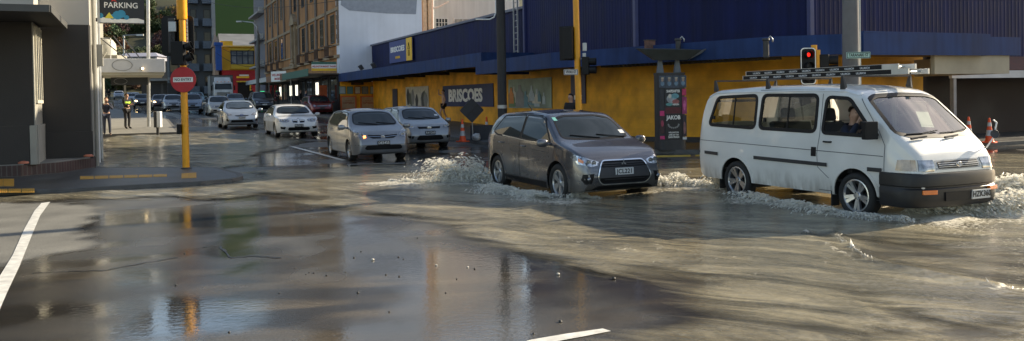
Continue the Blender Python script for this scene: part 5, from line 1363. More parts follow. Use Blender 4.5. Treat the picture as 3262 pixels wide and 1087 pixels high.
poster(1295, 1367, 276, 345, 'wall_poster', 'grey and white poster of dark clothing on the yellow wall left of the running man', cA[3], extra=fig_cluster([cA[0], cA[2], cA[1]], 4, 9, 'tall'))
poster(1623, 1760, 250, 345, 'wall_poster', 'pale green picture of a laid table on the yellow wall beside the dark pole', mat('ink_greenish', (.22, .28, .22), .45, var=.4, scale=1.2), extra=fig_cluster([cA[3], cA[4], cA[5], cA[7], cA[6], cA[1]], 9, 22, 'bottle'))
poster(1252, 1267, 283, 350, 'wall_sign', 'narrow upright dark board on the yellow wall left of the clothing poster', mat('board_dark', (.03, .025, .05), .5), extra=lambda o, T, w, h: textmb(MB(T), '', .1, T) and None)
poster(1308, 1320, 268, 276, 'wall_plate', 'tiny bright yellow plate just above the clothing poster', signyel)
def es(o, T, w, h):
    mb = MB(); textmb(mb, 'BRISCOES', .24, T @ Matrix.Translation((0, -h*.35, .004)), 0, .03, .006, sx=.62); mb.build('lettering', signwhite, o)
poster(1822, 1868, 205, 330, 'shop_sign', 'tall dark blue wall board behind the yellow signal pole', signblue, extra=es)
# framed notices on the white side wall (facing us)
SW = 61.8
def wallS(px0, px1, y0, y1): 
    t0, z0 = onS(px0, (y0+y1)/2, SW); t1, _ = onS(px1, (y0+y1)/2, SW); zh = onS((px0+px1)/2, y0, SW)[1]; zl = onS((px0+px1)/2, y1, SW)[1]
    return t0, t1, zl, zh
zx = lambda x: 1050+.2797*x
zy = lambda y: 180+.2797*y
def framed(x0, x1, y0, y1, label, cf, cp, cat='notice frame', txt=None, group=None, proud=.05):
    t0, t1, zl, zh = wallS(zx(x0), zx(x1), zy(y0), zy(y1)); w, h = t1-t0, zh-zl
    T = panelT(ST(SW-proud, (t0+t1)/2, (zl+zh)/2), TV, -SV); o = thing('framed_notice', label, cat, T.translation, group=group)
    fw = .09*w; f = MB(T)
    f.box(-w/2, w/2, h/2-fw, h/2, -.03, .02).box(-w/2, w/2, -h/2, -h/2+fw, -.03, .02).box(-w/2, -w/2+fw, -h/2+fw, h/2-fw, -.03, .02).box(w/2-fw, w/2, -h/2+fw, h/2-fw, -.03, .02); f.build('frame', cf, o)
    MB(T).box(-w/2+fw, w/2-fw, -h/2+fw, h/2-fw, -.03, .0).build('sheet', cp, o)
    if txt:
        mb = MB()
        for s_, y_, sz in txt: textmb(mb, s_, sz*h, T @ Matrix.Translation((0, y_*h, .003)), 0, .03, .002, sx=.9)
        mb.build('lettering', mat('ink_rust', (.3, .08, .03), .5), o)
    return o
fr = [mat('frame_'+n, c, .5) for n, c in (('teal', (.05, .22, .2)), ('green', (.06, .2, .1)), ('red', (.25, .03, .03)), ('slate', (.06, .14, .15)), ('jade', (.08, .2, .12)), ('orange', (.55, .12, .03)))]
labs = ['leftmost of the five small notices, teal frame with a white sheet', 'second small notice from the left, green frame with a blurred colour picture', 'middle small notice in a dark red frame', 'fourth small notice from the left in a slate frame', 'rightmost of the five small notices, jade frame with a pale sheet']
for i, (x0, x1) in enumerate(((108, 180), (197, 265), (283, 350), (365, 437), (460, 517))):
    framed(x0, x1, 342, 428, labs[i], fr[i], [cA[7], cA[5], cA[3], cA[1], cA[7]][i], group='small framed notices above the orange frames')
framed(122, 305, 447, 610, 'left of the two large orange framed cafe signs behind the silver hatchbacks', fr[5], mat('sheet_tan', (.4, .27, .16), .6), 'sign', txt=[('HOUSE OF', .14, .1), ('CAPYBARA', -.02, .17)])
framed(347, 525, 447, 610, 'right of the two large orange framed cafe signs behind the silver hatchbacks', fr[5], MATS['sheet_tan'], 'sign', txt=[('HOUSE OF', .14, .1), ('CAPYBARA', -.02, .17)])
framed(243, 385, 290, 325, 'small dark sign under the canopy end above the five notices', K['dark'], mat('board_brown', (.05, .03, .02), .6), 'sign', txt=[('CAPYBARA', 0, .5)])

# ---- orange building with the white side wall ---------------------------------
ob = thing('orange_building', 'tall orange and cream old building with sash windows, balconies and a white side wall', 'building', ST(61.8, 13.8, rise(61.8)))
orange = mat('orange_render', (.42, .2, .07), .8, var=.22, scale=.8, streak=.3, detail=7); cream = mat('cream_stone', (.36, .27, .17), .8, var=.2, scale=1.2, streak=.3)
taupe = mat('pilaster_taupe', (.17, .13, .10), .8, var=.2, scale=1.3, streak=.25)
ZG = rise(80); TF = 13.8
zz = lambda py: onT(1087, py, TF)[1]
# side wall
tS1 = onS(1347, 200, SW)[0]
b = MB(SF); b.prism([(TF, SW), (tS1, SW), (tS1, SW+1), (TF, SW+1)], zz(260), 24); b.build('side_wall', whitew, ob)
b = MB(SF); b.box(TF, 16.2, SW-.01, SW+.99, 0, zz(260)); b.build('side_wall_base', yellow, ob, uv=True)
gl = onS(1330, 46, SW)[1]
b = MB(SF); b.add([(onS(1085, 10, SW)[0], SW-.012, gl+.55), (14.6, SW-.012, gl+.15), (onS(1230, 40, SW)[0], SW-.012, gl), (onS(1325, 46, SW)[0], SW-.012, gl), (onS(1335, 0, SW)[0], SW-.012, gl+3), (onS(1085, 0, SW)[0]+.3, SW-.012, gl+3)], [(0, 1, 2, 3, 4, 5)]); b.build('grey_paint_patch', greyw, ob)
# main body
b = MB(SF); b.prism([(TF, SW+.99), (TF, 101.5), (19.9, 101.5), (19.9, SW+1.01)], .2, 24); b.build('facade_wall', orange, ob)
# storeys: piano nobile sill zz(176) .. windows 39..130
zb0, zb1 = zz(176), zz(137); zw0, zw1 = zz(131), zz(39); FH = 4.1
b = MB(SF)
b.box(TF-.16, TF, SW, 101.5, zb0-.15, zb0+.08); b.box(TF-.1, TF, SW, 101.5, zb1-.1, zb1+.02)
for k in (1, 2, 3): b.box(TF-.12, TF, SW, 101.5, zw1+FH*(k-1)+.25, zw1+FH*(k-1)+.5)
b.box(TF-.5, TF, SW-.05, 101.5, 23.6, 24.0)
b.build('cornice', cream, ob)
# pilasters and windows along s
wins_s = []
px_w = [1058, 1019, 978, 950, 925, 898, 878, 862]
nwin = 9; sp = (100.0-SW-1.0)/nwin
for i in range(nwin):
    s = SW+1.9+sp*i+.3; wins_s.append(s)
pil = MB(SF)
for i in range(nwin+1):
    s = SW+.02+sp*i+.15
    if i == 0:
        for k in range(24): pil.box(TF-.07, TF, SW+.0, SW+.55+(.2 if k % 2 else 0), zb1+.05+k*.36, zb1+.05+k*.36+.34)
    else: pil.box(TF-.12, TF, s-.35, s+.35, zb1+.03, 23.6)
pil.build('pilasters', taupe, ob)
gls = glassmat('pane_dark', (.015, .017, .02), rough=.06); frm = mat('window_frame_dark', (.05, .045, .04), .6); curt = mat('curtain_pale', (.35, .34, .3), .8, var=.3)
def sash(sc, z0, z1, w, parent, t=TF, bal=False, m_f=None, side=1, mull=(1, 2)):
    """window on a street-side wall at t, centred on s"""
    f = MB(SF); m_f = m_f or frm; e = .07
    f.box(t-.06, t+.0, sc-w/2-e, sc+w/2+e, z0-e*1.3, z0).box(t-.06, t, sc-w/2-e, sc+w/2+e, z1, z1+e).box(t-.05, t, sc-w/2-e, sc-w/2, z0, z1).box(t-.05, t, sc+w/2, sc+w/2+e, z0, z1)
    for k in range(1, mull[0]+1): f.box(t-.035, t-.004, sc-w/2+w*k/(mull[0]+1)-.02, sc-w/2+w*k/(mull[0]+1)+.02, z0, z1)
    for k in range(1, mull[1]+1): f.box(t-.034, t-.005, sc-w/2, sc+w/2, z0+(z1-z0)*k/(mull[1]+1)-.02, z0+(z1-z0)*k/(mull[1]+1)+.02)
    o = f.build('window', m_f, parent)
    g = MB(SF); g.box(t-.02, t-.002, sc-w/2, sc+w/2, z0, z1); g.build('pane', gls, o)
    return o
for fl in range(4):
    for i, s in enumerate(wins_s):
        z0, z1 = zw0+FH*fl, zw1+FH*fl
        if z1 > 23: continue
        if i == 5:
            continue
        sash(s, z0+.1, z1, 1.15 if fl == 0 else 1.05, ob)
        if fl == 0 and i not in (4, 5):
            r_ = MB(SF); tq = TF-.55
            r_.box(tq, TF, s-.85, s+.85, zb0-.05, zb0+.06); r_.box(tq, tq+.05, s-.85, s+.85, zb1-.12, zb1-.05)
            for q in np.arange(-.8, .81, .16): r_.box(tq+.005, tq+.04, s+q-.02, s+q+.02, zb0+.06, zb1-.12)
            for q in (-.84, .8): r_.box(tq, TF, s+q, s+q+.04, zb1-.12, zb1-.06)
            r_.build('balcony', mat('iron_brown', (.09, .05, .03), .7), ob)
# ornate aedicule at the middle bay
sc = wins_s[4]; b = MB(SF); zA = zw1+.7
b.box(TF-.3, TF, sc-1.0, sc-.75, zb0, zA).box(TF-.3, TF, sc+.75, sc+1.0, zb0, zA).box(TF-.42, TF, sc-1.2, sc+1.2, zA, zA+.22).box(TF-.45, TF, sc-1.15, sc+1.15, zb0-.25, zb0+.1)
b.add([(TF-.4, sc-1.25, zA+.22), (TF-.4, sc+1.25, zA+.22), (TF-.4, sc, zA+1.1), (TF, sc-1.25, zA+.22), (TF, sc+1.25, zA+.22), (TF, sc, zA+1.1)], [(0,1,2), (0,2,5,3), (1,4,5,2), (0,3,4,1)])
for dz, r in ((.05, .35), (.35, .25)): b.lathe([(r, 0), (r*.6, .2), (.02, .25)], 12, 0, Matrix.Translation((TF-.35, sc, zb0+dz)))
b.build('ornate_surround', cream, ob, fix=True); sash(sc, zw0, zw1, .8, ob, TF-.01)
# street canopy with coloured fascia, shops beneath
zc1 = onT(1087, 196, 11.4)[1]; zc0 = zc1-.55; tC = 11.5
b = MB(SF); b.box(tC, TF, SW+.2, 101, zc0+.12, zc0+.2); b.build('street_canopy', mat('canopy_soffit_grey', (.12, .1, .08), .7), ob)
b = MB(SF); b.box(tC-.05, tC, SW+.2, 74, zc0, zc1); b.build('canopy_fascia', mat('fascia_green', (.05, .14, .1), .6, var=.2), ob)
b = MB(SF); b.box(tC-.05, tC, 74.02, 84, zc0, zc1); b.build('canopy_fascia', mat('fascia_brown', (.2, .09, .04), .6, var=.2), ob)
b = MB(SF); b.box(tC-.05, tC, 84.02, 101, zc0+.1, zc1); b.build('canopy_fascia', mat('fascia_white', (.5, .5, .48), .6), ob)
st_ = thing('shop_sign', 'white and yellow banner sign facing us on the end of the orange building canopy', 'sign', ST(SW, 12.6, zc0))
t0, t1 = onS(993, 215, SW-.1)[0], onS(1072, 215, SW-.1)[0]; zt_, zb_ = onS(1030, 203, SW-.1)[1], onS(1030, 226, SW-.1)[1]
T = panelT(ST(SW-.1, (t0+t1)/2, (zt_+zb_)/2), TV, -SV); w, h = t1-t0, zt_-zb_
MB(T).box(-w/2, w/2, -h/2, -h*.15, -.06, 0).build('yellow_band', signyel, st_); MB(T).box(-w/2, w/2, -h*.15+.003, h*.4, -.06, .01).build('board', signwhite, st_)
MB(T).box(-w/2, w/2, h*.4, h*.75, -.06, 0.004).build('top_band', mat('fascia_green', (.05, .14, .1), .6), st_)
mb = MB(); textmb(mb, 'WELLINGTON MARKET TRADERS', h*.34, T @ Matrix.Translation((0, h*.1, .014)), 0, .03, .004, sx=w/(h*.34*15.5)); mb.build('lettering', mat('ink_red', (.4, .04, .05), .5), st_)
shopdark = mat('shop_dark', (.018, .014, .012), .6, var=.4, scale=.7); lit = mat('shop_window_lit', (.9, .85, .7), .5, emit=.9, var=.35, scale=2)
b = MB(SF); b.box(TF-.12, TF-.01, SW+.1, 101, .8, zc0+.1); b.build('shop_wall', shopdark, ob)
for i in range(11):
    s = SW+1.6+3.3*i; o = sash(s, ZG+.75, ZG+2.5, 2.3, ob, TF-.12, mull=(1, 0), m_f=K['dark'])
    if i in (2, 5, 6, 8): MB(SF).box(TF-.16, TF-.145, s-.7, s+.5, ZG+1.2, ZG+2.2).build('lit_display', lit, o)
b = MB(SF); b.box(11.7, 11.74, 71.2, 71.28, .9, zc0).box(11.7, 11.74, 84, 84.08, 1, zc0); b.build('canopy_post', K['galv'], ob)
sg = thing('shop_sign', 'orange upright banner standing in the dark shop front of the orange building', 'banner', ST(64.5, 12.9, rise(64)+.12)); c0 = ST(64.5, 12.9)
MB(SF).box(12.75, 13.35, 64.45, 64.5, rise(64)+.2, rise(64)+2.2).build('cloth', mat('banner_orange', (.45, .1, .03), .7, var=.2), sg); MB(SF).tube([(13.05, 64.52, rise(64)+.12), (13.05, 64.52, rise(64)+2.3)], .025, 6).build('pole', K['galv'], sg)
sg = thing('shop_sign', 'slanted white board with red letters on the canopy edge of the orange building', 'sign', ST(75.5, 11.4, zc0))
T = panelT(ST(75.5, 11.35, (zc0+zc1)/2+.1), -SV*.8+TV*.4, -TV*.8-SV*.4); rect(MB(T), 2.2, .9, 0, .05).build('board', signwhite, sg); mb = MB(); textmb(mb, 'WELLINGTON', .3, T @ Matrix.Translation((0, .12, .004)), 0, .03, .004); textmb(mb, 'MARKET', .3, T @ Matrix.Translation((0, -.22, .004)), 0, .03, .004); mb.build('lettering', MATS['ink_red'], sg)
g_ = thing('neon_sign', 'green glowing outline sign below the far end of the street canopy', 'sign', ST(97, 12, zc0))
MB(SF).tube([(12.3, 97, zc0-.3), (12.3, 97, zc0-.7), (13.0, 97, zc0-.7)], .03, 6).build('tube', mat('neon_green', (.05, 1, .35), .4, emit=1.2, var=0), g_)

# ---- white building behind the store ------------------------------------------
wb = thing('white_building', 'plain white building with small barred windows rising behind the blue cladding', 'building', ST(70, 21, 1))
SB = 70.0; tb0 = onS(1375, 50, SB)[0]; tb1 = onS(1760, 50, SB)[0]
b = MB(SF); b.box(tb0, onS(1655, 50, SB)[0], SB, SB+14, .5, 20); b.build('wall', mat('white_wall', (.6, .6, .57), .75, var=.08, scale=.4, streak=.12), wb)
for (x0, x1, y0, y1) in ((1389, 1425, 60, 97), (1448, 1500, 61, 100)):
    t0, t1 = onS(x0, 80, SB)[0], onS(x1, 80, SB)[0]; z1, z0 = onS(x0, y0, SB)[1], onS(x0, y1, SB)[1]
    f = MB(SF); w = t1-t0; nx = 4 if x0 < 1400 else 2
    f.box(t0-.08, t1+.08, SB-.06, SB, z0-.1, z0).box(t0-.08, t1+.08, SB-.06, SB, z1, z1+.08).box(t0-.08, t0, SB-.05, SB, z0, z1).box(t1, t1+.08, SB-.05, SB, z0, z1)
    for k in range(1, nx): f.box(t0+w*k/nx-.03, t0+w*k/nx+.03, SB-.05, SB-.01, z0, z1)
    for k in (1, 2): f.box(t0, t1, SB-.045, SB-.012, z0+(z1-z0)*k/3-.02, z0+(z1-z0)*k/3+.02)
    o = f.build('window', mat('frame_white', (.6, .6, .58), .5), wb); MB(SF).box(t0, t1, SB-.02, SB-.003, z0, z1).build('pane', gls if nx == 4 else curt, o)
cp_ = MB(SF); tq0, tq1 = onS(1347, 50, SB-1)[0], onS(1375, 50, SB-1)[0]
cp_.box(tq0, tq0+.35, SB-1, SB-.6, 1, 21).box(tq1-.3, tq1, SB-1, SB-.6, 1, 21); cp_.box(tq0+.35, tq1-.3, SB-.7, SB-.5, 1, 20.8)
for z in np.arange(3, 20, .5): cp_.box(tq0+.35, tq1-.3, SB-.85, SB-.72, z, z+.12)
cp_.build('cream_shaft', mat('shaft_cream', (.5, .46, .36), .8, var=.15), wb)
pp = MB()
pp.tube([P(1383, 25, 71), P(1395, 24, 71), P(1430, 6, 71)], .07, 8).build('drain_pipe', K['white'], wb)
pp = MB(); pp.tube([P(1379, -60, 71), P(1379, 100, 71)], .09, 8).build('drain_pipe', K['white'], wb)
pp = MB(); pp.tube([P(1668, -60, 71), P(1668, 45, 71)], .1, 8).build('drain_pipe', K['white'], wb)

# ---- left corner building ------------------------------------------------------
lb = thing('corner_building', 'dark grey painted corner building with a pale upper wall at the left edge', 'building', ST(23.3, -2.36))
charc = mat('charcoal_render', (.040, .037, .034), .85, var=.12, scale=1.5, bump=.3, bscale=45); lightw = mat('pale_render', (.42, .40, .36), .8, var=.08, scale=1.2)
reveal = mat('grey_and_sunlit_render', (.30, .29, .25), .8, var=.1, scale=2, bump=.2, bscale=45)  # paler than the charcoal: sunlight on right-facing walls is put into the colour
b = MB(SF); b.prism([(-12, 23.3), (-2.36, 23.3), (-2.36, 25.25), (-12, 25.25)], .36, 3.86); b.build('front_wall', charc, lb)
b = MB(SF); b.prism([(-2.5, 25.0), (-1.19, 25.0), (-1.19, 25.4), (-2.5, 25.4)], .36, 3.96); b.build('front_wall', charc, lb)
b = MB(SF); b.prism([(-12, 25.26), (-1.17, 25.41), (-1.17, 31), (-12, 31)], -.1, 9.5); b.build('side_wall', reveal, lb)
b = MB(SF); b.prism([(-12, 23.9), (-2.36, 23.9), (-2.36, 25.0), (-1.17, 25.0), (-1.17, 25.4), (-12, 25.4)], 3.965, 9.5); b.build('upper_wall', lightw, lb)
b = MB(SF); b.prism([(-2.34, 23.32), (-2.335, 23.32), (-2.335, 24.98), (-2.34, 24.98)], 1.33, 3.86)
b = MB(SF); b.box(-2.355, -2.33, 23.302, 24.98, .37, 3.86); b.build('reveal_wall', reveal, lb)
b = MB(SF); b.box(-2.325, -2.27, 23.30, 24.99, .37, 1.33); b.box(-2.45, -2.3, 23.2, 23.29, .37, 1.33); b.build('wall_band', reveal, lb, bevel=.01)  # sunward part of the band, its light painted in by the paler render
b = MB(SF); b.box(-12, -2.46, 23.2, 23.295, .37, 1.33); b.box(-2.26, -1.15, 24.9, 24.995, .37, 1.1); b.build('wall_band', charc, lb)
f = MB(SF); z0, z1 = 1.95, 3.7
f.box(-2.35, -2.28, 23.5, 24.8, z0-.08, z0).box(-2.35, -2.28, 23.5, 24.8, z1, z1+.08)
for s in (23.5, 23.9, 24.3, 24.72): f.box(-2.35, -2.285, s, s+.08, z0, z1)
wo = f.build('window', mat('frame_cream', (.55, .52, .42), .6), lb); MB(SF).box(-2.34, -2.31, 23.55, 24.75, z0, z1).build('pane', gls, wo)
b = MB(SF); b.box(-12, -1.75, 20.5, 24.9, 3.87, 3.95); b.build('entrance_canopy', mat('slab_dark', (.05, .05, .05), .7), lb)
b = MB(SF); b.box(-12, -1.72, 20.42, 20.5, 3.84, 3.99); b.box(-1.75, -1.69, 20.5, 24.9, 3.84, 3.99); b.build('canopy_edge', mat('edge_dark', (.07, .07, .065), .6), lb)
# pipes and wires down the narrow side
for i, (ss, r, m_) in enumerate(((25.8, .05, reveal), (27.2, .035, K['white']), (28.8, .05, K['galv']))):
    MB(SF).tube([(-1.1, ss, .1), (-1.1, ss, 8.5)], r, 8).build('drain_pipe', m_, lb)
q = MB(SF); q.box(-1.16, -.9, 25.9, 26.3, 2.9, 3.5); q.add([(-1.16, 26, 2.7), (-.8, 26, 3.3), (-.8, 26.5, 3.3), (-1.16, 26.5, 2.7)], [(0, 1, 2, 3)]); q.build('wall_lamp', reveal, lb)
# brick plinth in front
plm = brickmat('plinth_brick', (.05, .026, .024), (.075, .04, .035), (.1, .085, .07), .11, .5, .012, .6, .7, .3)
pl = thing('brick_plinth', 'low curved plinth of dark purple brick on end along the foot of the corner building', 'plinth', G(150, 556, LK))
pts = [gst(*q, LK) for q in ((-350, 580), (0, 565), (67, 562), (108, 558), (187, 551), (254, 540), (290, 534), (306, 528))]
poly = [(t, s) for s, t in pts]+[(-1.12, 25.35), (-14, 25.35)]
bb = MB(SF); bb.prism(poly, LK-.05, .375); bb.build('brick_face', plm, pl, uv=True, fix=True)
ip = shrinkpoly(poly if True else poly, .04)
bb = MB(SF); bb.prism([(p[0], p[1]) for p in shrinkpoly(poly, .02)], .376, .40); bb.build('plinth_top', conc, pl, fix=True)
for i, (x, y, cc, nm) in enumerate(((75, 521, 'rust', 'orange brown mushroom shaped ground cap on the plinth at far left'), (378*.746, 499, 'rust2', 'small orange brown cap at the right end of the plinth'))):
    g = G(x, y, .4); MB(Matrix.Translation(g)).lathe([(.12, 0), (.12, .03), (.08, .055), (.001, .06)], 16).build('ground_cap', mat('cap_rust', (.4, .13, .07), .6, var=.2, scale=10), None, smooth=True)
    tag([o for o in COL.objects if o.name.startswith('ground_cap')][-1], nm, 'cap')
# parking sign
sg = thing('parking_sign', 'black projecting sign reading PARKING over a strip of coloured houses', 'sign', ST(27, -1.1, 4.5))
sS = 27.0; t0, t1 = onS(315, 30, sS)[0], onS(460, 30, sS)[0]; zt_, zb_ = onS(380, -40, sS)[1], onS(380, 75, sS)[1]; w, h = t1-t0, zt_-zb_
T = panelT(ST(sS, (t0+t1)/2, (zt_+zb_)/2), TV, -SV)
MB(T).box(-w/2, w/2, -h/2, h/2, -.12, 0).build('panel', mat('sign_night', (.008, .009, .014), .35, var=.1), sg)
mb = MB(); textmb(mb, 'PARKING', .23, T @ Matrix.Translation((-.02, (onS(380, 18, sS)[1]-(zt_+zb_)/2), .004)), 0, .012, .004, sx=.95); mb.build('lettering', signwhite, sg)
y0 = -h/2+.02
mb = MB(T @ Matrix.Translation((0, 0, .003))); mb.add([(-w/2+.02, y0, 0), (w/2-.02, y0, 0), (w/2-.02, y0+.09, 0), (w*.35, y0+.14, 0), (w*.15, y0+.13, 0), (w*.1, y0+.1, 0), (-w*.2, y0+.13, 0), (-w/2+.02, y0+.16, 0)], [tuple(range(8))]); mb.build('white_strip', signwhite, sg)
mb = MB(T @ Matrix.Translation((0, 0, .006))); mb.add([(-w*.38, y0+.13, 0), (-w*.18, y0+.12, 0), (-w*.28, y0+.3, 0)], [(0, 1, 2)]); mb.build('yellow_roof', mat('logo_yellow', (.7, .6, .05), .5), sg)
for x, yy, r in ((-w*.47, .2, .08), (-.12, .22, .13), (-.02, .26, .12), (.12, .16, .07), (-.25, .17, .08)): MB(T @ Matrix.Translation((0, 0, .004+r*.01))).add([(max(-w/2+.02, x+r*math.cos(a*.63)), y0+yy+r*math.sin(a*.63), 0) for a in range(10)], [tuple(range(10))]).build('blue_cloud', mat('logo_blue', (.03, .25, .42), .5), sg)
mb = MB(T @ Matrix.Translation((-w*.18, h/2-.36, .004))); mb.add([(-.12, .1, 0), (.0, .02, 0), (.1, .06, 0), (.04, -.02, 0), (.1, -.08, 0), (0, -.04, 0), (-.06, -.07, 0), (-.04, .01, 0)], [tuple(range(8))]); mb.build('red_shape', mat('logo_red', (.5, .03, .02), .5), sg)
MB(SF).box(-1.17, onS(315, 30, sS)[0]+.1, 27.0, 27.08, zb_+.05, zb_+.15).build('bracket', K['dark'], sg); MB(SF).box(t0-.05, t0+.02, 26.97, 27.1, zb_, zt_).build('edge_frame', K['galv'], sg)

# ---- white shop canopy further along on the left --------------------------------
cs = thing('shop_canopy', 'white box canopy with an oval emblem over the footpath on the left', 'canopy', ST(43.5, -1, rise(43)))
sC = 42.0; t0, t1 = onS(300, 210, sC)[0], onS(526, 210, sC)[0]; z1, z0 = onS(420, 187, sC)[1], onS(420, 231, sC)[1]
b = MB(SF); b.box(t0-3, t1, sC, sC+5, z0, z1); b.build('fascia', mat('canopy_white', (.55, .56, .57), .6, var=.06), cs, bevel=.02)
b = MB(SF); b.box(t0-3, t1-.05, sC+.1, sC+5.1, z0-.12, z0-.003); b.build('soffit', mat('soffit_cream', (.4, .38, .3), .7), cs)
tc_, zc_ = onS(389, 208, sC)
T = panelT(ST(sC-.012, tc_, zc_), TV, -SV); e = MB(T); e.tube([(.42*math.cos(R(a)), .25*math.sin(R(a)), 0) for a in range(0, 361, 12)], .012, 5); textmb(e, 'beamour', .17, T @ Matrix.Translation((0, 0, .008)), 0, .0, .003, sx=.95); e.build('emblem', mat('ink_grey', (.1, .1, .1), .5), cs)
q = MB(SF); tl_, zl_ = onS(449, 219, sC); q.box(tl_-.06, tl_+.06, sC-.14, sC, zl_-.05, zl_+.06); q.build('spot_lamp', K['galv'], cs); MB(SF).lathe([(.05, 0), (.001, .01)], 12, 0, Matrix.Translation((tl_+.07, sC-.16, zl_)) @ Matrix.Rotation(R(80), 4, 'X')).build('lit_bulb', K['lit'], cs)
for px in (345, 362, 390): 
    a = P(px+58, 188, 43); MB().tube([P(px, 115, 46.5) if px > 345 else P(315, 118, 46), a], .03, 5).build('stay_rod', K['dark'], cs)
b = MB(SF); b.box(onS(322, 300, 44)[0], onS(328, 300, 44)[0], 44, 44.1, rise(44)+.1, z0-.1); b.build('post', K['galv'], cs)
b = MB(SF); b.box(onS(395, 300, 46.5)[0], onS(402, 300, 46.5)[0], 46.5, 46.6, rise(46)+.1, z0-.1); b.build('post', K['galv'], cs)
b = MB(SF); b.box(-16, t0-.2, 38.0, 60, 0, 7.2); b.build('shop_wall', reveal, cs)
hs = thing('hanging_sign', 'black hanging sign with pale lettering below the white shop canopy', 'sign', ST(44, -1, 3))
t0h, t1h = onS(353, 260, 43)[0], onS(471, 260, 43)[0]; za_, zb_ = onS(410, 247, 43)[1], onS(410, 271, 43)[1]; T = panelT(ST(43, (t0h+t1h)/2, (za_+zb_)/2), TV, -SV); w, h = t1h-t0h, za_-zb_
MB(T).box(-w/2, w/2, -h/2, h/2, -.08, 0).build('board', mat('sign_black', (.01, .01, .01), .4), hs); e = MB(T @ Matrix.Translation((-w*.24, 0, .004))); e.tube([(.28*math.cos(R(a)), .14*math.sin(R(a)), 0) for a in range(0, 361, 15)], .008, 5)
textmb(e, 'beamour', .1, T @ Matrix.Translation((-w*.24, 0, .004)), 0, 0, .003); textmb(e, 'HAIR BODY', .09, T @ Matrix.Translation((w*.2, .04, .004)), 0, 0, .003); textmb(e, 'HAIR BEAUTY SPA', .07, T @ Matrix.Translation((w*.2, -.06, .004)), 0, 0, .003); e.build('lettering', mat('ink_palegrey', (.25, .25, .25), .5), hs)
for x in (-w*.35, w*.35): MB(T).tube([(x, h/2, -.04), (x, h/2+.25, -.04)], .012, 5).build('hanger', K['galv'], hs)
# low grey wall and roof items above that canopy
tk = thing('water_tank', 'pale round tank on the roof left above the white canopy', 'tank', P(340, 160, 47)); c0 = P(338, 158, 47)
MB(Matrix.Translation(c0)).lathe([(.001, .6), (.35, .55), (.52, .3), (.55, 0), (.55, -.35), (.001, -.35)], 20).build('tank_shell', mat('tank_cream', (.5, .48, .4), .5), tk, smooth='angle'); MB(Matrix.Translation(c0)).box(-.8, .9, -.6, .6, -1.2, -.36).build('stand', reveal, tk)
MB().tube([P(318, 122, 46), P(352, 122, 46), P(352, 188, 46)], .035, 6).build('pipe_frame', K['galv'], tk)

# ---- far left side of the street ------------------------------------------------
ap = thing('apartment_block', 'dark apartment block with stacked balconies on the left of the green wall', 'building', ST(112, 4, 2.2))
dk = mat('apart_grey', (.07, .08, .09), .7, var=.15, scale=.3); dkb = mat('apart_blue', (.10, .13, .17), .6, var=.15)
sA = 118.0; ta0, ta1 = onS(594, 100, sA)[0], onS(682, 100, sA)[0]
b = MB(SF); b.box(ta0, ta1, sA, sA+12, 1.5, 24); b.build('wall', dk, ap)
FHt = 3.0
for fl in range(7):
    z = 3+FHt*fl
    for (a, c) in ((.08, .42), (.56, .94)):
        x0, x1 = ta0+(ta1-ta0)*a, ta0+(ta1-ta0)*c
        r_ = MB(SF); r_.box(x0, x1, sA-1.0, sA, z, z+.15).box(x0, x1, sA-1.0, sA-.95, z+.15, z+1.0).box(x0, x0+.05, sA-1, sA, z+.15, z+1).box(x1-.05, x1, sA-1, sA, z+.15, z+1); r_.build('balcony', dkb, ap)
        w_ = MB(SF); w_.box(x0+.2, x1-.2, sA-.03, sA, z+.2, z+2.3); o = w_.build('window', frm, ap); MB(SF).box(x0+.3, x1-.3, sA-.05, sA-.031, z+.3, z+2.2).build('pane', gls, o)
b = MB(SF); b.box(ta1-.35, ta1+.1, sA-1.1, sA, 1.5, 24.3); b.build('pier', mat('apart_pale', (.28, .3, .31), .7), ap)
gb = thing('green_building', 'huge plain dark green wall of a tall building closing the end of the street', 'building', ST(138, 12, 2.8))
sG = 138.0; tg0, tg1 = onS(672, 50, sG)[0], onS(905, 50, sG)[0]; zg0 = onS(750, 145, sG)[1]
b = MB(SF); b.box(tg0, tg1, sG, sG+10, 2, 30); b.build('wall', mat('green_render', (.045, .095, .025), .8, var=.06, scale=.3), gb)
b = MB(SF); b.box(tg0-1.2, tg0-.01, sG+.5, sG+10, 2, 29); b.build('edge_wall', mat('edge_green', (.09, .16, .05), .8), gb)
for z in np.arange(3, 28, 3.2): MB(SF).box(tg0-.9, tg0-.3, sG+.44, sG+.5, z+.6, z+2.2).build('window', gls, gb)
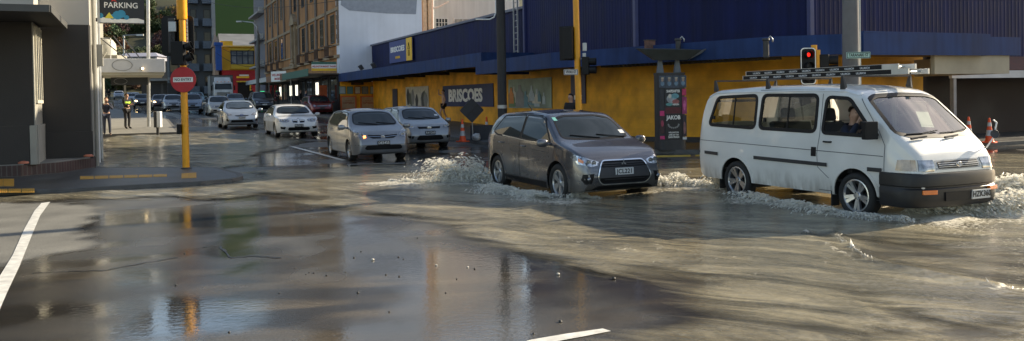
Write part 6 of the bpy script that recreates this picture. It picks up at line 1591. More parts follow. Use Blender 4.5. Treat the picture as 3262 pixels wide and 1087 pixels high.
# yellow and red house
yb = thing('yellow_house', 'yellow timber upper storey with a bay window over a bright red shop front', 'building', ST(116, 12, rise(116)))
sY = 116.0; ty0, ty1 = onS(706, 200, sY)[0], onS(905, 200, sY)[0]; Zp = lambda y: onS(780, y, sY)[1]
ylw = mat('house_yellow', (.5, .36, .03), .7, var=.08, scale=.5); redw = mat('house_red', (.36, .02, .03), .65, var=.12)
b = MB(SF); b.box(ty0, ty1, sY, sY+8, Zp(224), Zp(150)); b.build('upper_wall', ylw, yb)
b = MB(SF); b.box(ty0, ty1, sY-.05, sY+8, 1.5, Zp(224)); b.build('shop_wall', redw, yb)
tb_0, tb_1 = onS(735, 200, sY)[0], onS(806, 200, sY)[0]
def baywin(t0, t1):
    z0, z1 = Zp(206), Zp(162); d = .7; o = MB(SF).box(t0-.1, t1+.1, sY-d, sY, z0-.6, z0).build('bay_sill', ylw, yb); MB(SF).box(t0-.2, t1+.2, sY-d-.15, sY, z1, z1+.25).build('bay_head', ylw, yb)
    f = MB(SF); n = 4
    for k in range(n+1): x = t0+(t1-t0)*k/n; f.box(x-.06, x+.06, sY-d+.04, sY-d+.12, z0, z1)
    zm = z0+(z1-z0)*.62; f.box(t0, t1, sY-d+.045, sY-d+.115, zm-.05, zm+.05).box(t0, t1, sY-d+.045, sY-d+.115, z0, z0+.08).box(t0, t1, sY-d+.045, sY-d+.115, z1-.1, z1); f.build('window_frame', mat('frame_navy', (.015, .03, .06), .5), o)
    MB(SF).box(t0, t1, sY-d+.13, sY-d+.16, z0, z1).build('pane', mat('curtain_grey', (.2, .22, .22), .7, var=.5, scale=1.2), o)
baywin(tb_0, tb_1); baywin(onS(817, 200, sY)[0], onS(865, 200, sY)[0])
b = MB(SF); b.box(ty0-.2, ty1, sY-.5, sY+8, Zp(150), Zp(146)); b.build('eave', mat('eave_cream', (.5, .42, .15), .6), yb)
b = MB(SF); b.add([(ty0-.2, sY-.4, Zp(147)), (ty1, sY-.4, Zp(147)), (ty1, sY+9, Zp(92)), (ty0+.4, sY+9, Zp(92))], [(0, 1, 2, 3)]); b.add([(ty0-.2, sY-.4, Zp(147)), (ty0+.4, sY+9, Zp(92)), (ty0-.2, sY+9, Zp(147))], [(0, 1, 2)]); b.build('roof', mat('iron_roof', (.17, .18, .2), .5, var=.2, scale=.6), yb)
b = MB(SF); b.box(ty0-.1, onS(742, 200, sY)[0], sY-.3, sY+.3, Zp(146)+.01, Zp(132)); b.build('parapet', ylw, yb)
b = MB(SF); x0, x1 = onS(790, 280, sY)[0], onS(800, 280, sY)[0]; b.box(onS(757, 280, sY)[0], onS(795, 280, sY)[0], sY-.12, sY-.051, rise(116), Zp(262)); b.build('doorway', K['black'], yb)
b = MB(SF); b.box(onS(795, 280, sY)[0], onS(799, 280, sY)[0], sY-.3, sY-.1, rise(116), Zp(258)).box(onS(753, 280, sY)[0], onS(799, 280, sY)[0], sY-.3, sY-.1, Zp(262), Zp(258)); b.build('door_frame', ylw, yb)
sg = thing('shop_sign', 'small yellow and white sign with an arc above the red shop front door', 'sign', ST(sY-.2, (tb_0+tb_1)/2, Zp(245)))
b = MB(SF); b.box(onS(753, 240, sY)[0], onS(793, 240, sY)[0], sY-.2, sY-.08, Zp(249), Zp(243)); b.build('yellow_board', signyel, sg); b = MB(SF); b.box(onS(762, 240, sY)[0], onS(792, 240, sY)[0], sY-.2, sY-.08, Zp(242.5), Zp(238)); b.build('white_board', signwhite, sg)
b = MB(); b.tube([P(756+8*math.cos(R(a))+8, 240-9*math.sin(R(a)), 112) for a in range(20, 161, 20)], .06, 5).build('arc', K['galv'], sg)
bf = thing('blue_column', 'narrow bright blue painted shop pilaster beside the yellow house', 'column', ST(112, 7.5, rise(112)))
tq = onS(698, 200, 113)[0]; MB(SF).box(tq-.35, tq+.35, 113, 114, onS(698, 224, 113)[1], onS(698, 138, 113)[1]).build('shaft', mat('bright_blue', (.02, .10, .4), .5), bf); MB(SF).box(tq-.5, tq+.5, 112.9, 114.1, onS(698, 145, 113)[1], onS(698, 135, 113)[1]).build('capital', MATS['bright_blue'], bf)
ps = thing('peach_house', 'narrow peach coloured old facade left of the blue column', 'building', ST(114, 5, rise(114)))
tp0, tp1 = onS(682, 200, 114.5)[0], onS(696, 200, 114.5)[0]; MB(SF).box(tp0, tp1, 114.5, 124, 2, onS(690, 150, 114.5)[1]).build('wall', mat('peach', (.42, .3, .22), .7, var=.15), ps)
for y0, y1 in ((165, 205),): MB(SF).box(tp0+.15, tp1-.15, 114.44, 114.5, onS(690, y1, 114.5)[1], onS(690, y0, 114.5)[1]).build('window', frm, ps)
MB(SF).add([(tp0-.2, 114.3, onS(690, 150, 114.5)[1]), (tp1+.2, 114.3, onS(690, 150, 114.5)[1]), ((tp0+tp1)/2, 114.3, onS(690, 110, 114.5)[1]), ((tp0+tp1)/2, 118, onS(690, 110, 114.5)[1]), (tp0-.2, 118, onS(690, 150, 114.5)[1]), (tp1+.2, 118, onS(690, 150, 114.5)[1])], [(0, 1, 2), (0, 2, 3, 4), (1, 5, 3, 2)]).build('gable', MATS['peach'], ps)
# dark row of shops on the left of the far street (two blocks) and a hedge of verandahs
row = [(150, 470, 560, 195, 'low dark shop with a pale verandah edge in the far distance', (.1, .1, .1)), (128, 540, 600, 105, 'dark grey slab building behind the no entry sign', (.05, .06, .07)), (165, 455, 505, 225, 'grey gabled shed at the far end of the street', (.2, .21, .22))]
for s_, x0, x1, yt, lab, cc in row:
    t0, t1 = onS(x0, 250, s_)[0], onS(x1, 250, s_)[0]; zt_ = onS((x0+x1)/2, yt, s_)[1]
    o = thing('shop_building', lab, 'building', ST(s_, (t0+t1)/2, rise(s_)))
    MB(SF).box(t0, t1, s_, s_+10, 1.5, zt_).build('wall', mat('row_%d' % s_, cc, .7, var=.25, scale=.4), o)
    MB(SF).box(t0-.2, t1+.2, s_-1.8, s_, rise(s_)+3.0, rise(s_)+3.35).build('verandah', mat('verandah_pale', (.3, .3, .29), .6), o)
    n = max(2, int((t1-t0)/2.2))
    for k in range(n):
        x = t0+(t1-t0)*(k+.5)/n
        for fl in range(int((zt_-rise(s_)-3.6)/3)):
            MB(SF).box(x-.5, x+.5, s_-.04, s_, rise(s_)+4.2+3*fl, rise(s_)+5.9+3*fl).build('window', gls, o)
        MB(SF).box(x-.9, x+.9, s_-.04, s_, rise(s_)+.5, rise(s_)+2.6).build('shop_window', K['dark'], o)
cn = thing('grey_building', 'grey building with ledges and air conditioners between the yellow house and the orange building', 'building', ST(102, 14, rise(102)))
tgx = onS(846, 200, 102)[0]; MB(SF).box(tgx, 30, 102, 112, 2, 17).build('wall', mat('ledge_grey', (.14, .15, .18), .7, var=.15), cn)
for z in (6, 9.2, 12.4):
    MB(SF).box(tgx-.8, tgx, 102.2, 111, z, z+.2).build('ledge', mat('ledge_pale', (.3, .3, .3), .7), cn); MB(SF).box(tgx-.5, tgx-.02, 103, 103.8, z+.2, z+.8).build('air_conditioner', K['galv'], cn)

# ---- poles -----------------------------------------------------------------------
woodp = mat('pole_dark', (.035, .034, .034), .7, var=.25, scale=3, bump=.3, bscale=40, streak=.3)
def gbase(px, py, dz=.12): return G(px, py, dz)
up = thing('utility_pole', 'thick dark utility pole with a white pipe bracket in front of the blue store', 'pole', ST(27.2, 11.95, .12))
c0 = P(1600, 330, ST(27.2, 11.95).y); c0.z = .12; up.location = c0
MB(Matrix.Translation(c0)).lathe([(.17, 0), (.165, 2), (.15, 9), (.001, 9)], 20).build('shaft', woodp, up, smooth='angle')
y_ = c0.y; MB().tube([P(1578, -60, y_), P(1580, 40, y_), P(1574, 55, y_), P(1560, 62, y_), P(1515, 62, y_)], .028, 8).build('pipe_bracket', K['white'], up, smooth=True)
MB(Matrix.Translation(c0)).lathe([(.178, 1.3), (.178, 1.42)], 20).build('band', K['galv'], up)
lp = thing('lamp_post', 'very thick grey concrete post with a thin pale conduit behind the white van', 'pole', (0, 0, 0)); y_ = 19.5; c0 = P(2712, 300, y_); c0.z = 0; lp.location = c0
MB(Matrix.Translation(c0)).lathe([(.2, 0), (.19, 3), (.16, 9), (.001, 9)], 24).build('shaft', mat('post_concrete', (.13, .13, .135), .75, var=.15, scale=3, bump=.25, bscale=40), lp, smooth='angle')
MB(Matrix.Translation(c0+Vector((.19, -.06, 0)))).lathe([(.022, 0), (.022, 9)], 8).build('conduit', mat('conduit_pale', (.45, .46, .45), .4, .5), lp)
def street_sign(px, py, Y, txt, w, h, label, col, tcol, yaw, brk):
    c = P(px, py, Y); o = thing('street_sign', label, 'street sign', c); d = Vector((math.cos(R(yaw)), math.sin(R(yaw)), 0)); T = panelT(c, d, (d.y, -d.x, 0))
    p_ = arcpoly([(-w/2, -h/2), (w/2, -h/2), (w/2, h/2), (-w/2, h/2)], .02, 2)
    MB(T).prism(p_, -.02, 0).build('plate', mat('streetsign_'+txt[:3], col, .5, var=.08), o)
    mb = MB(); textmb(mb, txt, h*.68, T @ Matrix.Translation((0, 0, .002)), 0, .018, .002, sx=w*.9/(h*.68*len(txt)*.62)); mb.build('lettering', tcol, o)
    f = MB(T); q = .012; f.box(-w/2+.01, w/2-.01, h/2-.022, h/2-.01, 0, .004).box(-w/2+.01, w/2-.01, -h/2+.01, -h/2+.022, 0, .004).box(-w/2+.01, -w/2+.022, -h/2+.022, h/2-.022, 0, .004).box(w/2-.022, w/2-.01, -h/2+.022, h/2-.022, 0, .004); f.build('border', tcol, o)
    MB().tube([c+Vector(brk), c+d*0], .02, 6).build('bracket', K['galv'], o)
street_sign(2735, 176, 19.25, 'TARANAKI ST', .56, .15, 'pale green street sign reading TARANAKI ST on the thick grey post', (.36, .55, .5), K['black'], 0, (-.1, .2, 0))
street_sign(1819, 230, 23.3, 'VIVIAN ST', .42, .16, 'white street sign reading VIVIAN ST on the yellow signal pole', (.6, .6, .58), K['black'], 16, (.2, .1, 0))
def lathe_at(prof, T, n=20): return MB(T).lathe(prof, n)
# left signal pole
g0 = G(593, 538, LK); sp_ = thing('traffic_light', 'yellow traffic signal pole on the left kerb seen from behind its black backing board', 'traffic light', g0)
Y0 = g0.y; top = P(574, -60, Y0)
ax = Vector((top.x-g0.x, 0, 0))/(top.z-g0.z)
def along(z): return Vector((g0.x+ax.x*(z-g0.z)*.35, Y0, z))
MB().tube([along(g0.z), along(2), along(4.1)], [.088, .085, .08], 16).build('pole', K['yellowpole'], sp_, smooth='angle')
MB().tube([along(3.98), along(4.02), along(6)], [.12, .13, .13], 16).build('pole_sleeve', K['yellowpole'], sp_, smooth='angle')
MB(Matrix.Translation(g0)).lathe([(.14, 0), (.13, .03), (.09, .04)], 16).build('base_collar', K['dark'], sp_)
def board(c, w, h, right, normal, mats_, parent, name='backing_board', r=.1):
    T = panelT(c, right, normal); o = MB(T).prism(arcpoly([(-w/2, -h/2), (w/2, -h/2), (w/2, h/2), (-w/2, h/2)], r, 5), -.03, 0).build(name, mats_, parent); return o, T
cB = P(566, 115, Y0+.16); bo, T = board(cB, .84, 1.05, (1, 0, 0), (0, -1, 0), K['black'], sp_, r=.12)
hb = MB(T); hb.box(-.2, -.02, -.45, .45, 0, .14); hb.box(.12, .3, -.45, .45, 0, .12); hb.build('signal_housing', K['dark'], sp_, bevel=.02)
hb = MB(T)
for k in range(9): hb.box(.2, .31, -.42+k*.1, -.34+k*.1, .121, .135)
hb.build('vent_strip', K['galv'], sp_); MB(T).box(-.16, .04, .1, .36, .141, .2).build('terminal_box', K['galv'], sp_, bevel=.01)
MB(T).tube([(-.06, .1, .18), (-.1, -.05, .2), (-.02, -.25, .2), (.04, -.45, .18)], .012, 6).build('cable', K['rubber'], sp_)
c2 = P(574, 167, Y0-.2); hb = MB(Matrix.Translation(c2)); hb.box(-.2, .12, -.12, .12, -.33, .28)
hb.build('pedestrian_signal', K['black'], sp_, bevel=.02)
for zc in (.12, -.16):
    MB(Matrix.Translation(c2+Vector((.16, -.02, zc))) @ Matrix.Rotation(R(70), 4, 'Y')).lathe([(.001, 0), (.1, .0), (.1, .02), (.11, .16), (.105, .16), (.095, .02)], 14).build('visor', K['black'], sp_)
MB().tube([P(560, 205, Y0-.1), P(574, 200, Y0-.12), P(600, 206, Y0-.1)], .02, 6).build('clamp', K['galv'], sp_)
MB(Matrix.Translation(P(571, 412, Y0-.1))).box(-.05, .05, -.06, .06, -.13, .13).build('push_button_box', K['black'], sp_, bevel=.02)
c3 = P(583, 254, Y0-.16); ns = thing('no_entry_sign', 'round red sign with a white bar reading NO ENTRY on the yellow pole', 'sign', c3)
T = panelT(c3, (1, 0, 0), (0, -1, 0)); MB(T).lathe([(.001, 0), (.325, 0), (.33, -.004), (.33, -.02), (.001, -.02)], 40).build('disc', mat('sign_red', (.45, .012, .02), .45, var=.1), ns)
MB(T).box(-.255, .255, -.062, .062, 0, .004).build('bar', signwhite, ns); mb = MB(); textmb(mb, 'NO ENTRY', .095, T @ Matrix.Translation((0, 0, .005)), 0, .008, .002, sx=.92); mb.build('lettering', K['black'], ns)
MB(T).box(-.1, .1, -.03, .03, -.1, -.021).build('clamp', K['galv'], ns)
# right signal pole
Y1 = 24.0; g1 = P(1846, 420, Y1); g1.z = .12; sp2 = thing('traffic_light', 'yellow traffic signal pole with black side-on signal heads behind the grey SUV', 'traffic light', g1)
MB().tube([g1, g1+Vector((-.03, 0, 3)), g1+Vector((-.06, 0, 6))], [.095, .09, .085], 16).build('pole', K['yellowpole'], sp2, smooth='angle')
def head(c, yaw, parent, n=3, pitch=.3, w=.3):
    T = Matrix.Translation(c) @ Matrix.Rotation(R(yaw), 4, 'Z'); h = pitch*n
    MB(T).box(-w/2, w/2, -.1, .1, -h/2-.02, h/2+.02).build('signal_housing', K['black'], parent, bevel=.02)
    for k in range(n):
        z = h/2-pitch*(k+.5); MB(T @ Matrix.Translation((0, -.1, z)) @ Matrix.Rotation(R(90), 4, 'X')).lathe([(.105, 0), (.112, .2), (.108, .2), (.1, 0)], 14).build('visor', K['black'], parent)
head(P(1812, 138, Y1), 150, sp2); MB(Matrix.Translation(P(1812, 138, Y1+.2)) @ Matrix.Rotation(R(60), 4, 'Z')).prism(arcpoly([(-.03, -.3), (.03, -.3), (.03, .3), (-.03, .3)], .02, 2), -.5, .5).build('backing_board', K['black'], sp2)
head(P(1866, 210, Y1-.1), 75, sp2, 2, .24, .24); MB(Matrix.Translation(P(1862, 150, Y1))).box(-.06, .06, -.05, .05, -.12, .12).build('terminal_box', K['galv'], sp2, bevel=.01)
MB(Matrix.Translation(P(1861, 180, Y1))).box(-.05, .05, -.05, .05, -.1, .1).build('terminal_box', K['galv'], sp2, bevel=.01)
MB().tube([P(1830, 186, Y1), P(1845, 190, Y1-.05), P(1868, 184, Y1)], .018, 6).build('clamp', K['galv'], sp2)
# red signal above the van
Y2 = 19.0; g2 = P(2600, 300, Y2); sp3 = thing('traffic_light', 'traffic signal showing red with a white edged board above the van roof', 'traffic light', (g2.x, Y2, 0))
MB().tube([(g2.x, Y2+.1, 0), (g2.x, Y2+.1, 2.9)], .07, 14).build('pole', K['yellowpole'], sp3, smooth='angle')
cR = P(2575, 211, Y2-.1); w, h = .36, .84
o, T = board(cR, w, h, (1, .08, 0), (.08, -1, 0), K['black'], sp3, r=.1)
ou = arcpoly([(-w/2, -h/2), (w/2, -h/2), (w/2, h/2), (-w/2, h/2)], .1, 5); inn_ = arcpoly([(-w/2+.022, -h/2+.022), (w/2-.022, -h/2+.022), (w/2-.022, h/2-.022), (-w/2+.022, h/2-.022)], .085, 5)
n = len(ou); MB(T).add([(x, y, .003) for x, y in ou]+[(x, y, .003) for x, y in inn_], [(i, (i+1) % n, n+(i+1) % n, n+i) for i in range(n)]).build('board_border', signwhite, sp3)
lens = [mat('lens_red_lit', (1, .02, .01), .3, emit=.7, var=0), K['dark'], K['dark']]
for k in range(3):
    z = .26-.26*k; MB(T @ Matrix.Translation((0, z, .004))).lathe([(.088, 0), (.095, .14), (.09, .14), (.082, 0)], 16).build('visor', K['black'], sp3); MB(T @ Matrix.Translation((.0, z, .01))).lathe([(.05 if k == 0 else .08, 0), (.001, .015)], 14).build('lens', lens[k], sp3)
head(P(2626, 207, Y2), 70, sp3, 2, .22, .24); MB(Matrix.Translation(P(2604, 190, Y2))).box(-.04, .05, -.06, .06, -.2, .22).build('mounting_box', K['yellowpole'], sp3, bevel=.01)
# far street lamp
yl = 86.0; sl = thing('street_lamp', 'tall grey street lamp with a curved arm in front of the yellow house', 'street lamp', P(822, 330, yl)); c0 = P(822, 330, yl); c0.z = rise(toST(c0.x, c0.y)[0]); sl.location = c0
c1 = P(822, 140, yl); MB().tube([c0, c1, P(823, 110, yl)], [.22, .18, .12], 12).build('post', mat('lamp_post_grey', (.12, .12, .11), .7), sl, smooth='angle'); MB().tube([P(823, 112, yl), P(818, 85, yl), P(805, 72, yl), P(770, 68, yl)], [.1, .09, .07, .05], 8).build('arm', K['galv'], sl, smooth=True)
MB(Matrix.Translation(P(762, 69, yl))).box(-.3, .3, -.12, .12, -.1, .08).build('lamp_head', K['galv'], sl, bevel=.04)
sl = thing('street_lamp', 'slim pale street pole rising through the white canopy on the left', 'street lamp', P(473, 405, 43)); c0 = P(474, 404, 42); 
MB().tube([c0, P(471, -60, 42)], .085, 10).build('post', K['galv'], sl, smooth='angle'); sl.location = c0
for o in sl.children:
    for v in o.data.vertices: v.co += P(473, 405, 43)-c0
sl = thing('street_lamp', 'distant street lamp with a short arm before the hillside trees', 'street lamp', P(395, 240, 120)); MB().tube([P(395, 250, 120), P(395, 112, 120)], .12, 8).build('post', K['galv'], sl, smooth='angle'); MB().tube([P(395, 113, 120), P(448, 111, 120)], .07, 6).build('arm', K['galv'], sl); MB(Matrix.Translation(P(446, 112, 120))).box(-.5, .5, -.15, .15, -.12, .12).build('lamp_head', K['galv'], sl)
# white bollard
gb_ = G(503, 430, .12); bl = thing('bollard', 'short white topped bollard with a dark side on the left kerb', 'bollard', gb_)
MB(Matrix.Translation(gb_)).box(-.05, .05, -.04, .04, 0, .5).build('post', K['dark'], bl); MB(Matrix.Translation(gb_+Vector((.0, 0, .0)))).box(.0, .17, -.11, .11, .33, 1.03).build('white_panel', K['white'], bl, bevel=.03); MB(Matrix.Translation(gb_)).box(-.13, -.003, -.11, .11, .33, 1.03).build('dark_panel', K['dark'], bl, bevel=.02)
# drain bollard next to the corner pipe
MB().tube([G(316, 492), P(322, 430, 27.5)], .05, 8).build('leaning_pipe', K['white'], None); tag(bpy.data.objects['leaning_pipe'], 'white pipe leaning at the far corner of the dark building', 'pipe')

# ---- traffic cones, road sign, rubbish -------------------------------------------
def cone(loc, label, h=.78):
    t = thing('traffic_cone', label, 'traffic cone', loc, random.uniform(0, 1))
    MB().prism(arcpoly([(-.19, -.19), (.19, -.19), (.19, .19), (-.19, .19)], .04, 3), 0, .035).build('cone_base', K['orangecone'], t, local=True); MB().lathe([(.145, .035), (.125, .06), (.099, .22), (.077, .40), (.061, .52), (.046, .64), (.03, h-.01), (.001, h)], 20).build('cone_body', K['orangecone'], t, local=True, smooth='angle')
    MB().lathe([(.103, .22), (.081, .40)], 20).build('reflective_band', mat('cone_band', (.5, .5, .5), .4), t, local=True, smooth=True); MB().lathe([(.065, .52), (.05, .64)], 20).build('reflective_band', MATS['cone_band'], t, local=True, smooth=True)
    return t
cone(G(1474, 452, .12), 'orange traffic cone left of the dark diamond road sign', .84); cone(G(1551, 440, .12), 'orange traffic cone right of the dark diamond road sign beside the SUV roof', .84)
cone(G(3152, 455, .12), 'orange traffic cone right of the van beside its corner mirror'); cone(G(3086, 447, .12), 'orange traffic cone mostly hidden behind the van windscreen pillar')
for o in COL.objects:
    pass
gd = G(1507, 448, .12); rd = thing('road_sign', 'diamond road works sign seen from behind on a thin stand between two cones', 'road sign', gd)
cD = P(1503, 352, gd.y); T = panelT(cD, (1, .25, 0), (.25, -1, 0)) @ Matrix.Rotation(R(45), 4, 'Z'); MB(T).prism(arcpoly([(-.33, -.33), (.33, -.33), (.33, .33), (-.33, .33)], .05, 3), -.015, 0).build('diamond_plate', mat('sign_back', (.035, .035, .04), .6, var=.15), rd)
MB(T).box(-.3, .3, -.02, .02, 0, .02).box(-.02, .02, -.3, -.021, 0, .02).build('brace', K['dark'], rd)
MB().tube([gd+Vector((0, .05, 0)), cD+Vector((0, .04, -.2))], .018, 8).build('stand', K['galv'], rd); MB().tube([gd+Vector((-.35, .1, .02)), gd+Vector((.35, .1, .02))], .015, 6).build('foot', K['dark'], rd)
c5 = G(1535, 446, .12); MBb = MB(Matrix.Translation(c5+Vector((.0, .25, 0)))); rc = thing('road_sign', 'dark fallen sign board leaning behind the diamond sign', 'road sign', c5)
MB(Matrix.Translation(c5+Vector((.0, .35, 0))) @ Matrix.Rotation(R(-12), 4, 'X')).box(-.45, .45, -.015, .015, .0, .55).build('board', mat('board_blackish', (.02, .02, .025), .6), rc); MB(Matrix.Translation(c5+Vector((0, .5, 0)))).box(-.4, .4, 0, .03, 0, .3).build('stand', K['dark'], rc)  # one even, nearly black colour for the board
gs = G(1519, 448, .12); bm = bmesh.new(); bmesh.ops.create_icosphere(bm, subdivisions=3, radius=.17)
for v in bm.verts: v.co *= 1+.35*mnoise.noise(v.co*9); v.co.z = max(-.13, v.co.z*.85)
me = bpy.data.meshes.new('sandbag'); bm.to_mesh(me); bm.free(); me.materials.append(mat('bag_white', (.42, .42, .42), .6, var=.25, scale=14)); me.polygons.foreach_set('use_smooth', [True]*len(me.polygons))
o = bpy.data.objects.new('sandbag', me); COL.objects.link(o); o.location = gs+Vector((0, -.05, .13)); tag(o, 'crumpled pale sandbag at the foot of the diamond sign', 'sandbag')

# ---- poster column with its wing roof ----------------------------------------------
Yp = 25.4; cP = P(2135, 475, Yp); cP.z = .12; pc = thing('poster_column', 'square poster column covered in gig posters under a grey wing shaped roof', 'poster column', cP)
Rz = Matrix.Translation(cP) @ Matrix.Rotation(R(6), 4, 'Z')
ov = [( .44*math.copysign(abs(math.cos(a))**.55, math.cos(a)), .34*math.copysign(abs(math.sin(a))**.55, math.sin(a))) for a in [2*math.pi*i/36 for i in range(36)]]
MB(Rz).prism(ov, .28, 2.3).build('drum', mat('drum_dark', (.03, .03, .035), .55, var=.3, scale=6), pc, fix=True); MB(Rz).prism([(x*1.03, y*1.03) for x, y in ov], 0, .28).build('base', K['dark'], pc, fix=True); MB(Rz).prism([(x*1.03, y*1.03) for x, y in ov], 2.3, 2.36).build('rim', K['dark'], pc, fix=True)
for x in (-.28, .26): MB(Rz).add([(x-.1, -.05, 2.36), (x+.1, -.05, 2.36), (x+.04, -.03, 2.85), (x-.04, -.03, 2.85), (x-.1, .1, 2.36), (x+.1, .1, 2.36), (x+.04, .06, 2.85), (x-.04, .06, 2.85)], [(0,1,2,3), (4,7,6,5), (0,4,5,1), (0,3,7,4), (1,5,6,2), (2,6,7,3)]).build('fin', mat('fin_grey', (.14, .16, .18), .5, .3), pc)
wng = MB(Rz); wv = [(-1.1, -.5, 3.08), (.85, -.6, 3.02), (1.15, .5, 3.12), (-.9, .6, 3.16), (-.5, -.25, 2.74), (.5, -.3, 2.74), (.55, .25, 2.78), (-.45, .25, 2.78)]
wng.add(wv, [(0,1,2,3), (4,7,6,5), (0,4,5,1), (1,5,6,2), (2,6,7,3), (3,7,4,0)]); wng.build('wing_roof', mat('wing_grey', (.07, .08, .08), .55, .2, var=.15), pc)
wng = MB(Rz); wng.add([(.86, -.61, 3.03), (1.22, -.5, 3.1), (.52, -.32, 2.74), (1.16, .4, 3.11)], [(0, 2, 1), (1, 2, 3)]); wng.build('wing_tip', mat('wing_pale', (.4, .45, .5), .4, .2), pc)
def pasted(x0, x1, z0, z1, col, name='poster', shapes=(), txt=()):
    yf = -.342; T = Rz @ panelT(((x0+x1)/2, yf-.006, (z0+z1)/2), (1, 0, 0), (0, -1, 0)); w, h = x1-x0, z1-z0
    o = MB(T).box(-w/2, w/2, -h/2, h/2, -.01, 0).build(name, mat('print_%d_%d_%d' % tuple(int(c*255) for c in col), col, .5, var=.3, scale=9), pc)
    for k, (x, y, rw, rh, c) in enumerate(shapes):
        e = MB(T @ Matrix.Translation((x*w, y*h, .002+.0006*k))); e.add([(rw*w*math.cos(a*.5236), rh*h*math.sin(a*.5236), 0) for a in range(12)], [tuple(range(12))]); e.build('printed_shape', mat('print_%d_%d_%d' % tuple(int(q*255) for q in c), c, .5, var=.3, scale=9), o)
    for s_, x, y, sz, sx_ in txt:
        mb = MB(); textmb(mb, s_, sz, T @ Matrix.Translation((x*w, y*h, .005)), 0, .03, .001, sx=sx_); mb.build('poster_lettering', signwhite, o)
pasted(-.25, .27, .32, 1.1, (.012, .012, .014), txt=[('JAKOB', 0, .36, .17, .85), ('WELLINGTON', 0, -.22, .06, .8), ('JUNE 5AT 7:30', 0, -.31, .06, .8), ('SAN FRAN', 0, -.4, .085, .85)])
for k in range(9):
    a = R(180+180*k/8); T = Rz @ panelT((.01+.16*math.cos(a), -.35, .78+.1*math.sin(a)), (1, 0, 0), (0, -1, 0)); MB(T).lathe([(.028, 0), (.001, .002)], 8).build('poster_ring', mat('ink_midgrey', (.22, .22, .22), .5), pc)
pasted(-.24, .26, 1.12, 1.3, (.09, .012, .02)); pasted(-.25, .27, 1.31, 1.87, (.02, .025, .03), shapes=((-.1, -.05, .3, .25, (.3, .33, .35)), (.1, .1, .25, .14, (.12, .3, .35)), (.15, -.2, .22, .12, (.3, .1, .1)), (-.2, .1, .1, .12, (.5, .48, .42)), (-.25, -.35, .2, .08, (.1, .3, .3))), txt=[('SHAPESHIFTER', 0, .36, .11, .58), ('REIGN', .15, -.36, .07, 1)])
for k in range(4): pasted(-.42+.215*k, -.22+.215*k, 1.9, 2.27, (.05, .07, .1), shapes=((0, -.15, .3, .2, (.12, .2, .28)), (0, .15, .2, .16, (.3, .22, .18)), (0, .3, .25, .06, (.4, .35, .25))))
pasted(.29, .42, 1.66, 1.86, (.42, .03, .1)); pasted(.29, .43, 1.1, 1.62, (.3, .03, .14), shapes=((0, 0, .3, .3, (.5, .1, .25)),)); pasted(.29, .42, .42, 1.06, (.03, .02, .03), shapes=((0, -.1, .3, .3, (.22, .1, .1)),)); pasted(.29, .42, .32, .4, (.5, .5, .5))
pasted(-.41, -.27, 1.24, 1.86, (.02, .025, .035)); pasted(-.41, -.27, 1.05, 1.2, (.5, .03, .15)); pasted(-.41, -.27, .52, 1.02, (.04, .015, .02), shapes=((0, .1, .3, .2, (.3, .04, .08)),)); pasted(-.41, -.27, .34, .44, (.5, .03, .15))

# overhead wires by the orange building
for i, (a, c, lab) in enumerate((((640, 2, 95), (1090, 0, 60), 'upper overhead wire crossing in front of the orange building'), ((690, 170, 95), (880, 185, 88), 'low overhead wire in front of the yellow house'), ((700, 150, 95), (840, 120, 88), 'thin sagging wire running to the far street lamp'))):
    p0, p1 = P(*a), P(*c); pts = []
    for k in range(13): f = k/12; q = p0.lerp(p1, f); q.z -= 1.2*math.sin(math.pi*f)*(1 if i else .6); pts.append(q)
    o = MB().tube(pts, .022, 5).build('overhead_wire', K['black'], None); tag(o, lab, 'wire')
# ------------------------------------------------------------------ vehicles in place
def car_center(px, py, ax, Wd, da=0, z=0):
    g = G(px, py); a = HEADING+R(da); f = Vector((math.cos(a), math.sin(a), 0)); l = Vector((-f.y, f.x, 0))
    return g - f*ax + l*Wd
p = car_center(2735, 692, 1.33, .76, 0); van = make_van(Vector((p.x, p.y, -.02)), HEADING); make_ladder(van.root.location, HEADING)
pS = ST(14.2, 7.56, -.05); suv = make_suv(pS, HEADING)
make_tiida(ST(25.2, 6.38, 0.02), HEADING); make_auris(ST(29.4, 9.2, 0.05), HEADING)
def onroad(s, t): return ST(s, t, rise(s))
make_bmw(onroad(37.6, 6.12), HEADING); make_prius(onroad(46, 4.75), HEADING)
def at(px, roof_y, H, hp):            # far car: pixel centre, roof row, height and its height in pixels
    Y = F_*H/hp; q = P(px, roof_y, Y); return Vector((q.x, q.y, 0))
def far(name, label, px, yr, yb, H, W, kind, col, **kw):
    v = at(px, yr, H, yb-yr); s, t = toST(v.x, v.y); L = kw.get('L', 4.4); s += L*.35; da = kw.pop('da', 0); cat = kw.pop('cat', 'car')
    return far_car(name, label, cat, onroad(s, t), HEADING+R(da), kind, H, W, col, **kw)
G1 = 'cars queued in the far street'
far('sedan', 'dark red car partly hidden behind the silver hatchback in front', 1022, 337, 402, 1.48, .86, 'hatch', (.16, .015, .015), group=G1)
far('suv', 'black SUV waiting beyond the white sedan', 840, 313, 378, 1.7, .92, 'wagon', (.012, .012, .013), group=G1, cat='SUV')
far('station_wagon', 'pale old boxy wagon half hidden behind the blue silver liftback', 700, 327, 392, 1.5, .84, 'wagon', (.42, .41, .37), group=G1)
far('hatchback', 'grey car showing only its roof behind the blue silver liftback', 752, 316, 366, 1.48, .85, 'hatch', (.16, .2, .25), group=G1)
far('crossover', 'blue grey crossover just right of the yellow pole', 612, 310, 371, 1.6, .89, 'wagon', (.2, .24, .3), group=G1)
far('station_wagon', 'silver wagon just left of the yellow pole', 552, 304, 358, 1.5, .87, 'wagon', (.38, .38, .38), group=G1)
far('sedan', 'dark maroon sedan with its headlights on, left of the silver wagon', 513, 306, 354, 1.45, .88, 'sedan', (.06, .025, .025), lit=2, group=G1)
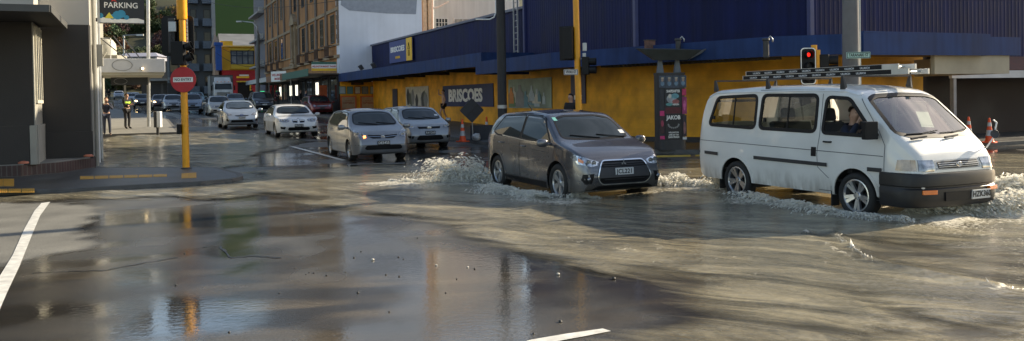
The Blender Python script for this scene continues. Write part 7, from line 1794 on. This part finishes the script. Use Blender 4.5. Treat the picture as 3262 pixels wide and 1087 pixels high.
far('sedan', 'dark sedan with one headlight on seen under the white canopy', 453, 293, 338, 1.45, .88, 'sedan', (.03, .03, .035), lit=1, group=G1)
far('station_wagon', 'silver wagon under the white canopy behind the dark sedan', 423, 288, 328, 1.5, .88, 'wagon', (.4, .41, .42), group=G1, detail=0)
far('sedan', 'silver car at the far left under the canopy behind the standing man', 378, 292, 318, 1.42, .86, 'sedan', (.36, .37, .4), group=G1, detail=0)
far('van', 'small white van far behind under the canopy', 409, 276, 304, 2.0, .9, 'wagon', (.6, .6, .6), group=G1, detail=0, cat='van')
far('hatchback', 'dark grey distant car directly left of the hanging sign post', 494, 284, 312, 1.5, .86, 'hatch', (.12, .12, .13), group=G1, detail=0)
far('hatchback', 'silver distant car left of the red sign disc', 523, 286, 312, 1.45, .86, 'hatch', (.4, .4, .42), group=G1, detail=0)
far('hatchback', 'white distant car at the head of the far queue', 470, 280, 303, 1.5, .86, 'hatch', (.5, .5, .5), group=G1, detail=0)
far('sedan', 'blue distant car deep in the far queue right of the canopy post', 503, 279, 300, 1.45, .86, 'sedan', (.1, .14, .22), group=G1, detail=0)
far('hatchback', 'teal car peeking between the sign and the truck', 628, 293, 335, 1.5, .86, 'hatch', (.25, .38, .42), group=G1, detail=0)
for i, (px, lab, col) in enumerate(((392, 'light blue distant car under the canopy nearest its left post', (.3, .38, .45)), (443, 'pale distant car under the canopy right of the white van', (.45, .45, .43)))): far('hatchback', lab, px, 283, 306, 1.48, .86, 'hatch', col, group=G1, detail=0)
tk = P(703, 236, F_*3.35/92); s, t = toST(tk.x, tk.y); t1 = make_truck(ST(s, t, rise(s)), HEADING)
tk = P(622, 240, F_*3.35/75); s, t = toST(tk.x, tk.y); t2 = copy_tree(t1); t2.location = ST(s, t, rise(s)); t2['label'] = 'second white truck mostly hidden behind the no entry sign'
for o in (t1, t2): o['group'] = 'trucks in the far street'
# ------------------------------------------------------------------ hillside, houses, trees
def hz(s, t):
    f = max(0, min(1, (s-165)/250.0)); f = f*f*(3-2*f)
    return 2.8 + f*85*(.8+.2*math.sin(t*.02+1)) + (mnoise.noise(Vector((s*.012, t*.012, 0)))*9 + mnoise.noise(Vector((s*.05, t*.05, 3)))*2)*f
vs = []; fs = []; ns_, nt_ = 40, 56
for i in range(ns_):
    for j in range(nt_):
        s = 165+i*9; t = -190+j*7; vs.append(tuple(ST(s, t, hz(s, t)-(.6 if i == 0 else 0))))
for i in range(ns_-1):
    for j in range(nt_-1): a = i*nt_+j; fs.append((a, a+1, a+nt_+1, a+nt_))
tag(MB().add(vs, fs).build('hill', mat('hill_scrub', (.05, .05, .022), .95, var=.5, scale=.06, detail=8, bump=.6, bscale=.8), smooth=True, fix=True), kind='structure')
def hill_at(px, py):
    d = ray(px, py)
    for k in range(160, 560, 3):
        p = Vector((0, 0, CAMH))+d*(k/math.hypot(d.x, d.y)); s, t = toST(p.x, p.y)
        if p.z < hz(s, t): return p
    return Vector((0, 0, CAMH))+d*430
def tree_mesh(seed, n, col):
    r = random.Random(seed); b = MB()
    lobes = [(Vector((r.uniform(-.5, .5), r.uniform(-.5, .5), r.uniform(-.25, .55))), r.uniform(.3, .6)) for _ in range(9)]
    for i in range(n):
        c, q = r.choice(lobes); d = Vector((r.gauss(0, 1), r.gauss(0, 1), r.gauss(0, 1))).normalized()*q*r.uniform(.55, 1.08); p = c+d
        u = Vector((r.gauss(0, 1), r.gauss(0, 1), r.gauss(0, .6))).normalized(); w = u.orthogonal().normalized(); k = r.uniform(.05, .13)
        b.add([p-u*k, p+w*k*.7, p+u*k, p-w*k*.7+Vector((0, 0, k*.3))], [(0, 1, 2, 3)])
    return b.mesh('crown', mat('leaves_'+col[0], col[1], .8, var=.45, scale=2.5))
tcols = [('dark_green', (.028, .05, .015)), ('olive', (.06, .065, .02)), ('russet', (.13, .06, .03)), ('ochre', (.17, .12, .03)), ('purple', (.06, .03, .035)), ('mid_green', (.045, .08, .02))]
tlab = ['very dark green tree in the wood on the far hillside', 'dull olive tree in the wood on the far hillside', 'rusty brown autumn tree in the wood on the far hillside', 'ochre yellow autumn tree in the wood on the far hillside', 'bare purplish tree in the wood on the far hillside', 'fresh green tree in the wood on the far hillside']
crowns = [tree_mesh(i, 900, c) for i, c in enumerate(tcols)]
trk = MB().tube([(0, 0, -1.5), (.05, 0, -.6), (0, .05, .2)], [.09, .06, .03], 7).tube([(.03, 0, -.5), (.35, .1, .15)], [.04, .015], 5).tube([(.02, 0, -.4), (-.3, -.1, .2)], [.04, .015], 5).mesh('trunk', mat('bark', (.06, .045, .03), .9))
tr = random.Random(5)
spots = []
for y in range(30, 300, 17):
    for x in range(300, 660, 19): spots.append((x+tr.uniform(-9, 9), y+tr.uniform(-7, 7)))
for x, y in spots:
    if (395 < x < 505 and 120 < y < 190) or (515 < x < 570 and y < 50) or (475 < x < 540 and y < 75): continue
    p = hill_at(x, y)
    if y > 215 and math.hypot(p.x, p.y) < 185: continue
    k = 0 if tr.random() < .25 else tr.choice([1, 2, 5, 4, 0, 3, 1, 2])
    if 440 < x < 480 or (400 < x < 470 and y < 140): k = tr.choice([0, 0, 5, 1])
    dist = math.hypot(p.x, p.y); sc = dist*tr.uniform(15, 25)/2630*1.25
    root = thing('hill_tree', tlab[k], 'tree', (p.x, p.y, p.z+sc*.6), tr.uniform(0, 6), group='%s trees on the far hillside' % tcols[k][0].replace('_', ' '))
    root.scale = (sc, sc, sc*tr.uniform(.9, 1.3))
    for nm, me in (('crown', crowns[k]), ('trunk', trk)):
        o = bpy.data.objects.new(nm, me); COL.objects.link(o); o.parent = root
def house(px0, px1, ytop, ybot, Y, label, wall, roof, rows, cols, roofh=.25):
    a, c = P(px0, ybot, Y), P(px1, ybot, Y); zt = P(px0, ytop, Y).z; zb = a.z-3; w = c.x-a.x; d = w*.6
    o = thing('hill_house', label, 'house', ((a.x+c.x)/2, Y, zb), group='houses on the far hillside'); h = zt-a.z; ze = zt-h*roofh
    MB().box(a.x, c.x, Y, Y+d, zb, ze).build('wall', wall, o)
    MB().add([(a.x-.4, Y-.4, ze), (c.x+.4, Y-.4, ze), (c.x+.4, Y+d+.4, ze), (a.x-.4, Y+d+.4, ze), (a.x+w*.15, Y+d*.5, zt), (c.x-w*.15, Y+d*.5, zt)], [(0,1,5,4), (1,2,5), (2,3,4,5), (3,0,4), (0,3,2,1)]).build('roof', roof, o)
    for i in range(rows):
        for j in range(cols):
            x = a.x+w*(j+.5)/cols; z = a.z+(ze-a.z)*(i+.5)/rows
            MB().box(x-w/cols*.26, x+w/cols*.26, Y-.08, Y-.01, z-(ze-a.z)/rows*.25, z+(ze-a.z)/rows*.25).build('window', K['glass'], o)
wht = mat('house_white', (.6, .6, .58), .7); gry = mat('house_bluegrey', (.2, .26, .32), .7)
house(403, 498, 131, 178, 236, 'blue grey house with a bright white roof on the far hillside', gry, wht, 2, 7, .3)
house(528, 566, 8, 42, 300, 'white block of flats at the top of the far hillside', wht, gry, 3, 4, .1); house(490, 531, 10, 62, 320, 'dark maroon building on the upper far hillside', mat('house_maroon', (.10, .03, .03), .8), MATS['house_maroon'], 1, 3, .1)
house(528, 548, 42, 62, 290, 'small grey roofed house below the white flats', wht, gry, 1, 2, .5); house(560, 600, 22, 46, 330, 'pale house among the trees right of the white flats', wht, mat('house_roof_brown', (.12, .08, .06), .8), 1, 3, .4)
house(365, 500, 168, 196, 170, 'long low grey roof just above the white canopy', mat('house_lilac', (.3, .3, .36), .7), MATS['house_lilac'], 1, 5, .5)
house(455, 478, 22, 40, 330, 'tiny white house high up between the trees', wht, gry, 1, 2, .4); house(330, 360, 60, 80, 300, 'small pale house behind the parking sign', wht, MATS['house_roof_brown'], 1, 2, .4)

# ------------------------------------------------------------------ people
def skinobj(name, nodes_, edges, root, m, parent, sub=1):
    keys = list(nodes_); me = bpy.data.meshes.new(name); me.from_pydata([nodes_[k][0] for k in keys], [(keys.index(a), keys.index(b)) for a, b in edges], [])
    o = bpy.data.objects.new(name, me); COL.objects.link(o); o.parent = parent
    md = o.modifiers.new('skin', 'SKIN'); md.use_smooth_shade = True
    sv = me.skin_vertices[0].data
    for i, k in enumerate(keys):
        r = nodes_[k][1]; sv[i].radius = r if isinstance(r, tuple) else (r, r); sv[i].use_root = (k == root)
    s = o.modifiers.new('sub', 'SUBSURF'); s.levels = sub; s.render_levels = sub; me.materials.append(m)
    # bake the modifiers into the mesh
    dg = bpy.context.evaluated_depsgraph_get(); dg.update(); nm = bpy.data.meshes.new_from_object(o.evaluated_get(dg))
    o.modifiers.clear(); o.data = nm; nm.materials.clear(); nm.materials.append(m); nm.polygons.foreach_set('use_smooth', [True]*len(nm.polygons))
    return o
def human(label, loc, yaw, J, top, pants, hair=None, H=1.75, sleeves=True, legs=True, shoes=None, vest=None, shorts=False, bare=False, fing=True, group=None, detail=True, top_name='jumper'):
    """J overrides joints (facing local -y, x = the person's left); all in metres for 1.75 m"""
    k = H/1.75
    D = dict(pel=(0, 0, .96), wai=(0, 0, 1.12), che=(0, 0, 1.32), nek=(0, .01, 1.48), hb=(0, -.005, 1.56), hc=(0, -.015, 1.645), ht=(0, .0, 1.71),
             sL=(.18, .01, 1.42), eL=(.24, .02, 1.15), wL=(.25, -.06, .9), sR=(-.18, .01, 1.42), eR=(-.24, .02, 1.15), wR=(-.25, -.06, .9),
             hL=(.09, 0, .92), kL=(.10, -.02, .5), aL=(.10, .02, .09), tL=(.11, -.16, .035), hR=(-.09, 0, .92), kR=(-.10, -.02, .5), aR=(-.10, .02, .09), tR=(-.11, -.16, .035))
    D.update(J); V = {a: Vector(b)*k for a, b in D.items()}
    root = thing('person', label, 'person', loc, yaw, group)
    rad = dict(pel=(.135, .1), wai=(.12, .09), che=(.125, .09), nek=.052, hb=(.062, .07), hc=(.078, .095), ht=(.06, .07), sL=.058, eL=.042, wL=.028, sR=.058, eR=.042, wR=.028, hL=.085, kL=.055, aL=.04, tL=.032, hR=.085, kR=.055, aR=.04, tR=.032)
    N = {a: (V[a], tuple(q*k for q in rad[a]) if isinstance(rad[a], tuple) else rad[a]*k) for a in rad}
    E = [('pel', 'wai'), ('wai', 'che'), ('che', 'nek'), ('nek', 'hb'), ('hb', 'hc'), ('hc', 'ht')]
    for s in 'LR':
        E += [('che', 's'+s), ('s'+s, 'e'+s), ('e'+s, 'w'+s)]
        if legs: E += [('pel', 'h'+s), ('h'+s, 'k'+s), ('k'+s, 'a'+s), ('a'+s, 't'+s)]
        else:
            for q in 'hkat': N.pop(q+s)
        # hand: palm then five bent fingers
        w, e = V['w'+s], V['e'+s]; d = (w-e).normalized(); curl = D.get('curl'+s); c2 = Vector(curl).normalized() if curl else Vector((0, -1, 0)); side = d.cross(c2).normalized(); c2 = side.cross(d)
        pm = w+d*.075*k; N['p'+s] = (pm, (.034*k, .018*k)); E.append(('w'+s, 'p'+s))
        if fing:
            for i, (o, l) in enumerate(((-.03, .062), (-.01, .075), (.01, .07), (.03, .055))):
                a = pm+side*o*k+d*.025*k; b = a+(d*.8+c2*.6)*l*.55*k; c = b+(d*.1+c2)*l*.55*k
                for nm, q, r in (('f%d%s0' % (i, s), a, .0095), ('f%d%s1' % (i, s), b, .009), ('f%d%s2' % (i, s), c, .0075)): N[nm] = (q, r*k)
                E += [('p'+s, 'f%d%s0' % (i, s)), ('f%d%s0' % (i, s), 'f%d%s1' % (i, s)), ('f%d%s1' % (i, s), 'f%d%s2' % (i, s))]
            a = pm-d*.03*k-side*.035*k+c2*.012*k; b = a+(d*.6-side*.5+c2*.5)*.04*k; c = b+(d*.7+c2*.6)*.03*k
            for nm, q, r in (('th%s0' % s, a, .012), ('th%s1' % s, b, .011), ('th%s2' % s, c, .009)): N[nm] = (q, r*k)
            E += [('p'+s, 'th%s0' % s), ('th%s0' % s, 'th%s1' % s), ('th%s1' % s, 'th%s2' % s)]
    if detail:   # nose, ears
        hc, hb = V['hc'], V['hb']; f = Vector(D.get('face', (0, -1, 0))).normalized(); lat = f.cross(Vector((0, 0, 1))).normalized()
        N['nose'] = (hc*.6+hb*.4+f*.098*k, .013*k); E.append(('hc', 'nose'))
        for s, q in (('L', -1), ('R', 1)): N['ear'+s] = (hc*.7+hb*.3+lat*q*.082*k, (.012*k, .02*k)); E.append(('hc', 'ear'+s))
    skinobj('body', N, E, 'pel', K['skin'], root)
    def sub(name, ks, es, grow, m, rt):
        n = {a: (N[a][0], tuple(q+grow*k for q in (N[a][1] if isinstance(N[a][1], tuple) else (N[a][1],)*2))) for a in ks}; return skinobj(name, n, es, rt, m, root)
    N['col'] = (V['che'].lerp(V['nek'], .72), .062*k); N2 = dict(N)
    if not bare:
        N['che'] = (V['che'], (.15*k, .108*k)); N['pel'] = (V['pel'], (.145*k, .105*k))
        ks = ['col', 'pel', 'wai', 'che', 'sL', 'eL', 'sR', 'eR']+(['wL', 'wR'] if sleeves else []); es = [('pel', 'wai'), ('wai', 'che'), ('che', 'col')]+[e for s in 'LR' for e in [('che', 's'+s), ('s'+s, 'e'+s)]+([('e'+s, 'w'+s)] if sleeves else [])]
        sub(top_name, ks, es, .018, top, 'pel')
        if vest: sub('safety_vest', ['wai', 'che', 'sL', 'sR', 'col'], [('wai', 'che'), ('che', 'sL'), ('che', 'sR'), ('che', 'col')], .034, vest, 'wai')
    if legs:
        if shorts: 
            for s in 'LR': N['m'+s] = (N['h'+s][0].lerp(N['k'+s][0], .6), .085*k)
            sub('shorts', ['pel', 'hL', 'mL', 'hR', 'mR'], [('pel', 'hL'), ('hL', 'mL'), ('pel', 'hR'), ('hR', 'mR')], .016, pants, 'pel')
        else: sub('trousers', ['pel', 'hL', 'kL', 'aL', 'hR', 'kR', 'aR'], [('pel', 'hL'), ('hL', 'kL'), ('kL', 'aL'), ('pel', 'hR'), ('hR', 'kR'), ('kR', 'aR')], .013, pants, 'pel')
        for s in 'LR': sub('shoe', ['a'+s, 't'+s], [('a'+s, 't'+s)], .008, shoes or K['black'], 'a'+s)
    # hair cap and eyes
    f = Vector(D.get('face', (0, -1, 0))).normalized(); hc = V['hc']; bm = bmesh.new(); bmesh.ops.create_uvsphere(bm, u_segments=16, v_segments=10, radius=1)
    c0 = hc*.62+V['ht']*.38-f*.012*k
    for v in list(bm.verts):
        q = v.co.copy()
        if q.dot(f) > .35 and q.z < .45 or q.z < -.5: bm.verts.remove(v); continue
        v.co = c0+Vector((q.x*.088, q.y*.1, q.z*.088))*k*(1+.06*mnoise.noise(q*6))
    me = bpy.data.meshes.new('hair'); bm.to_mesh(me); bm.free(); me.materials.append(hair or K['hair']); me.polygons.foreach_set('use_smooth', [True]*len(me.polygons)); ho = bpy.data.objects.new('hair', me); COL.objects.link(ho); ho.parent = root
    if detail:
        lat = f.cross(Vector((0, 0, 1))).normalized(); e = MB()
        for q in (-1, 1): e.blob(hc*.9+V['hb']*.1+f*.09*k+lat*q*.032*k, (.011*k, .011*k, .007*k))
        e.build('eyes', K['black'], root, local=True)
        e = MB(); mc = hc*.25+V['hb']*.75+f*.078*k; e.tube([mc-lat*.025*k, mc+f*.006*k, mc+lat*.025*k], .006*k, 5); e.build('mouth', mat('lips', (.3, .11, .09), .5), root, local=True)
    return root
navy = mat('cloth_navy', (.015, .018, .035), .85, var=.2, scale=10); blk = mat('cloth_black', (.012, .012, .014), .85, var=.2, scale=10); jean = mat('cloth_denim', (.025, .032, .055), .85, var=.2, scale=10)
viz = mat('hi_viz', (.45, .75, .03), .6, var=.1)
def toward(p): return math.atan2(-p.x, p.y)   # yaw so that local -y looks at the camera
def stand(px, py, dz=.12): return G(px, py, dz)
g = stand(341, 432); pm_ = human('man in a navy jumper holding a phone up to his face on the left footpath', g, math.atan2(g.x, -g.y)+math.pi, dict(eL=(.25, -.12, 1.2), wL=(.08, -.3, 1.42), eR=(-.25, -.12, 1.2), wR=(-.08, -.3, 1.42), curlL=(-1, 0, .3), curlR=(1, 0, .3), aL=(.13, .02, .09), tL=(.16, -.14, .035), kL=(.12, -.02, .5)), navy, jean, mat('hair_brown', (.12, .06, .03), .7), H=1.68)
MB(Matrix.Translation(wmat(pm_) @ Vector((0, -.34, 1.46)))).box(-.07, .07, -.01, .01, -.035, .035).build('phone', K['black'], None, bevel=.004); tag(bpy.data.objects['phone'], 'small black phone held up by the man in the navy jumper', 'phone')
g = G(406, 411, .13); human('man in black with a yellow green safety vest standing side-on in the road', g, R(60), dict(eL=(.2, -.1, 1.18), wL=(-.05, -.22, 1.15), eR=(-.2, -.1, 1.18), wR=(.05, -.2, 1.2), face=(0, -1, 0)), blk, blk, H=1.78, vest=viz)
q = P(1413, 350, 46); s, t = toST(q.x, q.y); human('shirtless man in black shorts with a raised hand beside the yellow wall', (q.x, q.y, rise(s)+.12), R(-75), dict(eR=(-.3, -.2, 1.5), wR=(-.16, -.22, 1.68), curlR=(1, 0, .2), eL=(.26, .05, 1.2), wL=(.28, -.05, .98), kL=(.12, -.22, .55), aL=(.12, -.12, .12), tL=(.12, -.3, .06), kR=(-.1, .05, .5), aR=(-.1, .22, .12), tR=(-.1, .12, .035)), blk, blk, H=1.78, bare=True, shorts=True)
q = P(1818, 320, 26.5); s, t = toST(q.x, q.y); human('dark haired man in a black jacket behind the grey SUV bonnet', (q.x, q.y, .12), R(-40), {}, blk, jean, H=1.78, top_name='jacket')
for i, (px, yb, Y, lab, m_) in enumerate(((318, 312, 118, 'dark figure at the far left below the hanging sign', blk), (336, 311, 116, 'second dark figure from the left below the hanging sign', navy), (347, 311, 121, 'thin dark figure nearest the post below the hanging sign', blk), (958, 333, 66, 'person in dark clothes by the shop window of the orange building', blk), (975, 334, 63, 'person in navy walking under the street canopy behind the white sedan', navy), (802, 322, 100, 'person in black outside the red shop front', blk), (885, 326, 84, 'person waiting below the white part of the street canopy', jean), (1290, 0, 0, '', blk))):
    if Y == 0: continue
    q = P(px, yb, Y); s, t = toST(q.x, q.y); human(lab, (q.x, q.y, rise(s)+.12), R(30*i), dict(kL=(.1, -.1, .5), aL=(.1, -.1, .09), tL=(.1, -.26, .035)), m_, jean if i % 2 else blk, H=1.72, detail=False, fing=True)
# the driver
vm = wmat(van.root)
bx = 1.0
for k in range(40):
    w = vm @ Vector((.7+k*.02, -.42, 1.55)); 
    if project(*w)[0] > 2722: bx = .7+k*.02; break
print('driver x', bx, project(*(vm @ Vector((bx, -.42, 1.55)))))
bx = min(bx, 1.02)
dy = -1.645+1.53
# local frame of a person: -y forward; van forward is +x -> yaw +90
DJ = dict(pel=(0, .12, .96+dy-.06), wai=(0, .12, 1.1+dy), che=(0, .08, 1.30+dy), nek=(0, .05, 1.47+dy), hb=(0, .02, 1.55+dy), hc=(0, 0, 1.64+dy), ht=(0, .02, 1.71+dy),
          sL=(.18, .05, 1.40+dy), eL=(.2, -.2, 1.2+dy), wL=(.1, -.42, 1.28+dy), sR=(-.18, .05, 1.40+dy), eR=(-.3, -.16, 1.26+dy), wR=(-.16, -.19, 1.49+dy), curlR=(1, 0, .2), curlL=(0, -1, -.5),
          hL=(.1, .1, .9+dy), kL=(.12, -.38, .92+dy), aL=(.12, -.5, .55+dy), tL=(.12, -.62, .5+dy), hR=(-.1, .1, .9+dy), kR=(-.12, -.38, .92+dy), aR=(-.12, -.5, .55+dy), tR=(-.12, -.62, .5+dy), face=(-.45, -1, 0))
dl = vm @ Vector((bx, -.40, 0)); dr = human('driver in a dark jumper holding a hand to his face inside the white van', (dl.x, dl.y, dl.z), HEADING+math.pi/2, DJ, navy, jean, mat('hair_short_grey', (.09, .07, .055), .8))

# ------------------------------------------------------------------ splashes
def spray_mat():
    m = bpy.data.materials.new('spray'); nt, N, L, b = nodes(m); out = N['Material Output']
    b.inputs['Base Color'].default_value = (.96, .95, .9, 1); b.inputs['Roughness'].default_value = .25
    t = N_(nt, 'BsdfTranslucent'); t.inputs[0].default_value = (.97, .95, .88, 1); mx = N_(nt, 'MixShader'); mx.inputs[0].default_value = .5; L.new(b.outputs[0], mx.inputs[1]); L.new(t.outputs[0], mx.inputs[2])
    tr = N_(nt, 'BsdfTransparent'); m2 = N_(nt, 'MixShader'); m2.inputs[0].default_value = .8; L.new(tr.outputs[0], m2.inputs[1]); L.new(mx.outputs[0], m2.inputs[2]); L.new(m2.outputs[0], out.inputs[0])
    return m
SPM = spray_mat()
def splash(label_, a, b_, out, vup, vout, n, seed, size=(.004, .017), tail=None):
    """droplets thrown up along the ground line a-b (pixels), flying along out"""
    r = random.Random(seed); A, B = G(*a), G(*b_); mb = MB(); o = Vector(out)
    jets = [(r.random(), r.uniform(.35, 1), r.gauss(0, .35)) for _ in range(22)]
    for i in range(int(n*2.6)):
        f0, pw, sd = r.choice(jets) if r.random() < .72 else (r.random(), r.uniform(.2, .7), r.gauss(0, .4))
        f = min(1.05, max(-.05, f0+r.gauss(0, .035))); p = A.lerp(B, f)
        u = r.random()**.8 if i % 5 else (r.random()*.15 if r.random() < .5 else 1-r.random()*.15); v = Vector((0, 0, vup*pw*(.75+.25*r.random())))+o*vout*pw*r.uniform(.6, 1.1)+Vector((r.gauss(0, .25), r.gauss(0, .25), 0))+(B-A).normalized()*sd
        t = u*2*v.z/9.8; q = p+v*t+Vector((0, 0, -4.9*t*t+.03)); vel = v+Vector((0, 0, -9.8*t))
        s = (r.random()**2.2*(size[1]-size[0])+size[0])*(1.25-u*.75)*(2.0 if r.random() < .06 else 1)
        d = vel.normalized() if vel.length > .01 else Vector((0, 0, 1)); w = d.orthogonal().normalized(); w2 = d.cross(w); st = r.uniform(1.6, 4.6)
        mb.add([q+w*s, q-w*s, q+w2*s, q-w2*s, q+d*s*st, q-d*s*st], [(0,2,4), (2,1,4), (1,3,4), (3,0,4), (2,0,5), (1,2,5), (3,1,5), (0,3,5)])
    o = mb.build('water_spray', SPM, None, smooth=True); tag(o, label_, 'spray', kind='stuff'); return o
def churn(label_, pts, w, h, seed, cell=.035):
    """broken, lumpy white water: a displaced sheet along a ground line"""
    g = [G(*q) for q in pts]; L_ = sum((g[i+1]-g[i]).length for i in range(len(g)-1)); nu = int(L_/cell); nv = int(2*w/cell); vs = []; 
    for i in range(nu+1):
        d = L_*i/nu; k = 0
        while k < len(g)-2 and d > (g[k+1]-g[k]).length: d -= (g[k+1]-g[k]).length; k += 1
        e = (g[k+1]-g[k]); p = g[k]+e.normalized()*d; n = Vector((-e.y, e.x, 0)).normalized(); fu = min(1, 5*i/nu, 5*(nu-i)/nu)
        for j in range(nv+1):
            y = (j/nv*2-1); q = p+n*y*w; e1 = max(0, 1-y*y)**.8*fu
            z = mnoise.noise(Vector((q.x*3, q.y*3, seed)))*.7+mnoise.noise(Vector((q.x*8, q.y*8, seed)))*.3
            vs.append((q.x, q.y, .02+h*.5*e1*max(-.2, .25+z)))
    fs = [(i*(nv+1)+j, i*(nv+1)+j+1, (i+1)*(nv+1)+j+1, (i+1)*(nv+1)+j) for i in range(nu) for j in range(nv)]
    # keep it broken: drop flat and random cells
    keep = []
    for f in fs:
        z = sum(vs[k][2] for k in f)/4; c = vs[f[0]]
        if z > .04 and mnoise.noise(Vector((c[0]*5, c[1]*5, seed+9))) > -.28: keep.append(f)
    used = sorted({k for f in keep for k in f}); mp = {k: i for i, k in enumerate(used)}
    o = MB().add([vs[k] for k in used], [tuple(mp[k] for k in f) for f in keep]).build('white_water', FOAM, None, smooth=True); tag(o, label_, 'foam', kind='stuff')
def foam_mat():
    m = bpy.data.materials.new('foam'); nt, N, L, b = nodes(m); out = N['Material Output']
    tc = N_(nt, 'TexCoord'); n = N_(nt, 'TexNoise'); n.inputs['Scale'].default_value = 26; n.inputs['Detail'].default_value = 8; n.inputs['Roughness'].default_value = .65; L.new(tc.outputs['Object'], n.inputs['Vector'])
    b.inputs['Base Color'].default_value = (.93, .91, .84, 1); b.inputs['Roughness'].default_value = .35
    t = N_(nt, 'BsdfTranslucent'); t.inputs[0].default_value = (.9, .84, .7, 1); mx = N_(nt, 'MixShader'); mx.inputs[0].default_value = .45; L.new(b.outputs[0], mx.inputs[1]); L.new(t.outputs[0], mx.inputs[2])
    tr = N_(nt, 'BsdfTransparent'); m2 = N_(nt, 'MixShader'); al = N_(nt, 'MapRange', i1=.5, i2=.64, i3=.0, i4=.85); L.new(n.outputs['Fac'], al.inputs[0]); L.new(al.outputs[0], m2.inputs[0]); L.new(tr.outputs[0], m2.inputs[1]); L.new(mx.outputs[0], m2.inputs[2]); L.new(m2.outputs[0], out.inputs[0])
    return m
FOAM = foam_mat()
LEFT = -VT; o3 = lambda v, k=1: (v.x*k, v.y*k, 0)
splash('plume of spray thrown up behind the rear wheel of the grey SUV', (1580, 588), (1440, 590), o3(LEFT*.6+US*.4), 3.7, 2.1, 3800, 1, (.005, .021))
splash('low spray along the near side of the grey SUV', (1540, 600), (1760, 640), o3(LEFT), 1.9, 2.0, 2600, 2)
splash('spray off the front wheel of the grey SUV', (1740, 632), (1900, 640), o3(LEFT*.7-US*.5), 1.6, 1.3, 1500, 3)
splash('spray between the SUV front and the van rear wheel', (2110, 600), (2350, 612), o3(LEFT*.8+US*.3), 2.9, 1.2, 3400, 4, (.005, .02))
splash('spray along the near side of the white van', (2380, 630), (2680, 690), o3(LEFT), 1.8, 2.0, 3200, 5)
splash('spray off the front wheel of the white van', (2680, 695), (2900, 715), o3(LEFT*.6-US*.8), 1.5, 1.5, 2400, 6)
splash('bright spray ahead of the white van at the right edge', (2880, 690), (3280, 680), o3(-US*.9+VT*.4), 2.8, 2.4, 5600, 7, (.006, .022))
splash('bright spray beyond the white van bumper at the right edge', (3100, 640), (3400, 640), o3(VT*.6-US*.3), 2.9, 1.4, 4500, 8, (.006, .022))
splash('thin spray upstream of the grey SUV', (1250, 585), (1480, 592), o3(US*.4+LEFT*.5), 1.5, .8, 900, 9)
churn('churned white water behind the grey SUV', ((1230, 588), (1400, 592), (1570, 596)), .5, .16, 1); churn('churned white water along the side of the grey SUV', ((1540, 606), (1700, 632), (1860, 648)), .42, .13, 2)
churn('churned white water in front of the grey SUV', ((1850, 642), (2000, 634), (2110, 612)), .4, .1, 3); churn('churned white water between the SUV and the van', ((2080, 592), (2220, 600), (2380, 618)), .6, .17, 4)
churn('churned white water along the side of the white van', ((2360, 640), (2540, 676), (2720, 708), (2860, 722)), .42, .14, 5); churn('churned white water ahead of the white van', ((2860, 700), (3050, 700), (3350, 690)), .65, .16, 6); churn('churned white water beyond the van bumper', ((3080, 655), (3400, 650)), .6, .2, 7)
splash('white foam beads along the crest right of centre in the foreground', (2655, 753), (2792, 852), (0, -.3, 0), .38, .4, 900, 21, (.005, .011)); splash('white foam beads at the lower right edge of the flood', (3150, 930), (3330, 945), (0, -.3, 0), .35, .4, 500, 22, (.005, .011))
churn('foam crest curling across the foreground right of centre', ((2650, 752), (2700, 774), (2760, 815), (2792, 852)), .09, .09, 8, .02); churn('foam crest at the lower right edge', ((3150, 925), (3180, 950), (3230, 935), (3330, 955)), .1, .09, 9, .02); churn('small boiling patch of tan water beyond the yellow signal pole', ((845, 550), (920, 549), (985, 556)), .3, .12, 10); churn('small boiling patch of tan water near the corner building', ((360, 462), (400, 466)), .35, .16, 11); churn('ragged tan water at the flooded alley mouth', ((320, 440), (450, 436), (600, 430)), .4, .1, 12, .06)
